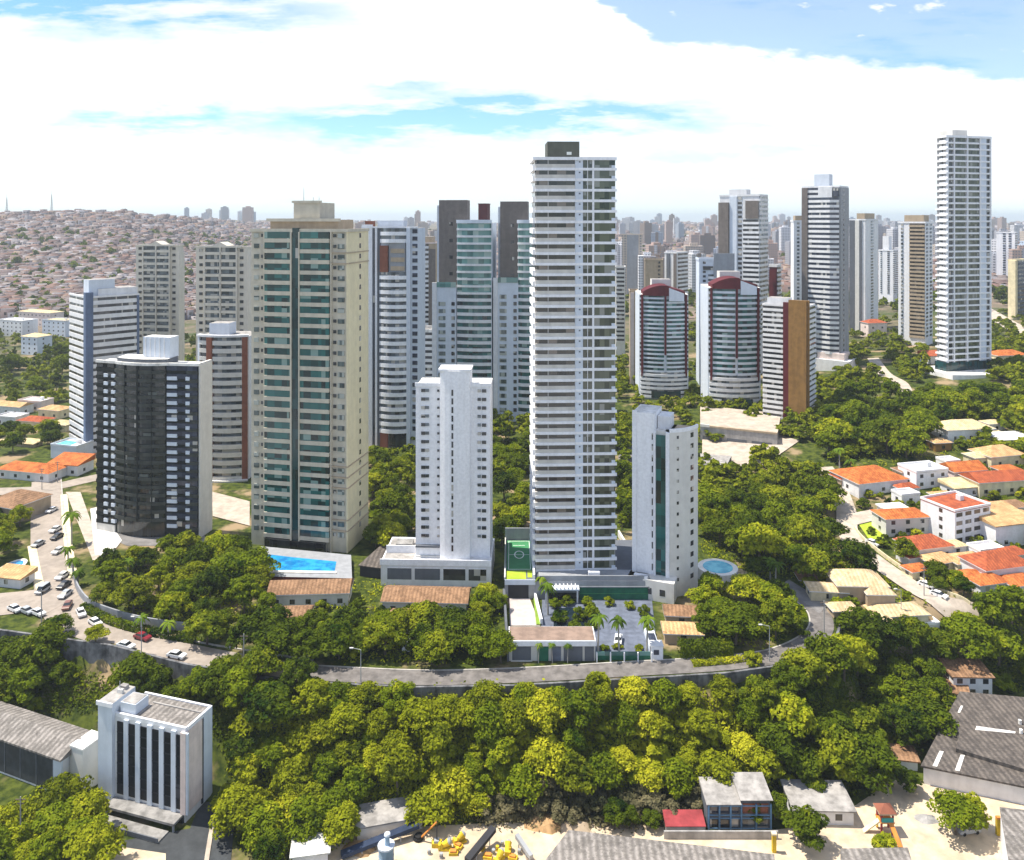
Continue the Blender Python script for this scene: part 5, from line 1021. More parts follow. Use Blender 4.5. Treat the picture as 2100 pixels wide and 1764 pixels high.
for k in range(6):
    y1 = wA * .80 - k * wA * .138
    w_ = obj('window_strip', MB().box(.12, .34, y1 - wA * .085, y1, 2.4, H - 1.4, 'g_strip'), T.e)
    mb = MB()
    for q in range(1, 7): mb.box(.06, .13, y1 - wA * .085, y1, 2.4 + q * (H - 3.8) / 7 - .1, 2.4 + q * (H - 3.8) / 7 + .1, 'dark')
    obj('spandrel', mb, w_)
    obj('pilaster', MB().box(-.08, .35, y1 - wA * .138, y1 - wA * .086, 1.8, H - .7, 'bluewhite'), T.e)  # bluish shade of the front face is in the pilaster colour
obj('pink_bounce_pier', MB().box(-.2, .4, -.15, wA * .05, 1.8, H - .65, 'pink_wall').box(.4, wB * .6, -.15, .22, 1.8, H - .65, 'pink_wall'), T.e)  # pink bounce light on the side face, painted as wall colour
obj('stair_tower', MB().prism([(-.5, wA * .83), (wB * .72, wA * .83), (wB * .72, wA), (-.5, wA)], -1, H + 2.2, 'bluewhite', 'roof_grey').box(-.8, -.5, wA * .82, wA * 1.01, H + 1.6, H + 2.4, 'white'), T.e)
obj('side_recess', MB().box(wB * .61, wB * .66, -.05, .25, .5, H - 1, 'dark').box(wB * .67, wB - .1, -.12, .22, .5, H, 'bluewhite'), T.e)
obj('tank_room', MB().box(1.0, 4.5, wA * .62, wA * .80, H - .1, H + 1.9, 'bluewhite').box(1.2, 4.3, wA * .63, wA * .79, H + 1.9, H + 2.0, 'roof_grey'), T.e); obj('antenna', MB().tube((3, wA * .9, H + 2), (3, wA * .9, H + 4.5), .12, .08, 'metal', 6).box(2.7, 3.3, wA * .86, wA * .92, H + 2.2, H + 3, 'offwhite').box(4, 5, wA * .88, wA * .95, H + 2.2, H + 2.9, 'roof_grey'), T.e)
obj('entrance_canopy', MB().box(-2.6, .1, .5, wA * .82, 1.3, 1.75, 'dirty_shaded_concrete').box(-2.5, -2.2, .6, .9, -1, 1.3, 'grey').box(-2.5, -2.2, wA * .78, wA * .81, -1, 1.3, 'grey').box(-.1, .3, .5, wA * .8, -.5, 1.3, 'g_black'), T.e); obj('steps', MB().box(-5.5, -2.7, 1.5, wA * .8, -1, .35, 'dirty_shaded_concrete').box(-5.6, -5.4, 1.5, wA * .8, .35, 1.0, 'slate'), T.e)  # canopy colour is darkened to hold the shade it stands in
BLOCK.append((T.C[0] - 3, T.C[1] + 7, 11.5))
T = Tower('hall', 'low hall with a grey corrugated roof and a dark glazed front at the left edge', -75, 126, 192, 158, 22, 1556, 2, cat='building', zb=ZV); wA, wB, H = T.wA, T.wB, T.H
obj('wall', MB().prism([(.3, .3), (wB, .3), (wB, wA), (.3, wA)], -1, H - .3, 'white2'), T.e)
obj('roof', MB().add([(-.5, -.3, H), (-.5, wA, H), (wB * .55, wA, H + 1.6), (wB * .55, -.3, H + 1.6), (wB + .4, wA, H + .6), (wB + .4, -.3, H + .6), (-.5, -.3, H - .35), (-.5, wA, H - .35), (wB + .4, -.3, H - .4), (wB + .4, wA, H - .4)], [[0, 1, 2, 3], [3, 2, 4, 5], [6, 7, 1, 0], [6, 0, 3, 5, 8]], 'corrugated_y'), T.e)
obj('glazed_front', MB().box(.05, .32, 2.4, wA, .6, H - .9, 'dark_asphalt'), T.e); mb = MB()
for k in range(4): mb.box(-.02, .06, 2.4 + k * 4.6, 2.6 + k * 4.6, .6, H - .9, 'slate')
obj('mullion', mb, T.e); obj('end_pier', MB().box(-.1, .33, .0, 2.2, -1, H - .4, 'bluewhite').box(wB * .55, wB * .95, -.6, .4, -1, H + .4, 'offwhite'), T.e); obj('link_block', MB().box(2, 7, -3.4, .2, -1, H + 1.2, 'offwhite').box(1.9, 7.1, -3.5, .2, H + 1.2, H + 1.5, 'roof_white'), T.e); BLOCK.append((T.C[0] - 8, T.C[1] + 6, 17))
sheet('yard', [(200, 1735), (390, 1700), (445, 1560), (470, 1600), (480, 1700), (470, 1800), (190, 1800)], 'dark_asphalt', .1, ZV); sheet('yard', [(225, 1735), (340, 1752), (340, 1800), (190, 1800)], 'yard', .15, ZV); strip('pavement', [(470, 1615), (440, 1680), (420, 1790)], .8, 'pave', .3)
yd = sheet('yard', [(560, 1800), (640, 1725), (730, 1690), (1000, 1672), (1300, 1690), (1500, 1712), (1700, 1690), (1830, 1600), (1900, 1600), (2120, 1640), (2120, 1800)], 'yard', .05, ZV)
for p in ((880, 1740, 5.5), (990, 1735, 5.5), (1080, 1735, 5), (1250, 1745, 6), (1400, 1725, 5), (1500, 1715, 6), (1850, 1720, 8), (1980, 1725, 8)):
    q = PX(p[0], p[1], ZV); BLOCK.append((q[0], q[1], p[2]))
def bigroof(name, label, uv, z_eave, z_back, roof, wall='white2', cat='workshop', base=ZV, lights=(), th=.35):
    """uv: roof corners front-left, front-right, back-right, back-left"""
    zz = [z_eave, z_eave, z_back, z_back]; p = [PX(u, v, z) for (u, v), z in zip(uv, zz)]; e = empty(name, label, cat, (p[0][0], p[0][1], base)); L = [(a - p[0][0], b - p[0][1], z - base) for (a, b), z in zip(p, zz)]
    c = np.mean(np.array(L), 0); I = [tuple(c + (np.array(q) - c) * .96) for q in L]
    obj('wall', MB().prism([(q[0], q[1]) for q in I], -1, [q[2] - th - .05 for q in I], wall), e); vs = L + [(a, b, z - th) for a, b, z in L]
    rf = obj('roof', MB().add(vs, [[0, 1, 2, 3], [4, 7, 6, 5], [0, 4, 5, 1], [1, 5, 6, 2], [2, 6, 7, 3], [3, 7, 4, 0]], roof), e)
    A = [np.array(q) for q in L]
    def pt(s_, t_): return (A[0] * (1 - s_) + A[1] * s_) * (1 - t_) + (A[3] * (1 - s_) + A[2] * s_) * t_ + np.array([0, 0, .05])
    for (s0, s1, t0, t1) in lights: obj('skylight', MB().quad([pt(s0, t0), pt(s1, t0), pt(s1, t1), pt(s0, t1)], 'roof_white'), rf)
    return e, pt
bigroof('workshop', 'wide workshop with a grey corrugated roof at the bottom edge', [(1090, 1800), (1592, 1800), (1588, 1752), (1166, 1702)], -10.5, -9.6, 'corrugated')
bigroof('workshop', 'smaller corrugated shed at the bottom edge under the round tree', [(1722, 1800), (1880, 1800), (1862, 1738), (1724, 1740)], -11, -10.5, 'corrugated')
e_, pt = bigroof('workshop', 'large dark grey roofed workshop with skylights and vents at the right', [(1888, 1570), (2125, 1618), (2125, 1432), (1968, 1418)], -11.5, -10, 'corrugated_dark', lights=((.36, .78, .48, .56), (.70, .78, .20, .32), (.10, .14, .02, .20), (.30, .34, .02, .2), (.1, .13, .7, .8)))
for s_, t_ in ((.82, .66), (.9, .62), (.84, .55), (.93, .58)): q = pt(s_, t_); obj('roof_vent', MB().tube(q - np.array([0, 0, .2]), q + np.array([0, 0, .8]), .35, .35, 'roof_white', 10), e_)
obj('upper_roof', MB().add([pt(.25, .22), pt(1, .12), pt(1, .55), pt(.2, .5), pt(.25, .22) + np.array([0, 0, .7]), pt(1, .12) + np.array([0, 0, .7]), pt(1, .55) + np.array([0, 0, .02]), pt(.2, .5) + np.array([0, 0, .02])], [[4, 5, 6, 7], [0, 1, 5, 4], [0, 4, 7, 3]], 'corrugated_dark'), e_)
bigroof('workshop', 'white walled shed with a grey roof in the bottom right corner', [(2075, 1800), (2140, 1800), (2140, 1665), (2050, 1655)], -9.5, -9.5, 'corrugated', 'white')
house(1995, 1432, 9, 6, 5, -2, 'white service block with small dark windows above the workshops', 'tile_brown', 'white2', .9, 'shed', wins=3, storeys=2, name='service_block', cat='building', z=ZV + 1); house(1960, 1450, 5, 8, 3.2, -24, 'low shed with a brown roof beside the white service block', 'tile_brown', 'grey', .6, 'shed', wins=1, name='shed', cat='shed', z=ZV + .5); sheet('yard', [(1920, 1500), (1965, 1505), (2010, 1450), (1985, 1440), (1945, 1462)], 'pool_edge', .2, ZV)
house(1850, 1578, 6, 4, 2, -10, 'small blue walled hut with a rusty roof at the edge of the trees', 'tile_brown', 'bluewhite', .4, 'shed', wins=0, name='hut', cat='hut', z=ZV); house(1690, 1692, 11, 7, 2.8, -2, 'grey roofed hut behind the big round tree', 'roof_grey', 'white2', .5, 'shed', wins=2, name='hut', cat='hut', z=ZV); house(636, 1780, 6, 4, 2.4, 10, 'small white roofed shed at the foot of the thicket', 'roof_white', 'white2', .3, 'shed', wins=0, name='shed', cat='shed', z=ZV)
b0 = PX(1452, 1705, ZV); bb = empty('two_storey_block', 'blue framed two storey block with stepped pale roofs by the red roofed store', 'building', (*b0, ZV)); 
obj('wall', MB().box(0, 6.2, .6, 6, -.5, 5.0, 'slate').box(6.2, 11.8, .6, 6, -.5, 5.7, 'slate'), bb); obj('roof', MB().prism([(-.3, -.2), (6.2, -.2), (6.2, 6.3), (-.3, 6.3)], 5.0, [5.1, 5.1, 5.8, 5.8], 'roof_grey').prism([(6.0, -.2), (12.1, -.2), (12.1, 6.3), (6.0, 6.3)], 5.82, [5.9, 5.9, 6.7, 6.7], 'roof_grey'), bb)
mb = MB()
for x in (0, 2.0, 4.1, 6.1, 8.9, 11.6): mb.box(x, x + .28, -.1, .2, -.3, 5.0, 'steel_blue')
for z_ in (.4, 2.3, 2.9, 4.6): mb.box(.28, 11.6, .0, .12, z_, z_ + .18, 'steel_blue')
obj('frame', mb, bb); obj('window', MB().box(.5, 5.8, .5, .62, .3, 2, 'g_dark').box(6.6, 11.4, .5, .62, .3, 2, 'g_mix').box(.5, 5.8, .5, .62, 3, 4.5, 'g_navy').box(6.6, 11.4, .5, .62, 3, 4.8, 'brick'), bb)
q = PX(1366, 1712, ZV); rs = empty('store', 'low store with a red roof and a grey wall left of the blue framed block', 'shed', (*q, ZV)); obj('wall', MB().box(0, 7.3, 0, 3, -.5, 1.5, 'concrete'), rs); obj('roof', MB().prism([(-.1, -.1), (7.4, -.1), (7.4, 3.1), (-.1, 3.1)], 1.5, [1.6, 1.6, 2.4, 2.4], 'red'), rs)
q = PX(1362, 1722, ZV); tag(obj('yard_wall', MB().box(q[0], q[0] + 21, q[1], q[1] + .3, ZV, ZV + 1.5, 'concrete')), 'low grey yard wall in front of the red store', 'wall')
q = PX(1570, 1715, ZV); tag(obj('yellow_post', MB().box(q[0], q[0] + .7, q[1] - 4, q[1] - 3.4, ZV, ZV + 3.2, 'yellow').box(q[0] - .1, q[0] + .8, q[1] - 4.1, q[1] - 3.3, ZV + 3.2, ZV + 3.5, 'cream')), 'yellow gate post at the end of the yard wall', 'post'); q = PX(2045, 1715, ZV); tag(obj('yellow_post', MB().box(q[0], q[0] + .8, q[1], q[1] + .6, ZV, ZV + 3, 'yellow').box(q[0], q[0] + .8, q[1], q[1] + .6, ZV + 3, ZV + 3.4, 'orange')), 'yellow post beside the bottom right shed', 'post')
# concrete plant: silo, conveyors, yellow machines
q = PX(792, 1775, ZV); si = empty('silo', 'blue grey silo with a round top and vent pipe at the bottom edge', 'silo', (*q, ZV)); obj('tank', MB().tube((0, 0, 0), (0, 0, 3.4), 1.35, 1.35, 'silo_blue', 18).tube((0, 0, 3.4), (0, 0, 3.7), 1.5, 1.5, 'bluewhite', 18).tube((0, 0, 1.7), (0, 0, 1.85), 1.4, 1.4, 'silo_blue', 18), si); obj('vent_pipe', MB().tube((.2, 0, 3.7), (.2, 0, 5.4), .45, .38, 'silo_blue', 10).tube((.2, 0, 5.4), (.2, 0, 5.7), .6, .5, 'bluewhite', 10), si)
def conveyor(label, a, c, z0, z1, wd, mat, name='conveyor'):
    pa, pc = PX(*a, ZV), PX(*c, ZV); e = empty(name, label, 'conveyor', (*pa, ZV)); d = np.array([pc[0] - pa[0], pc[1] - pa[1]]); L = np.linalg.norm(d); d /= L; n = np.array([d[1], -d[0]]) * wd / 2
    vs = []
    for k, z in ((0, z0), (L, z1)):
        for s_ in (-1, 1):
            for dz in (0, .7): vs.append((*(d * k + n * s_), z + dz))
    obj('belt', MB().add(vs, [[0, 2, 6, 4], [1, 5, 7, 3], [0, 4, 5, 1], [2, 3, 7, 6], [0, 1, 3, 2], [4, 6, 7, 5]], mat), e)
    for k in (.25, .75):
        c_ = d * L * k; zz = z0 + (z1 - z0) * k
        for s_ in (-1, 1): obj('leg', MB().tube((*(c_ + n * s_), 0), (*(c_ + n * s_), zz), .1, .1, 'metal', 6), e)
conveyor('dark blue conveyor running along the shed beside the silo', (700, 1762), (858, 1712), .4, 1.6, 1.4, 'navy'); conveyor('black conveyor standing between two yellow machine groups', (958, 1775), (1012, 1728), .5, 2.2, 1.3, 'dark'); conveyor('grey conveyor on the right of the yellow machines', (1090, 1768), (1060, 1738), .5, 1.8, .8, 'metal')
house(800, 1712, 12, 5, 2.4, 14, 'beige roofed shed behind the silo at the bottom', 'roof_grey', 'offwhite', .3, 'shed', wins=0, name='shed', cat='shed', z=ZV)
for i, (u, v, lb) in enumerate(((915, 1742, 'yellow mixing machine left of the black conveyor'), (945, 1728, 'small yellow machine with grey drum behind the black conveyor'), (1025, 1765, 'yellow machine at the bottom edge right of the black conveyor'), (1042, 1748, 'yellow and grey machine beside the grey conveyor'))):
    q = PX(u, v, ZV); e = empty('mixing_machine', lb, 'machine', (*q, ZV), .5 * i); e.scale = (.75, .75, .75); obj('frame', MB().box(-1.3, 1.3, -.8, .8, .1, .5, 'yellow').box(-1.2, -.9, -.7, -.4, -.1, 2, 'yellow').box(.9, 1.2, .4, .7, -.1, 2, 'yellow'), e); obj('drum', MB().tube((-.9, 0, .9), (.7, 0, 1.9), .55, .85, 'yellow', 12).tube((.7, 0, 1.9), (1.1, 0, 2.15), .85, .4, 'metal', 12), e); obj('hopper', MB().prism([(-1.9, -.7), (-1.3, -.7), (-1.3, .7), (-1.9, .7)], .3, 1.5, 'yellow'), e)
tg = PX(896, 1735, ZV); e = empty('drill_rig', 'orange mast rig with a yellow base beside the tyre heap', 'rig', (*tg, ZV)); obj('mast', MB().tube((0, 0, 0), (0, 0, 4.6), .13, .1, 'dark', 6).tube((0, 0, 4.4), (-2.6, 1.0, 1.2), .16, .16, 'orange', 6).tube((-2.6, 1, 1.2), (-3.4, 1.3, .1), .16, .16, 'orange', 6), e); obj('base', MB().box(-.9, .9, -.6, .6, .05, .8, 'yellow').box(-.5, .4, -.5, .5, .8, 1.2, 'metal'), e)
q = PX(858, 1722, ZV); tag(obj('tyre_heap', MB().tube((*q, ZV), (*q, ZV + .5), .9, .9, 'tyre', 14).tube((q[0] + .1, q[1], ZV + .5), (q[0] + .1, q[1], ZV + .9), .75, .75, 'tyre', 14)), 'two black tyres stacked on the pale yard', 'tyres')
q = PX(962, 1672, ZV); tag(obj('gate_pillar', MB().box(q[0], q[0] + .9, q[1], q[1] + .9, ZV, ZV + 2.2, 'tan').box(q[0] - .1, q[0] + 1, q[1] - .1, q[1] + 1, ZV + 2.2, ZV + 2.4, 'cream')), 'single tan pillar at the back of the pale yard', 'pillar')
for i, (u, v, k) in enumerate(((930, 1752, 0), (938, 1748, 0), (968, 1758, 0), (1000, 1760, 0), (1012, 1752, 1), (1030, 1735, 1), (1052, 1762, 0), (905, 1760, 1), (922, 1728, 1), (985, 1742, 0), (1065, 1752, 1), (880, 1752, 1), (940, 1738, 0), (1020, 1745, 0))):
    q = PX(u, v, ZV); mb = MB().tube((0, 0, 0), (0, 0, .9), .32, .32, 'yellow' if k == 0 else 'metal', 10).tube((0, 0, .4), (0, 0, .48), .35, .35, 'dark', 10) if i % 3 else MB().box(-.8, .8, -.5, .5, 0, .5, 'yellow' if k == 0 else 'concrete').box(-.6, .5, -.4, .3, .5, .8, 'orange' if k == 0 else 'metal')
    o = tag(obj('drum' if i % 3 else 'crate', mb), ('yellow' if k == 0 else 'grey') + (' drum' if i % 3 else ' crate') + ' standing among the yellow machines on the pale yard', 'drum' if i % 3 else 'crate', ('yellow' if k == 0 else 'grey') + (' drums' if i % 3 else ' crates') + ' among the machines'); o.location = (*q, ZV); o.rotation_euler = (0, 0, i)
for i, (u, v, w_, mt, lb) in enumerate(((735, 1742, 2.2, 'earth', 'brown heap of earth beside the silo shed'), (1120, 1690, 3.0, 'earth', 'long low heap of earth at the back of the pale yard'), (1180, 1692, 2.6, 'tan', 'heap of tan rubble near the corrugated workshop'), (1900, 1680, 1.6, 'concrete', 'small grey rubble heap beside the broad tree'))):
    q = PX(u, v, ZV); g2 = np.random.default_rng(i); mb = MB(); n = 14; vs = [(0, 0, w_ * .45)]
    for r_, zz in ((.5, .32), (1.0, -.1)):
        for k in range(n): a = 2 * math.pi * k / n; rr = w_ * r_ * g2.uniform(.8, 1.2); vs.append((math.cos(a) * rr * 1.6, math.sin(a) * rr, w_ * zz * g2.uniform(.7, 1.2)))
    mb.add(vs, [[0, 1 + k, 1 + (k + 1) % n] for k in range(n)] + [[1 + k, 1 + n + k, 1 + n + (k + 1) % n, 1 + (k + 1) % n] for k in range(n)], mt); o = tag(obj('earth_heap', mb), lb, 'heap'); o.location = (*q, ZV)
# play slide with coloured parts
q = PX(1815, 1705, ZV); e = empty('play_tower', 'coloured playground tower with slides between the trees', 'playground', (*q, ZV)); obj('frame', MB().box(-1.2, -.9, -1, -.7, 0, 4, 'red').box(.9, 1.2, -1, -.7, 0, 4, 'red').box(-1.2, -.9, .8, 1.1, 0, 4, 'red').box(.9, 1.2, .8, 1.1, 0, 4, 'red').box(-1.3, 1.3, -1.1, 1.2, 2.2, 2.4, 'orange'), e); obj('roof', MB().hip(-1.6, 1.6, -1.4, 1.5, 4.2, 1.0, 'brick', under='tan'), e)
obj('slide', MB().add([(-1.2, -.6, 2.4), (-1.2, .3, 2.4), (-4.2, .3, .2), (-4.2, -.6, .2), (-1.2, -.6, 2.1), (-1.2, .3, 2.1), (-4.2, .3, 0), (-4.2, -.6, 0)], [[0, 1, 2, 3], [4, 7, 6, 5], [0, 3, 7, 4], [1, 5, 6, 2]], 'cream').add([(.2, -1, 2.4), (1, -1, 2.4), (1.4, -4, .2), (.6, -4, .2), (.2, -1, 2.1), (1, -1, 2.1), (1.4, -4, 0), (.6, -4, 0)], [[0, 1, 2, 3], [4, 7, 6, 5], [0, 3, 7, 4], [1, 5, 6, 2]], 'orange'), e); obj('panel', MB().box(-1.1, 1.1, -1.05, -.95, 2.4, 3.2, 'teal_paint').box(-1.25, -1.15, .4, 1, .4, 2, 'yellow'), e)

# ------------------------------------------------------------------ cars
def car(u, v, rz, mat, label, z=None, van=False, pick=False):
    p = G(u, v) if z is None else (*PX(u, v, z), z); e = empty('parked_car', label, 'car', (p[0], p[1], p[2] + .12), R(rz)); hb = 1.9 if van else 1.45
    prof = [(-2.15, .35), (-2.2, .8), (-1.9, .95), (-.9, 1.0), (-.2, .98), (1.3, 1.0), (2.1, .9), (2.15, .35)]
    vs = [(x, y, z_) for y in (-.85, .85) for x, z_ in prof]; n = len(prof)
    obj('body', MB().add(vs, [list(range(n)), list(range(n, 2 * n))[::-1]] + [[i, n + i, n + (i + 1) % n, (i + 1) % n] for i in range(n)], mat), e)
    c0, c1, r0, r1 = (-1.1, .5, -.6, .2) if pick else ((-1.5, 2.05, -1.0, 1.9) if van else (-1.15, 1.75, -.45, 1.1))
    gl = [(c0, -.78, .97), (c1, -.78, .97), (c1, .78, .97), (c0, .78, .97), (r0, -.62, hb - .06), (r1, -.62, hb - .06), (r1, .62, hb - .06), (r0, .62, hb - .06)]
    obj('window', MB().add(gl, [[0, 1, 5, 4], [1, 2, 6, 5], [2, 3, 7, 6], [3, 0, 4, 7]], 'g_black'), e); obj('roof', MB().prism([(r0, -.63), (r1, -.63), (r1, .63), (r0, .63)], hb - .07, hb, mat), e)
    for x in (-1.35, 1.35):
        for y in (-.86, .68): obj('wheel', MB().tube((x, y, .32), (x, y + .18, .32), .33, .33, 'tyre', 10), e)
    return e
paint('car_white', (.78, .78, .78), rough=.25, var=.03, spec=.5, streak=False); paint('car_silver', (.40, .42, .44), rough=.25, var=.03, spec=.5, streak=False); paint('car_red', (.22, .02, .03), rough=.25, var=.03, spec=.5, streak=False); paint('car_dark', (.03, .03, .035), rough=.25, var=.03, spec=.5, streak=False); paint('car_brown', (.22, .10, .07), rough=.3, var=.05, spec=.5, streak=False)
for a in ((106, 1050, 82, 'car_white', 'white car topmost in the row parked up the left street'), (114, 1090, 82, 'car_white', 'white car parked just ahead of a dark one on the left street'), (117, 1105, 82, 'car_dark', 'dark car tucked behind a white one on the left street'), (120, 1134, 82, 'car_white', 'white car parked alone halfway down the left street'), (78, 1120, 82, 'car_silver', 'grey car in the shade of the street trees'), (128, 1186, 84, 'car_white', 'white car under the small palms on the left street'), (131, 1205, 84, 'car_dark', 'black car between two white ones near the curve'), (134, 1224, 86, 'car_silver', 'silver pickup close to the start of the curved wall'), (138, 1247, 106, 'car_brown', 'reddish brown car where the street begins to curve'), (166, 1262, 128, 'car_white', 'white car at the start of the curve beside the hedge'), (195, 1282, 142, 'car_white', 'white van after the curve beside the hedge'), (292, 1312, 155, 'car_red', 'dark red car below the curved grey wall'), (258, 1330, 158, 'car_white', 'white car parked against the retaining wall'), (362, 1350, 162, 'car_white', 'white car farthest along the curved street under the trees'), (78, 1262, 150, 'car_white', 'white car in the line parked at the street corner'), (55, 1258, 150, 'car_silver', 'silver car in the line parked at the street corner'), (30, 1254, 150, 'car_white', 'pale car at the left end of the line at the street corner'), (1900, 1205, 128, 'car_white', 'white car parked on the hill road beside a utility pole'), (1925, 1225, 128, 'car_white', 'white car parked farther down the hill road under trees')): car(*a)
car(1268, 1318, 78, 'car_white', 'white car parked on the blue grey forecourt', 0.05); car(88, 1215, 84, 'car_silver', 'grey van in the shadow by the tan wall', van=True); car(838, 1330, 80, 'car_white', 'white van between the trees below the brown roofs', van=True); car(1790, 1118, 120, 'car_white', 'pale car parked behind the lawn by the hill road'); car(1985, 1708, 10, 'car_silver', 'silver car under the large tree in the pale yard', ZV)
q = G(1968, 1092); mbt = MB().add([(q[0] - 4, q[1] - 1, q[2] + 4.8), (q[0] + 1, q[1] - 1, q[2] + 4.2), (q[0] + .5, q[1] + 3, q[2] + 5.2), (q[0] - 2.5, q[1] + 2, q[2] + 6.8)], [[0, 1, 3], [1, 2, 3], [2, 0, 3]], 'tarp_blue'); tag(obj('tarpaulin', mbt), 'bright blue tarpaulin beside the four storey white building', 'tarpaulin')
# street lamps and poles
def lamp(u, v, hgt, label, z=None, arm=1.6, name='street_lamp'):
    p = G(u, v) if z is None else (*PX(u, v, z), z); e = empty(name, label, 'street lamp', p); obj('pole', MB().tube((0, 0, -.3), (0, 0, hgt), .11, .07, 'lamp_grey', 7).tube((0, 0, hgt), (-arm, 0, hgt + .35), .06, .05, 'lamp_grey', 6), e); obj('lamp_head', MB().box(-arm - .8, -arm, -.16, .16, hgt + .26, hgt + .46, 'offwhite'), e)
def pole(u, v, hgt, label):
    p = G(u, v); e = empty('utility_pole', label, 'utility pole', p); obj('pole', MB().tube((0, 0, -.3), (0, 0, hgt), .15, .10, 'concrete', 7), e); obj('crossarm', MB().box(-.9, .9, -.07, .07, hgt - .6, hgt - .45, 'bark').box(-.6, .6, -.07, .07, hgt - 1.3, hgt - 1.15, 'bark'), e)
lamp(740, 1400, 7, 'pale street lamp leaning over the thicket from the street wall'); lamp(1578, 1358, 8, 'pale street lamp on the right bend of the ring street'); lamp(290, 1340, 8, 'street lamp beside the dark red car'); pole(85, 1285, 9, 'dark utility pole at the left street corner'); pole(1895, 1225, 8, 'slim utility pole beside the white car on the hill road'); pole(1690, 1310, 9, 'utility pole at the right bend of the ring street'); pole(42, 1760, 11, 'grey utility pole among the trees in the bottom left corner'); pole(500, 1375, 8, 'pole with a pale top at the edge of the dark trees'); lamp(1848, 1268, 7, 'white street lamp above the straw roofed villa', arm=1.0)
pole(118, 990, 8, 'utility pole at the junction beside the orange roofs'); pole(86, 1005, 8, 'utility pole in front of the long orange roof')
# ------------------------------------------------------------------ planting
for u, v, r in ((1465, 880, 10), (1510, 885, 10), (1555, 890, 10), (1470, 925, 11), (1520, 925, 11), (1570, 905, 9), (1610, 905, 7), (1500, 950, 8), (1640, 925, 9), (1600, 935, 8), (1985, 800, 16), (1940, 800, 14), (2040, 800, 14)):
    q = G(u, v); BLOCK.append((q[0], q[1], r))
for (u, v, r) in ((1085, 1300, 12), (1085, 1210, 12), (1250, 1290, 17), (700, 1155, 12), (900, 1180, 16), (300, 1040, 24), (620, 1100, 22), (1370, 1195, 13), (1470, 1163, 9)):
    q = G(u, v + 20); BLOCK.append((q[0], q[1] + 4, r))
TH = [(480, 1530), (640, 1448), (900, 1455), (1250, 1445), (1500, 1430), (1560, 1520), (1590, 1630), (1300, 1632), (1080, 1640), (960, 1676), (760, 1715), (560, 1770), (480, 1700)]
LT = [(-20, 1345), (110, 1372), (270, 1430), (420, 1405), (620, 1425), (560, 1500), (480, 1640), (445, 1600), (445, 1500), (230, 1455), (-20, 1475)]
RT = [(1520, 1440), (1700, 1352), (1760, 1335), (1960, 1335), (2120, 1345), (2120, 1420), (1960, 1402), (1930, 1500), (1870, 1560), (1800, 1625), (1610, 1665), (1570, 1540)]
MID = [(1440, 1040), (1560, 1010), (1690, 1020), (1725, 1110), (1770, 1195), (1650, 1205), (1560, 1195), (1445, 1140)]
GT = 'trees in the thicket below the curved street'
grove(TH, 84, 4.2, 'yellow green bushy tree in the thicket below the curved street wall', GT, ['feather', 'feather', 'feather', 'round'], [2, 2, 2, 0], (.75, 1.2), seed=1)
grove(LT, 36, 4.6, 'dark green tree between the left retaining wall and the white office building', 'dark trees above the office building', ['round', 'wide', 'round'], [1, 1, 0], (.8, 1.3), seed=2)
grove([(-20, 1690), (150, 1675), (200, 1720), (215, 1800), (-20, 1840)], 15, 4.2, 'bright green tree in the clump at the bottom left corner', 'trees in the bottom left corner', ['round', 'wide'], [0, 0, 2], (.8, 1.1), seed=3)
grove(RT, 44, 5.4, 'dark green tree in the wood between the ring street and the grey roofed workshop', 'trees in the right wood', ['round', 'wide', 'round'], [1, 0, 1], (.95, 1.5), seed=4)
grove(MID, 34, 5.6, 'rounded green tree in the park right of the teal strip tower', 'trees in the park by the hill road', ['round', 'wide'], [0, 1, 1], (.9, 1.5), seed=5)
grove([(1440, 1235), (1560, 1215), (1625, 1250), (1630, 1320), (1560, 1330), (1450, 1330)], 11, 5, 'broad green tree behind the clipped hedge at the bend of the ring street', 'trees behind the clipped hedge', ['wide', 'round'], [0, 1], (.9, 1.35), seed=6)
grove([(1690, 860), (1760, 800), (1960, 830), (2110, 800), (2110, 880), (1930, 890), (1890, 960), (1740, 960), (1690, 940)], 34, 7, 'green tree on the wooded hillside above the villas', 'trees on the right hillside', ['round', 'wide'], [0, 1, 0], (1.1, 1.8), seed=7)
grove([(1268, 760), (1300, 720), (1302, 1110), (1268, 1100)], 9, 5, 'green tree in the strip between the tallest tower and the teal strip tower', 'trees between the two towers', ['round', 'tall'], [0, 1], (.9, 1.3), seed=8)
grove([(760, 950), (845, 945), (845, 1130), (765, 1150)], 15, 3.8, 'green tree between the wide beige tower and the slim white tower', 'trees left of the slim white tower', ['round', 'wide'], [1, 2], (.9, 1.3), seed=9)
grove([(1010, 930), (1088, 900), (1088, 1100), (1012, 1130)], 16, 3.8, 'green tree between the slim white tower and the tallest tower', 'trees right of the slim white tower', ['round', 'wide'], [0, 1], (.9, 1.25), seed=10)
grove([(185, 1175), (330, 1150), (410, 1130), (520, 1130), (540, 1200), (560, 1290), (430, 1310), (300, 1270), (200, 1240)], 27, 4.8, 'green tree in the garden below the black curved tower', 'trees below the black curved tower', ['round', 'wide', 'round'], [0, 1, 2], (.8, 1.35), seed=11)
grove([(560, 1310), (760, 1300), (1035, 1290), (1035, 1365), (640, 1370), (480, 1345)], 20, 4.6, 'dark green tree along the street before the brown roofed houses', 'trees before the brown roofed houses', ['round', 'wide'], [1, 0, 1], (.75, 1.2), seed=12)
grove([(-20, 1060), (55, 1050), (75, 1130), (60, 1230), (-20, 1240)], 7, 5, 'green street tree left of the parked cars at the left edge', 'trees left of the street', ['round', 'tall'], [0, 1], (.8, 1.2), seed=13)
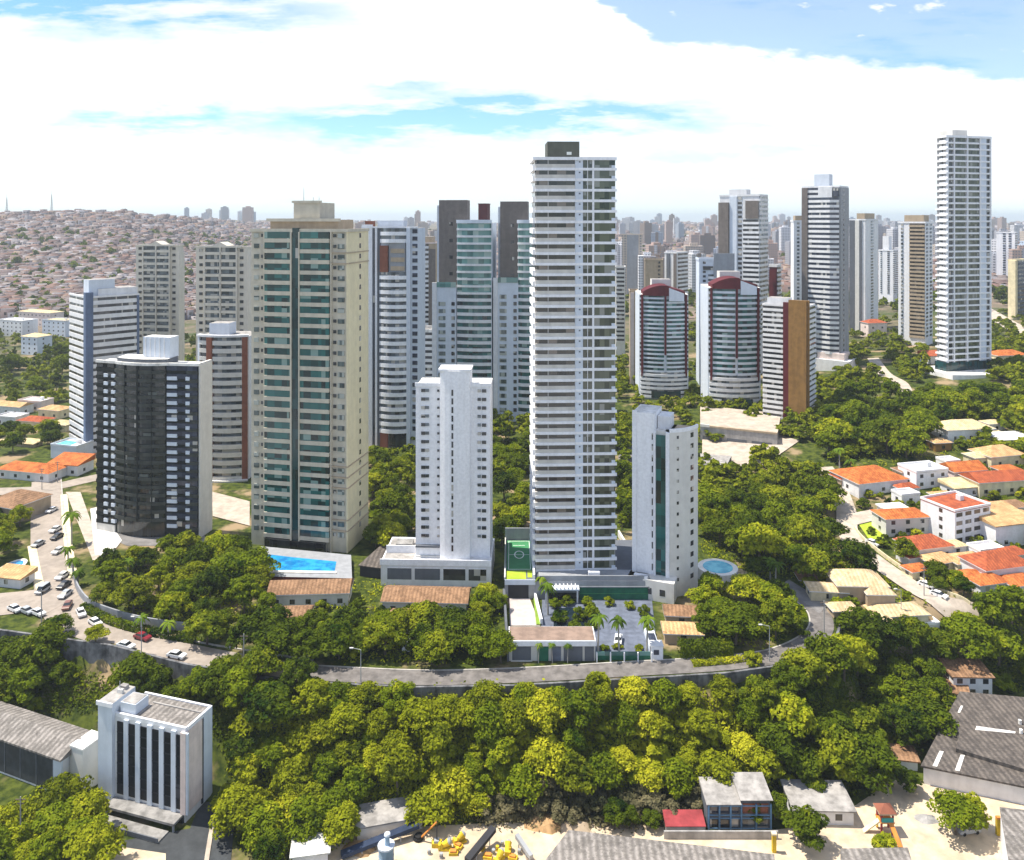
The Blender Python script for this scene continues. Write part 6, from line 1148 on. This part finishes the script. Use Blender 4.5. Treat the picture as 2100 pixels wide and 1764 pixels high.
grove([(1770, 1130), (1850, 1150), (1990, 1200), (2050, 1235), (2000, 1268), (1900, 1225), (1800, 1165)], 10, 4.5, 'garden tree between the hill road and the villas', 'garden trees by the hill road', ['round', 'bush'], [0, 1], (.6, .95), seed=14)
grove([(-10, 745), (135, 730), (138, 815), (-10, 805)], 14, 8, 'tall dark tree in the wood at the foot of the blue striped tower', 'trees left of the blue striped tower', ['round', 'tall'], [1, 1, 0], (1.4, 2.0), seed=15)
grove([(-10, 895), (120, 880), (135, 915), (-10, 935)], 8, 6, 'green tree between the row houses and the bright orange roofs', 'trees behind the orange roofs', ['round'], [0, 1], (1.0, 1.4), seed=16)
grove([(985, 1225), (1030, 1215), (1036, 1372), (985, 1372)], 6, 4.0, 'green tree beside the long dark boundary wall of the garage ramp', 'trees left of the garage ramp', ['round', 'wide'], [0, 2], (.6, .9), seed=17)
# single trees that stand out
def solo(u, v, key, s, label, z=None, sz=None):
    p = G(u, v) if z is None else (*PX(u, v, z), z); plant(key, 'broadleaf_tree', label, 'tree', p, s, sz)
for i, (u, v, k, sc) in enumerate(((425, 1322, 'wide', 1.1), (500, 1345, 'round', 1.15), (560, 1362, 'wide', 1.2), (630, 1362, 'round', 1.1), (470, 1398, 'round', .9), (530, 1410, 'wide', 1.0), (610, 1425, 'round', 1.0))): plant((k, 1, i % 2), 'broadleaf_tree', 'dark tree arching over the curved street below the long brown house', 'tree', G(u, v), sc, group='dark trees over the street')
solo(1655, 1735, ('round', 1, 1), 1.05, 'big round dark green tree on the pale yard in front of the grey hut', ZV); solo(1960, 1712, ('wide', 0, 0), 1.0, 'broad bright green tree casting its shade on the pale yard at the right', ZV); solo(1995, 1702, ('round', 2, 1), .8, 'yellowish tree joined to the broad tree at the pale yard', ZV)
solo(1860, 1625, ('round', 3 - 2, 0), .7, 'small grey green tree beside the large dark workshop', ZV); solo(1652, 1140, ('wide', 1, 1), 1.35, 'large dark domed tree in the park beside the hill road'); solo(560, 1495, ('wide', 1, 0), 1.35, 'very dark large tree standing over the left end of the thicket')
solo(520, 1195, ('wide', 0, 0), 1.25, 'large bright green tree at the left end of the blue pool'); solo(455, 1165, ('wide', 0, 1), 1.15, 'large green tree below the pale side wall of the black curved tower')
solo(2035, 1292, ('round', 0, 1), 1.2, 'green tree closing off the lower end of the hill road'); solo(1985, 1312, ('wide', 0, 1), .95, 'bright green tree just below the end of the hill road'); solo(2075, 1278, ('round', 0, 2), 1.2, 'bushy green tree below the orange roofed pavilion at the right edge')
solo(1640, 1300, ('bush', 1, 0), 1.2, 'small round tree at the inside of the ring street bend'); solo(1545, 1362, ('bush', 1, 1), 1.1, 'small dark tree by the street lamp on the right bend'); solo(196, 1318, ('wide', 2, 0), .6, 'umbrella shaped tree by the left street wall'); solo(120, 1300, ('wide', 0, 1), .7, 'flat topped tree at the left street corner over the retaining wall')
solo(1035, 935, ('tall', 1, 0), 1.9, 'tall black green tree right behind the slim white tower'); solo(1815, 1745, ('bush', 0, 0), 1.2, 'low green bush tree beside the coloured playground tower', ZV); solo(690, 1345, ('wide', 1, 1), 1.15, 'large dark tree in front of the long brown house')
# palms on the left street and elsewhere
for u, v, h_, fr, lb in ((147, 1118, 9.5, 3.6, 'tall palm with a dark crown beside the left street'), (150, 1180, 4.5, 2.6, 'short bushy palm by the pavement of the left street'), (160, 1200, 4, 2.4, 'short palm at the start of the curved grey wall'), (140, 1160, 5, 2.6, 'palm between the tall dark palm and the short bushy palm'), (1590, 1205, 6.5, 3.2, 'dark palm beside the brown roof at the end of the ring street'), (1580, 1190, 5.5, 3.0, 'palm half behind the dark palm at the end of the ring street'), (290, 1300, 4, 2.4, 'light green palm inside the curved grey wall'), (345, 1310, 4, 2.4, 'low palm near the red car inside the curved wall'), (1745, 985, 7, 3, 'palm at the top of the hill road'), (1722, 960, 7, 3, 'palm at the dark end of the hill road'), (262, 1178, 4, 2.4, 'palm in the garden at the foot of the black curved tower')): palm(u, v, h_, fr, lb, int(u * 7 + v))
def shrubs(poly, n, dmin, label, group, mats, s, seed): grove(poly, n, dmin, label, group, ['bush'], mats, s, 'garden_shrub', 'shrub', seed)
shrubs(TH, 60, 2.6, 'yellow green shrub filling the thicket below the curved street', 'shrubs in the thicket', [2, 0, 2], (.8, 1.6), 21)
shrubs(RT, 24, 3.4, 'green shrub under the trees of the right wood', 'shrubs in the right wood', [0, 1], (.9, 1.7), 22); shrubs(LT, 28, 3.2, 'green shrub above the white office building', 'shrubs above the office building', [0, 1, 2], (.8, 1.5), 23)
shrubs([(560, 1215), (1030, 1200), (1035, 1370), (480, 1350)], 16, 3.2, 'shrub between the street and the white podium', 'shrubs before the podium', [0, 1], (.7, 1.2), 24); shrubs([(1750, 960), (2110, 940), (2110, 1260), (1800, 1160)], 56, 2.8, 'shrub in the villa gardens on the right hillside', 'shrubs in the villa gardens', [0, 1, 2], (.6, 1.2), 25); shrubs([(1640, 1210), (1760, 1180), (2000, 1290), (1900, 1330), (1700, 1330)], 18, 3, 'shrub around the straw roofed villas', 'shrubs by the straw roofed villas', [0, 2], (.7, 1.3), 26)
shrubs(MID, 14, 4, 'shrub under the park trees by the hill road', 'shrubs in the park', [0, 1], (.8, 1.5), 27); shrubs([(190, 1150), (540, 1130), (560, 1300), (300, 1280)], 14, 3.5, 'shrub in the garden of the black curved tower', 'shrubs below the black tower', [0, 1, 2], (.7, 1.3), 28); shrubs([(1440, 1200), (1640, 1190), (1640, 1335), (1440, 1335)], 9, 3.4, 'shrub behind the clipped hedge', 'shrubs behind the hedge', [0, 1], (.7, 1.3), 29)
rg_ = random.Random(31)
for p in zone([(980, 1655), (1100, 1630), (1300, 1625), (1500, 1625), (1520, 1680), (1290, 1690), (1000, 1688)], 32, 2.4, rg_): plant(('bush', 3, rg_.randrange(2)), 'garden_shrub', 'dry brownish shrub at the foot of the thicket by the pale yard', 'shrub', p, rg_.uniform(.9, 1.4), group='dry shrubs at the foot of the thicket')
for p in zone([(1240, 1690), (1360, 1700), (1600, 1672), (1640, 1690), (1500, 1690), (1360, 1712)], 16, 2.6, rg_): plant(('round', 1, rg_.randrange(3)), 'broadleaf_tree', 'small dark tree behind the blue framed block', 'tree', p, rg_.uniform(.5, .8), group='small trees behind the blue framed block')
woods('woodland', 'dense woods between the towers and on the far slopes', [([(1690, 730), (1840, 690), (1925, 730), (1900, 800), (1730, 800)], 60), ([(2035, 640), (2110, 640), (2110, 800), (2035, 790)], 46), ([(1580, 820), (1720, 780), (1740, 900), (1640, 930)], 36), ([(1265, 700), (1440, 680), (1440, 860), (1265, 830)], 50), ([(1700, 840), (2110, 790), (2110, 960), (1900, 900), (1700, 960)], 90), ([(-30, 690), (140, 680), (140, 830), (-30, 840)], 60), ([(1440, 850), (1640, 900), (1690, 1000), (1440, 1020)], 24), ([(600, 860), (1090, 850), (1090, 960), (760, 980)], 40), ([(1580, 560), (1640, 560), (1640, 700), (1580, 720)], 30), ([(1090, 560), (1262, 560), (1262, 1000), (1090, 1000)], 70), ([(2112, 640), (2500, 640), (2500, 1560), (2125, 1560), (2125, 900)], 170), ([(-450, 700), (-35, 700), (-35, 1500), (-450, 1500)], 140), ([(560, 620), (880, 620), (880, 860), (560, 860)], 50), ([(1270, 850), (1440, 850), (1450, 940), (1270, 930)], 26), ([(1430, 800), (1640, 840), (1640, 880), (1440, 870)], 22), ([(1740, 640), (1840, 620), (1840, 700), (1740, 700)], 26), ([(360, 700), (520, 700), (520, 900), (400, 960)], 40), ([(1390, 560), (1440, 560), (1440, 700), (1400, 700)], 26), ([(1010, 880), (1090, 860), (1090, 1100), (1012, 1110)], 16), ([(757, 940), (850, 930), (850, 1100), (760, 1110)], 16), ([(1268, 860), (1303, 860), (1303, 1100), (1268, 1090)], 10)], 41, 420, (3.2, 5.6), .8, 4.5)
woods('far_woodland', 'scattered trees among the far houses', [([(-60, 480), (520, 480), (520, 660), (-60, 660)], 420), ([(270, 690), (520, 690), (520, 800), (280, 800)], 40), ([(1240, 470), (2130, 465), (2130, 640), (1240, 660)], 420), ([(840, 470), (900, 470), (900, 640), (840, 640)], 40)], 42, 70, (4.5, 9), 1.6, 14)
def undergrowth(polys, dens, label, mat, seed, sz=.3, hi=.9):
    rg = random.Random(seed); g2 = np.random.default_rng(seed); pts = []
    for poly, n in polys:
        us = [p[0] for p in poly]; vs = [p[1] for p in poly]; k = 0
        while k < n:
            u, v = rg.uniform(min(us), max(us)), rg.uniform(min(vs), max(vs))
            if inpoly(u, v, poly):
                k += 1; p = G(u, v)
                if not any(abs(p[0] - x) < r and math.hypot(p[0] - x, p[1] - y) < r * .8 for x, y, r in BLOCK): pts.append(p)
    C = np.repeat(np.array(pts), 9, 0); C += g2.normal(size=C.shape) * np.array([.9, .9, .0]); C[:, 2] = zt(C[:, 0], C[:, 1]) + g2.uniform(.05, hi, len(C)); n = len(C)
    nr = g2.normal(size=(n, 3)) * .5 + np.array([0, 0, .8]); nr /= np.linalg.norm(nr, axis=1)[:, None]; t_ = np.cross(nr, g2.normal(size=(n, 3))); t_ /= np.linalg.norm(t_, axis=1)[:, None]; b_ = np.cross(nr, t_); s_ = sz * g2.uniform(.6, 1.4, n)[:, None]
    V = np.stack([C - t_ * s_, C - b_ * s_ * .6, C + t_ * s_, C + b_ * s_ * .6], 1).reshape(-1, 3); tag(link('undergrowth', rawmesh('undergrowth', V, np.arange(4 * n).reshape(-1, 4), mat)), label, 'undergrowth', kind='stuff')
undergrowth([(TH, 4200), ([(470, 1442), (1500, 1450), (1500, 1465), (480, 1480)], 400)], 1, 'yellow green undergrowth covering the slope below the street', 'leaf_c', 50, .34, 1.5)
undergrowth([([(960, 1650), (1100, 1625), (1300, 1620), (1500, 1620), (1520, 1690), (1290, 1698), (960, 1690)], 900)], 1, 'dry brownish undergrowth at the foot of the thicket', 'leaf_d', 53, .26, 1.2)
undergrowth([(LT, 1700), (RT, 1600), ([(430, 1400), (540, 1430), (480, 1640), (440, 1600)], 500)], 1, 'low leafy undergrowth on the slopes left and right of the thicket', 'leaf_b', 51, .32, 1.3)
undergrowth([(MID, 800), ([(190, 1150), (540, 1130), (560, 1310), (300, 1280)], 500), ([(540, 1200), (1035, 1190), (1035, 1360), (640, 1360)], 600), ([(1440, 1190), (1640, 1200), (1640, 1330), (1440, 1330)], 250), ([(1760, 1130), (2110, 1230), (2110, 1330), (1900, 1320), (1640, 1230)], 500), ([(1690, 840), (2110, 830), (2110, 960), (1690, 980)], 500)], 1, 'low green undergrowth in the gardens', 'leaf_a', 52, .34)

# ------------------------------------------------------------------ the far town
def tinted(name, boxes, mat='house_tint'):
    """boxes: (x, y, z, w, d, h, rot, wall colour, roof colour, roof rise)"""
    Vs = []; Qs = []; cols = []; o = 0
    for (x, y, z, w_, d_, h_, a, c, rc, rr) in boxes:
        ca, sa = math.cos(a), math.sin(a); P2 = [(-w_ / 2, -d_ / 2), (w_ / 2, -d_ / 2), (w_ / 2, d_ / 2), (-w_ / 2, d_ / 2)]
        B = [(x + p * ca - q * sa, y + p * sa + q * ca) for p, q in P2]
        Vs += [(*b_, z - 4) for b_ in B] + [(*b_, z + h_) for b_ in B]
        R0 = [(x + p * ca - q * sa, y + p * sa + q * ca, z + h_ + rr) for p, q in ((-w_ * .5, 0), (w_ * .5, 0))]; Vs += R0
        Qs += [[o, o + 1, o + 5, o + 4], [o + 1, o + 2, o + 6, o + 5], [o + 2, o + 3, o + 7, o + 6], [o + 3, o, o + 4, o + 7], [o + 4, o + 5, o + 9, o + 8], [o + 8, o + 9, o + 6, o + 7]]; cols += [c] * 4 + [rc] * 2; o += 10
        e = .03; zz = z + h_ * .45
        for s_ in (-.25, .2):                       # dark openings on the front
            p0, p1 = (s_ * w_, -d_ / 2 - .05), ((s_ + .18) * w_, -d_ / 2 - .05)
            q_ = [(x + p * ca - q * sa, y + p * sa + q * ca) for p, q in (p0, p1)]; Vs += [(*q_[0], zz), (*q_[1], zz), (*q_[1], zz + h_ * .3), (*q_[0], zz + h_ * .3)]; Qs.append([o, o + 1, o + 2, o + 3]); cols.append((.05, .045, .05)); o += 4
    me = rawmesh(name, np.array(Vs), np.array(Qs), mat); at = me.attributes.new('tint', 'FLOAT_COLOR', 'FACE')
    at.data.foreach_set('color', np.array([(*c, 1) for c in cols], np.float32).ravel()); return me
WALLC = [(.20, .115, .10), (.23, .165, .145), (.34, .31, .32), (.15, .10, .095), (.42, .40, .43), (.20, .15, .15), (.14, .115, .13), (.25, .20, .19), (.18, .18, .21), (.33, .24, .18)]
ROOFC = [(.15, .07, .05), (.20, .105, .075), (.16, .13, .13), (.11, .095, .10), (.26, .23, .22), (.13, .08, .07)]
rt = random.Random(77)
def rbox(p, s=1.0, hs=1.0): return (p[0], p[1], p[2], rt.uniform(6, 12) * s, rt.uniform(6, 11) * s, rt.choice([3.2, 3.4, 6, 6.2, 8.5]) * hs, rt.uniform(-.7, .7), rt.choice(WALLC), rt.choice(ROOFC), rt.choice([0.02, .9, 1.3]))
def nearest(poly, n): return [G(rt.uniform(poly[0], poly[1]), rt.uniform(poly[2], poly[3])) for _ in range(n)]
hill = sorted([p for p in nearest((-60, 560, 434, 655), 6500) if p[1] > 600], key=lambda p: p[1])
var = [tinted('hillside_house', [(0, 0, 0, rt.uniform(8, 13), rt.uniform(7, 11), rt.choice([3.4, 6.4, 8.8]), 0, WALLC[i % 10], ROOFC[i % 6], rt.choice([.03, 1.2]))]) for i in range(20)]
for i, p in enumerate(hill[:170]):
    o = link('hillside_house', var[i % 20], None, p); o.rotation_euler = (0, 0, rt.uniform(-.7, .7)); tag(o, 'small brick or plastered house low on the crowded far left hill', 'house', 'houses low on the crowded hill')
tag(link('hillside_town', tinted('hillside_town', [rbox(p, 1 + p[1] / 6000) for p in hill[170:]])), 'mass of small houses covering the far left hill', 'houses', kind='stuff')
town = nearest((540, 1250, 455, 600), 1500) + nearest((1250, 2140, 454, 600), 4200) + nearest((1250, 2140, 448, 475), 1500)
tag(link('far_town', tinted('far_town', [rbox(p, 1.2 + p[1] / 5000, 1.2 + p[1] / 6000) for p in town])), 'mass of low buildings of the far town', 'houses', kind='stuff')
CN = {'far_white': 'white', 'far_grey': 'grey', 'far_beige': 'beige', 'far_pink': 'pinkish', 'far_brown': 'brown', 'far_blue': 'pale blue'}
def fartower(x, y, w_, d_, h_, a, mt):
    z = zt1(x, y); mb = MB().box(-w_ / 2, w_ / 2, -d_ / 2, d_ / 2, -4, h_, mt).box(-w_ / 5, w_ / 4, -d_ / 5, d_ / 4, h_, h_ + 4, mt)
    if rt.random() < .4: mb.box(-w_ * .12, w_ * .12, -d_ / 2 - .6, -d_ / 2, -2, h_ + 1, rt.choice(['far_brown', 'far_white', 'far_grey']))
    o = obj('distant_tower', mb); o.location = (x, y, z); o.rotation_euler = (0, 0, a)
    tag(o, CN[mt] + ' tower block far away in the town beyond the main towers', 'tower', CN[mt] + ' tower blocks of the far town')
km = list(CN)
for i in range(245):
    Y = rt.choice([rt.uniform(850, 1500), rt.uniform(1500, 3000), rt.uniform(2600, 5200)]); u = rt.uniform(1255, 2120) if i < 218 else rt.choice([rt.uniform(840, 900), rt.uniform(540, 900), rt.uniform(380, 520)])
    if u < 540: Y = rt.uniform(2300, 4000)
    if Y < 1100 and 1600 < u < 2040: Y += 500
    hh = rt.uniform(26, 58) if Y < 1500 else rt.uniform(26, 62)
    fartower((u - U0) / F * Y, Y, rt.uniform(13, 24) * (1 + Y / 9000), rt.uniform(12, 20), hh, rt.uniform(-.5, .5), rt.choice(km + ['far_white', 'far_grey', 'far_white', 'far_pink']))
for u, Y, v_t, lb in ((14, 1700, 396, 'faint lattice radio mast at the left edge of the horizon'), (106, 1750, 388, 'taller lattice radio mast above the crowded hill')):
    x = (u - U0) / F * Y; z = zt1(x, Y); top = HC - (v_t - V0) / F * Y - z; mb = MB(); w_ = 3.2
    for a in range(4):
        cx, cy = math.cos(a * 1.5708 + .7854), math.sin(a * 1.5708 + .7854); mb.tube((cx * w_, cy * w_, -2), (cx * .4, cy * .4, top * .8), .35, .25, 'metal', 4)
        nx, ny = math.cos((a + 1) * 1.5708 + .7854), math.sin((a + 1) * 1.5708 + .7854)
        for k in range(8): q, r = k / 9, (k + 1) / 9; mb.tube((cx * (w_ - (w_ - .4) * q), cy * (w_ - (w_ - .4) * q), top * .8 * q), (nx * (w_ - (w_ - .4) * r), ny * (w_ - (w_ - .4) * r), top * .8 * r), .2, .2, 'metal', 4)
    mb.tube((0, 0, top * .75), (0, 0, top), .35, .2, 'metal', 5); o = obj('radio_mast', mb); o.location = (x, Y, z); tag(o, lb, 'radio mast')

# ------------------------------------------------------------------ haze
m = bpy.data.materials.new('haze'); m.use_nodes = True; t = NT(m.node_tree); t.n.remove(t.n['Principled BSDF'])
pv = t.node('ShaderNodeVolumePrincipled'); pv.inputs['Color'].default_value = (.84, .93, 1.0, 1); pv.inputs['Density'].default_value = 0.00011; pv.inputs['Anisotropy'].default_value = .2
t.link(pv.outputs[0], t.n['Material Output'].inputs['Volume']); MATS['haze'] = m
tag(obj('haze', MB().box(-14500, 14500, -300, 15800, -230, 158, 'haze')), 'pale blue haze in the air', kind='stuff')
print('TREES', NTREE[0], 'OBJ', len(bpy.data.objects))
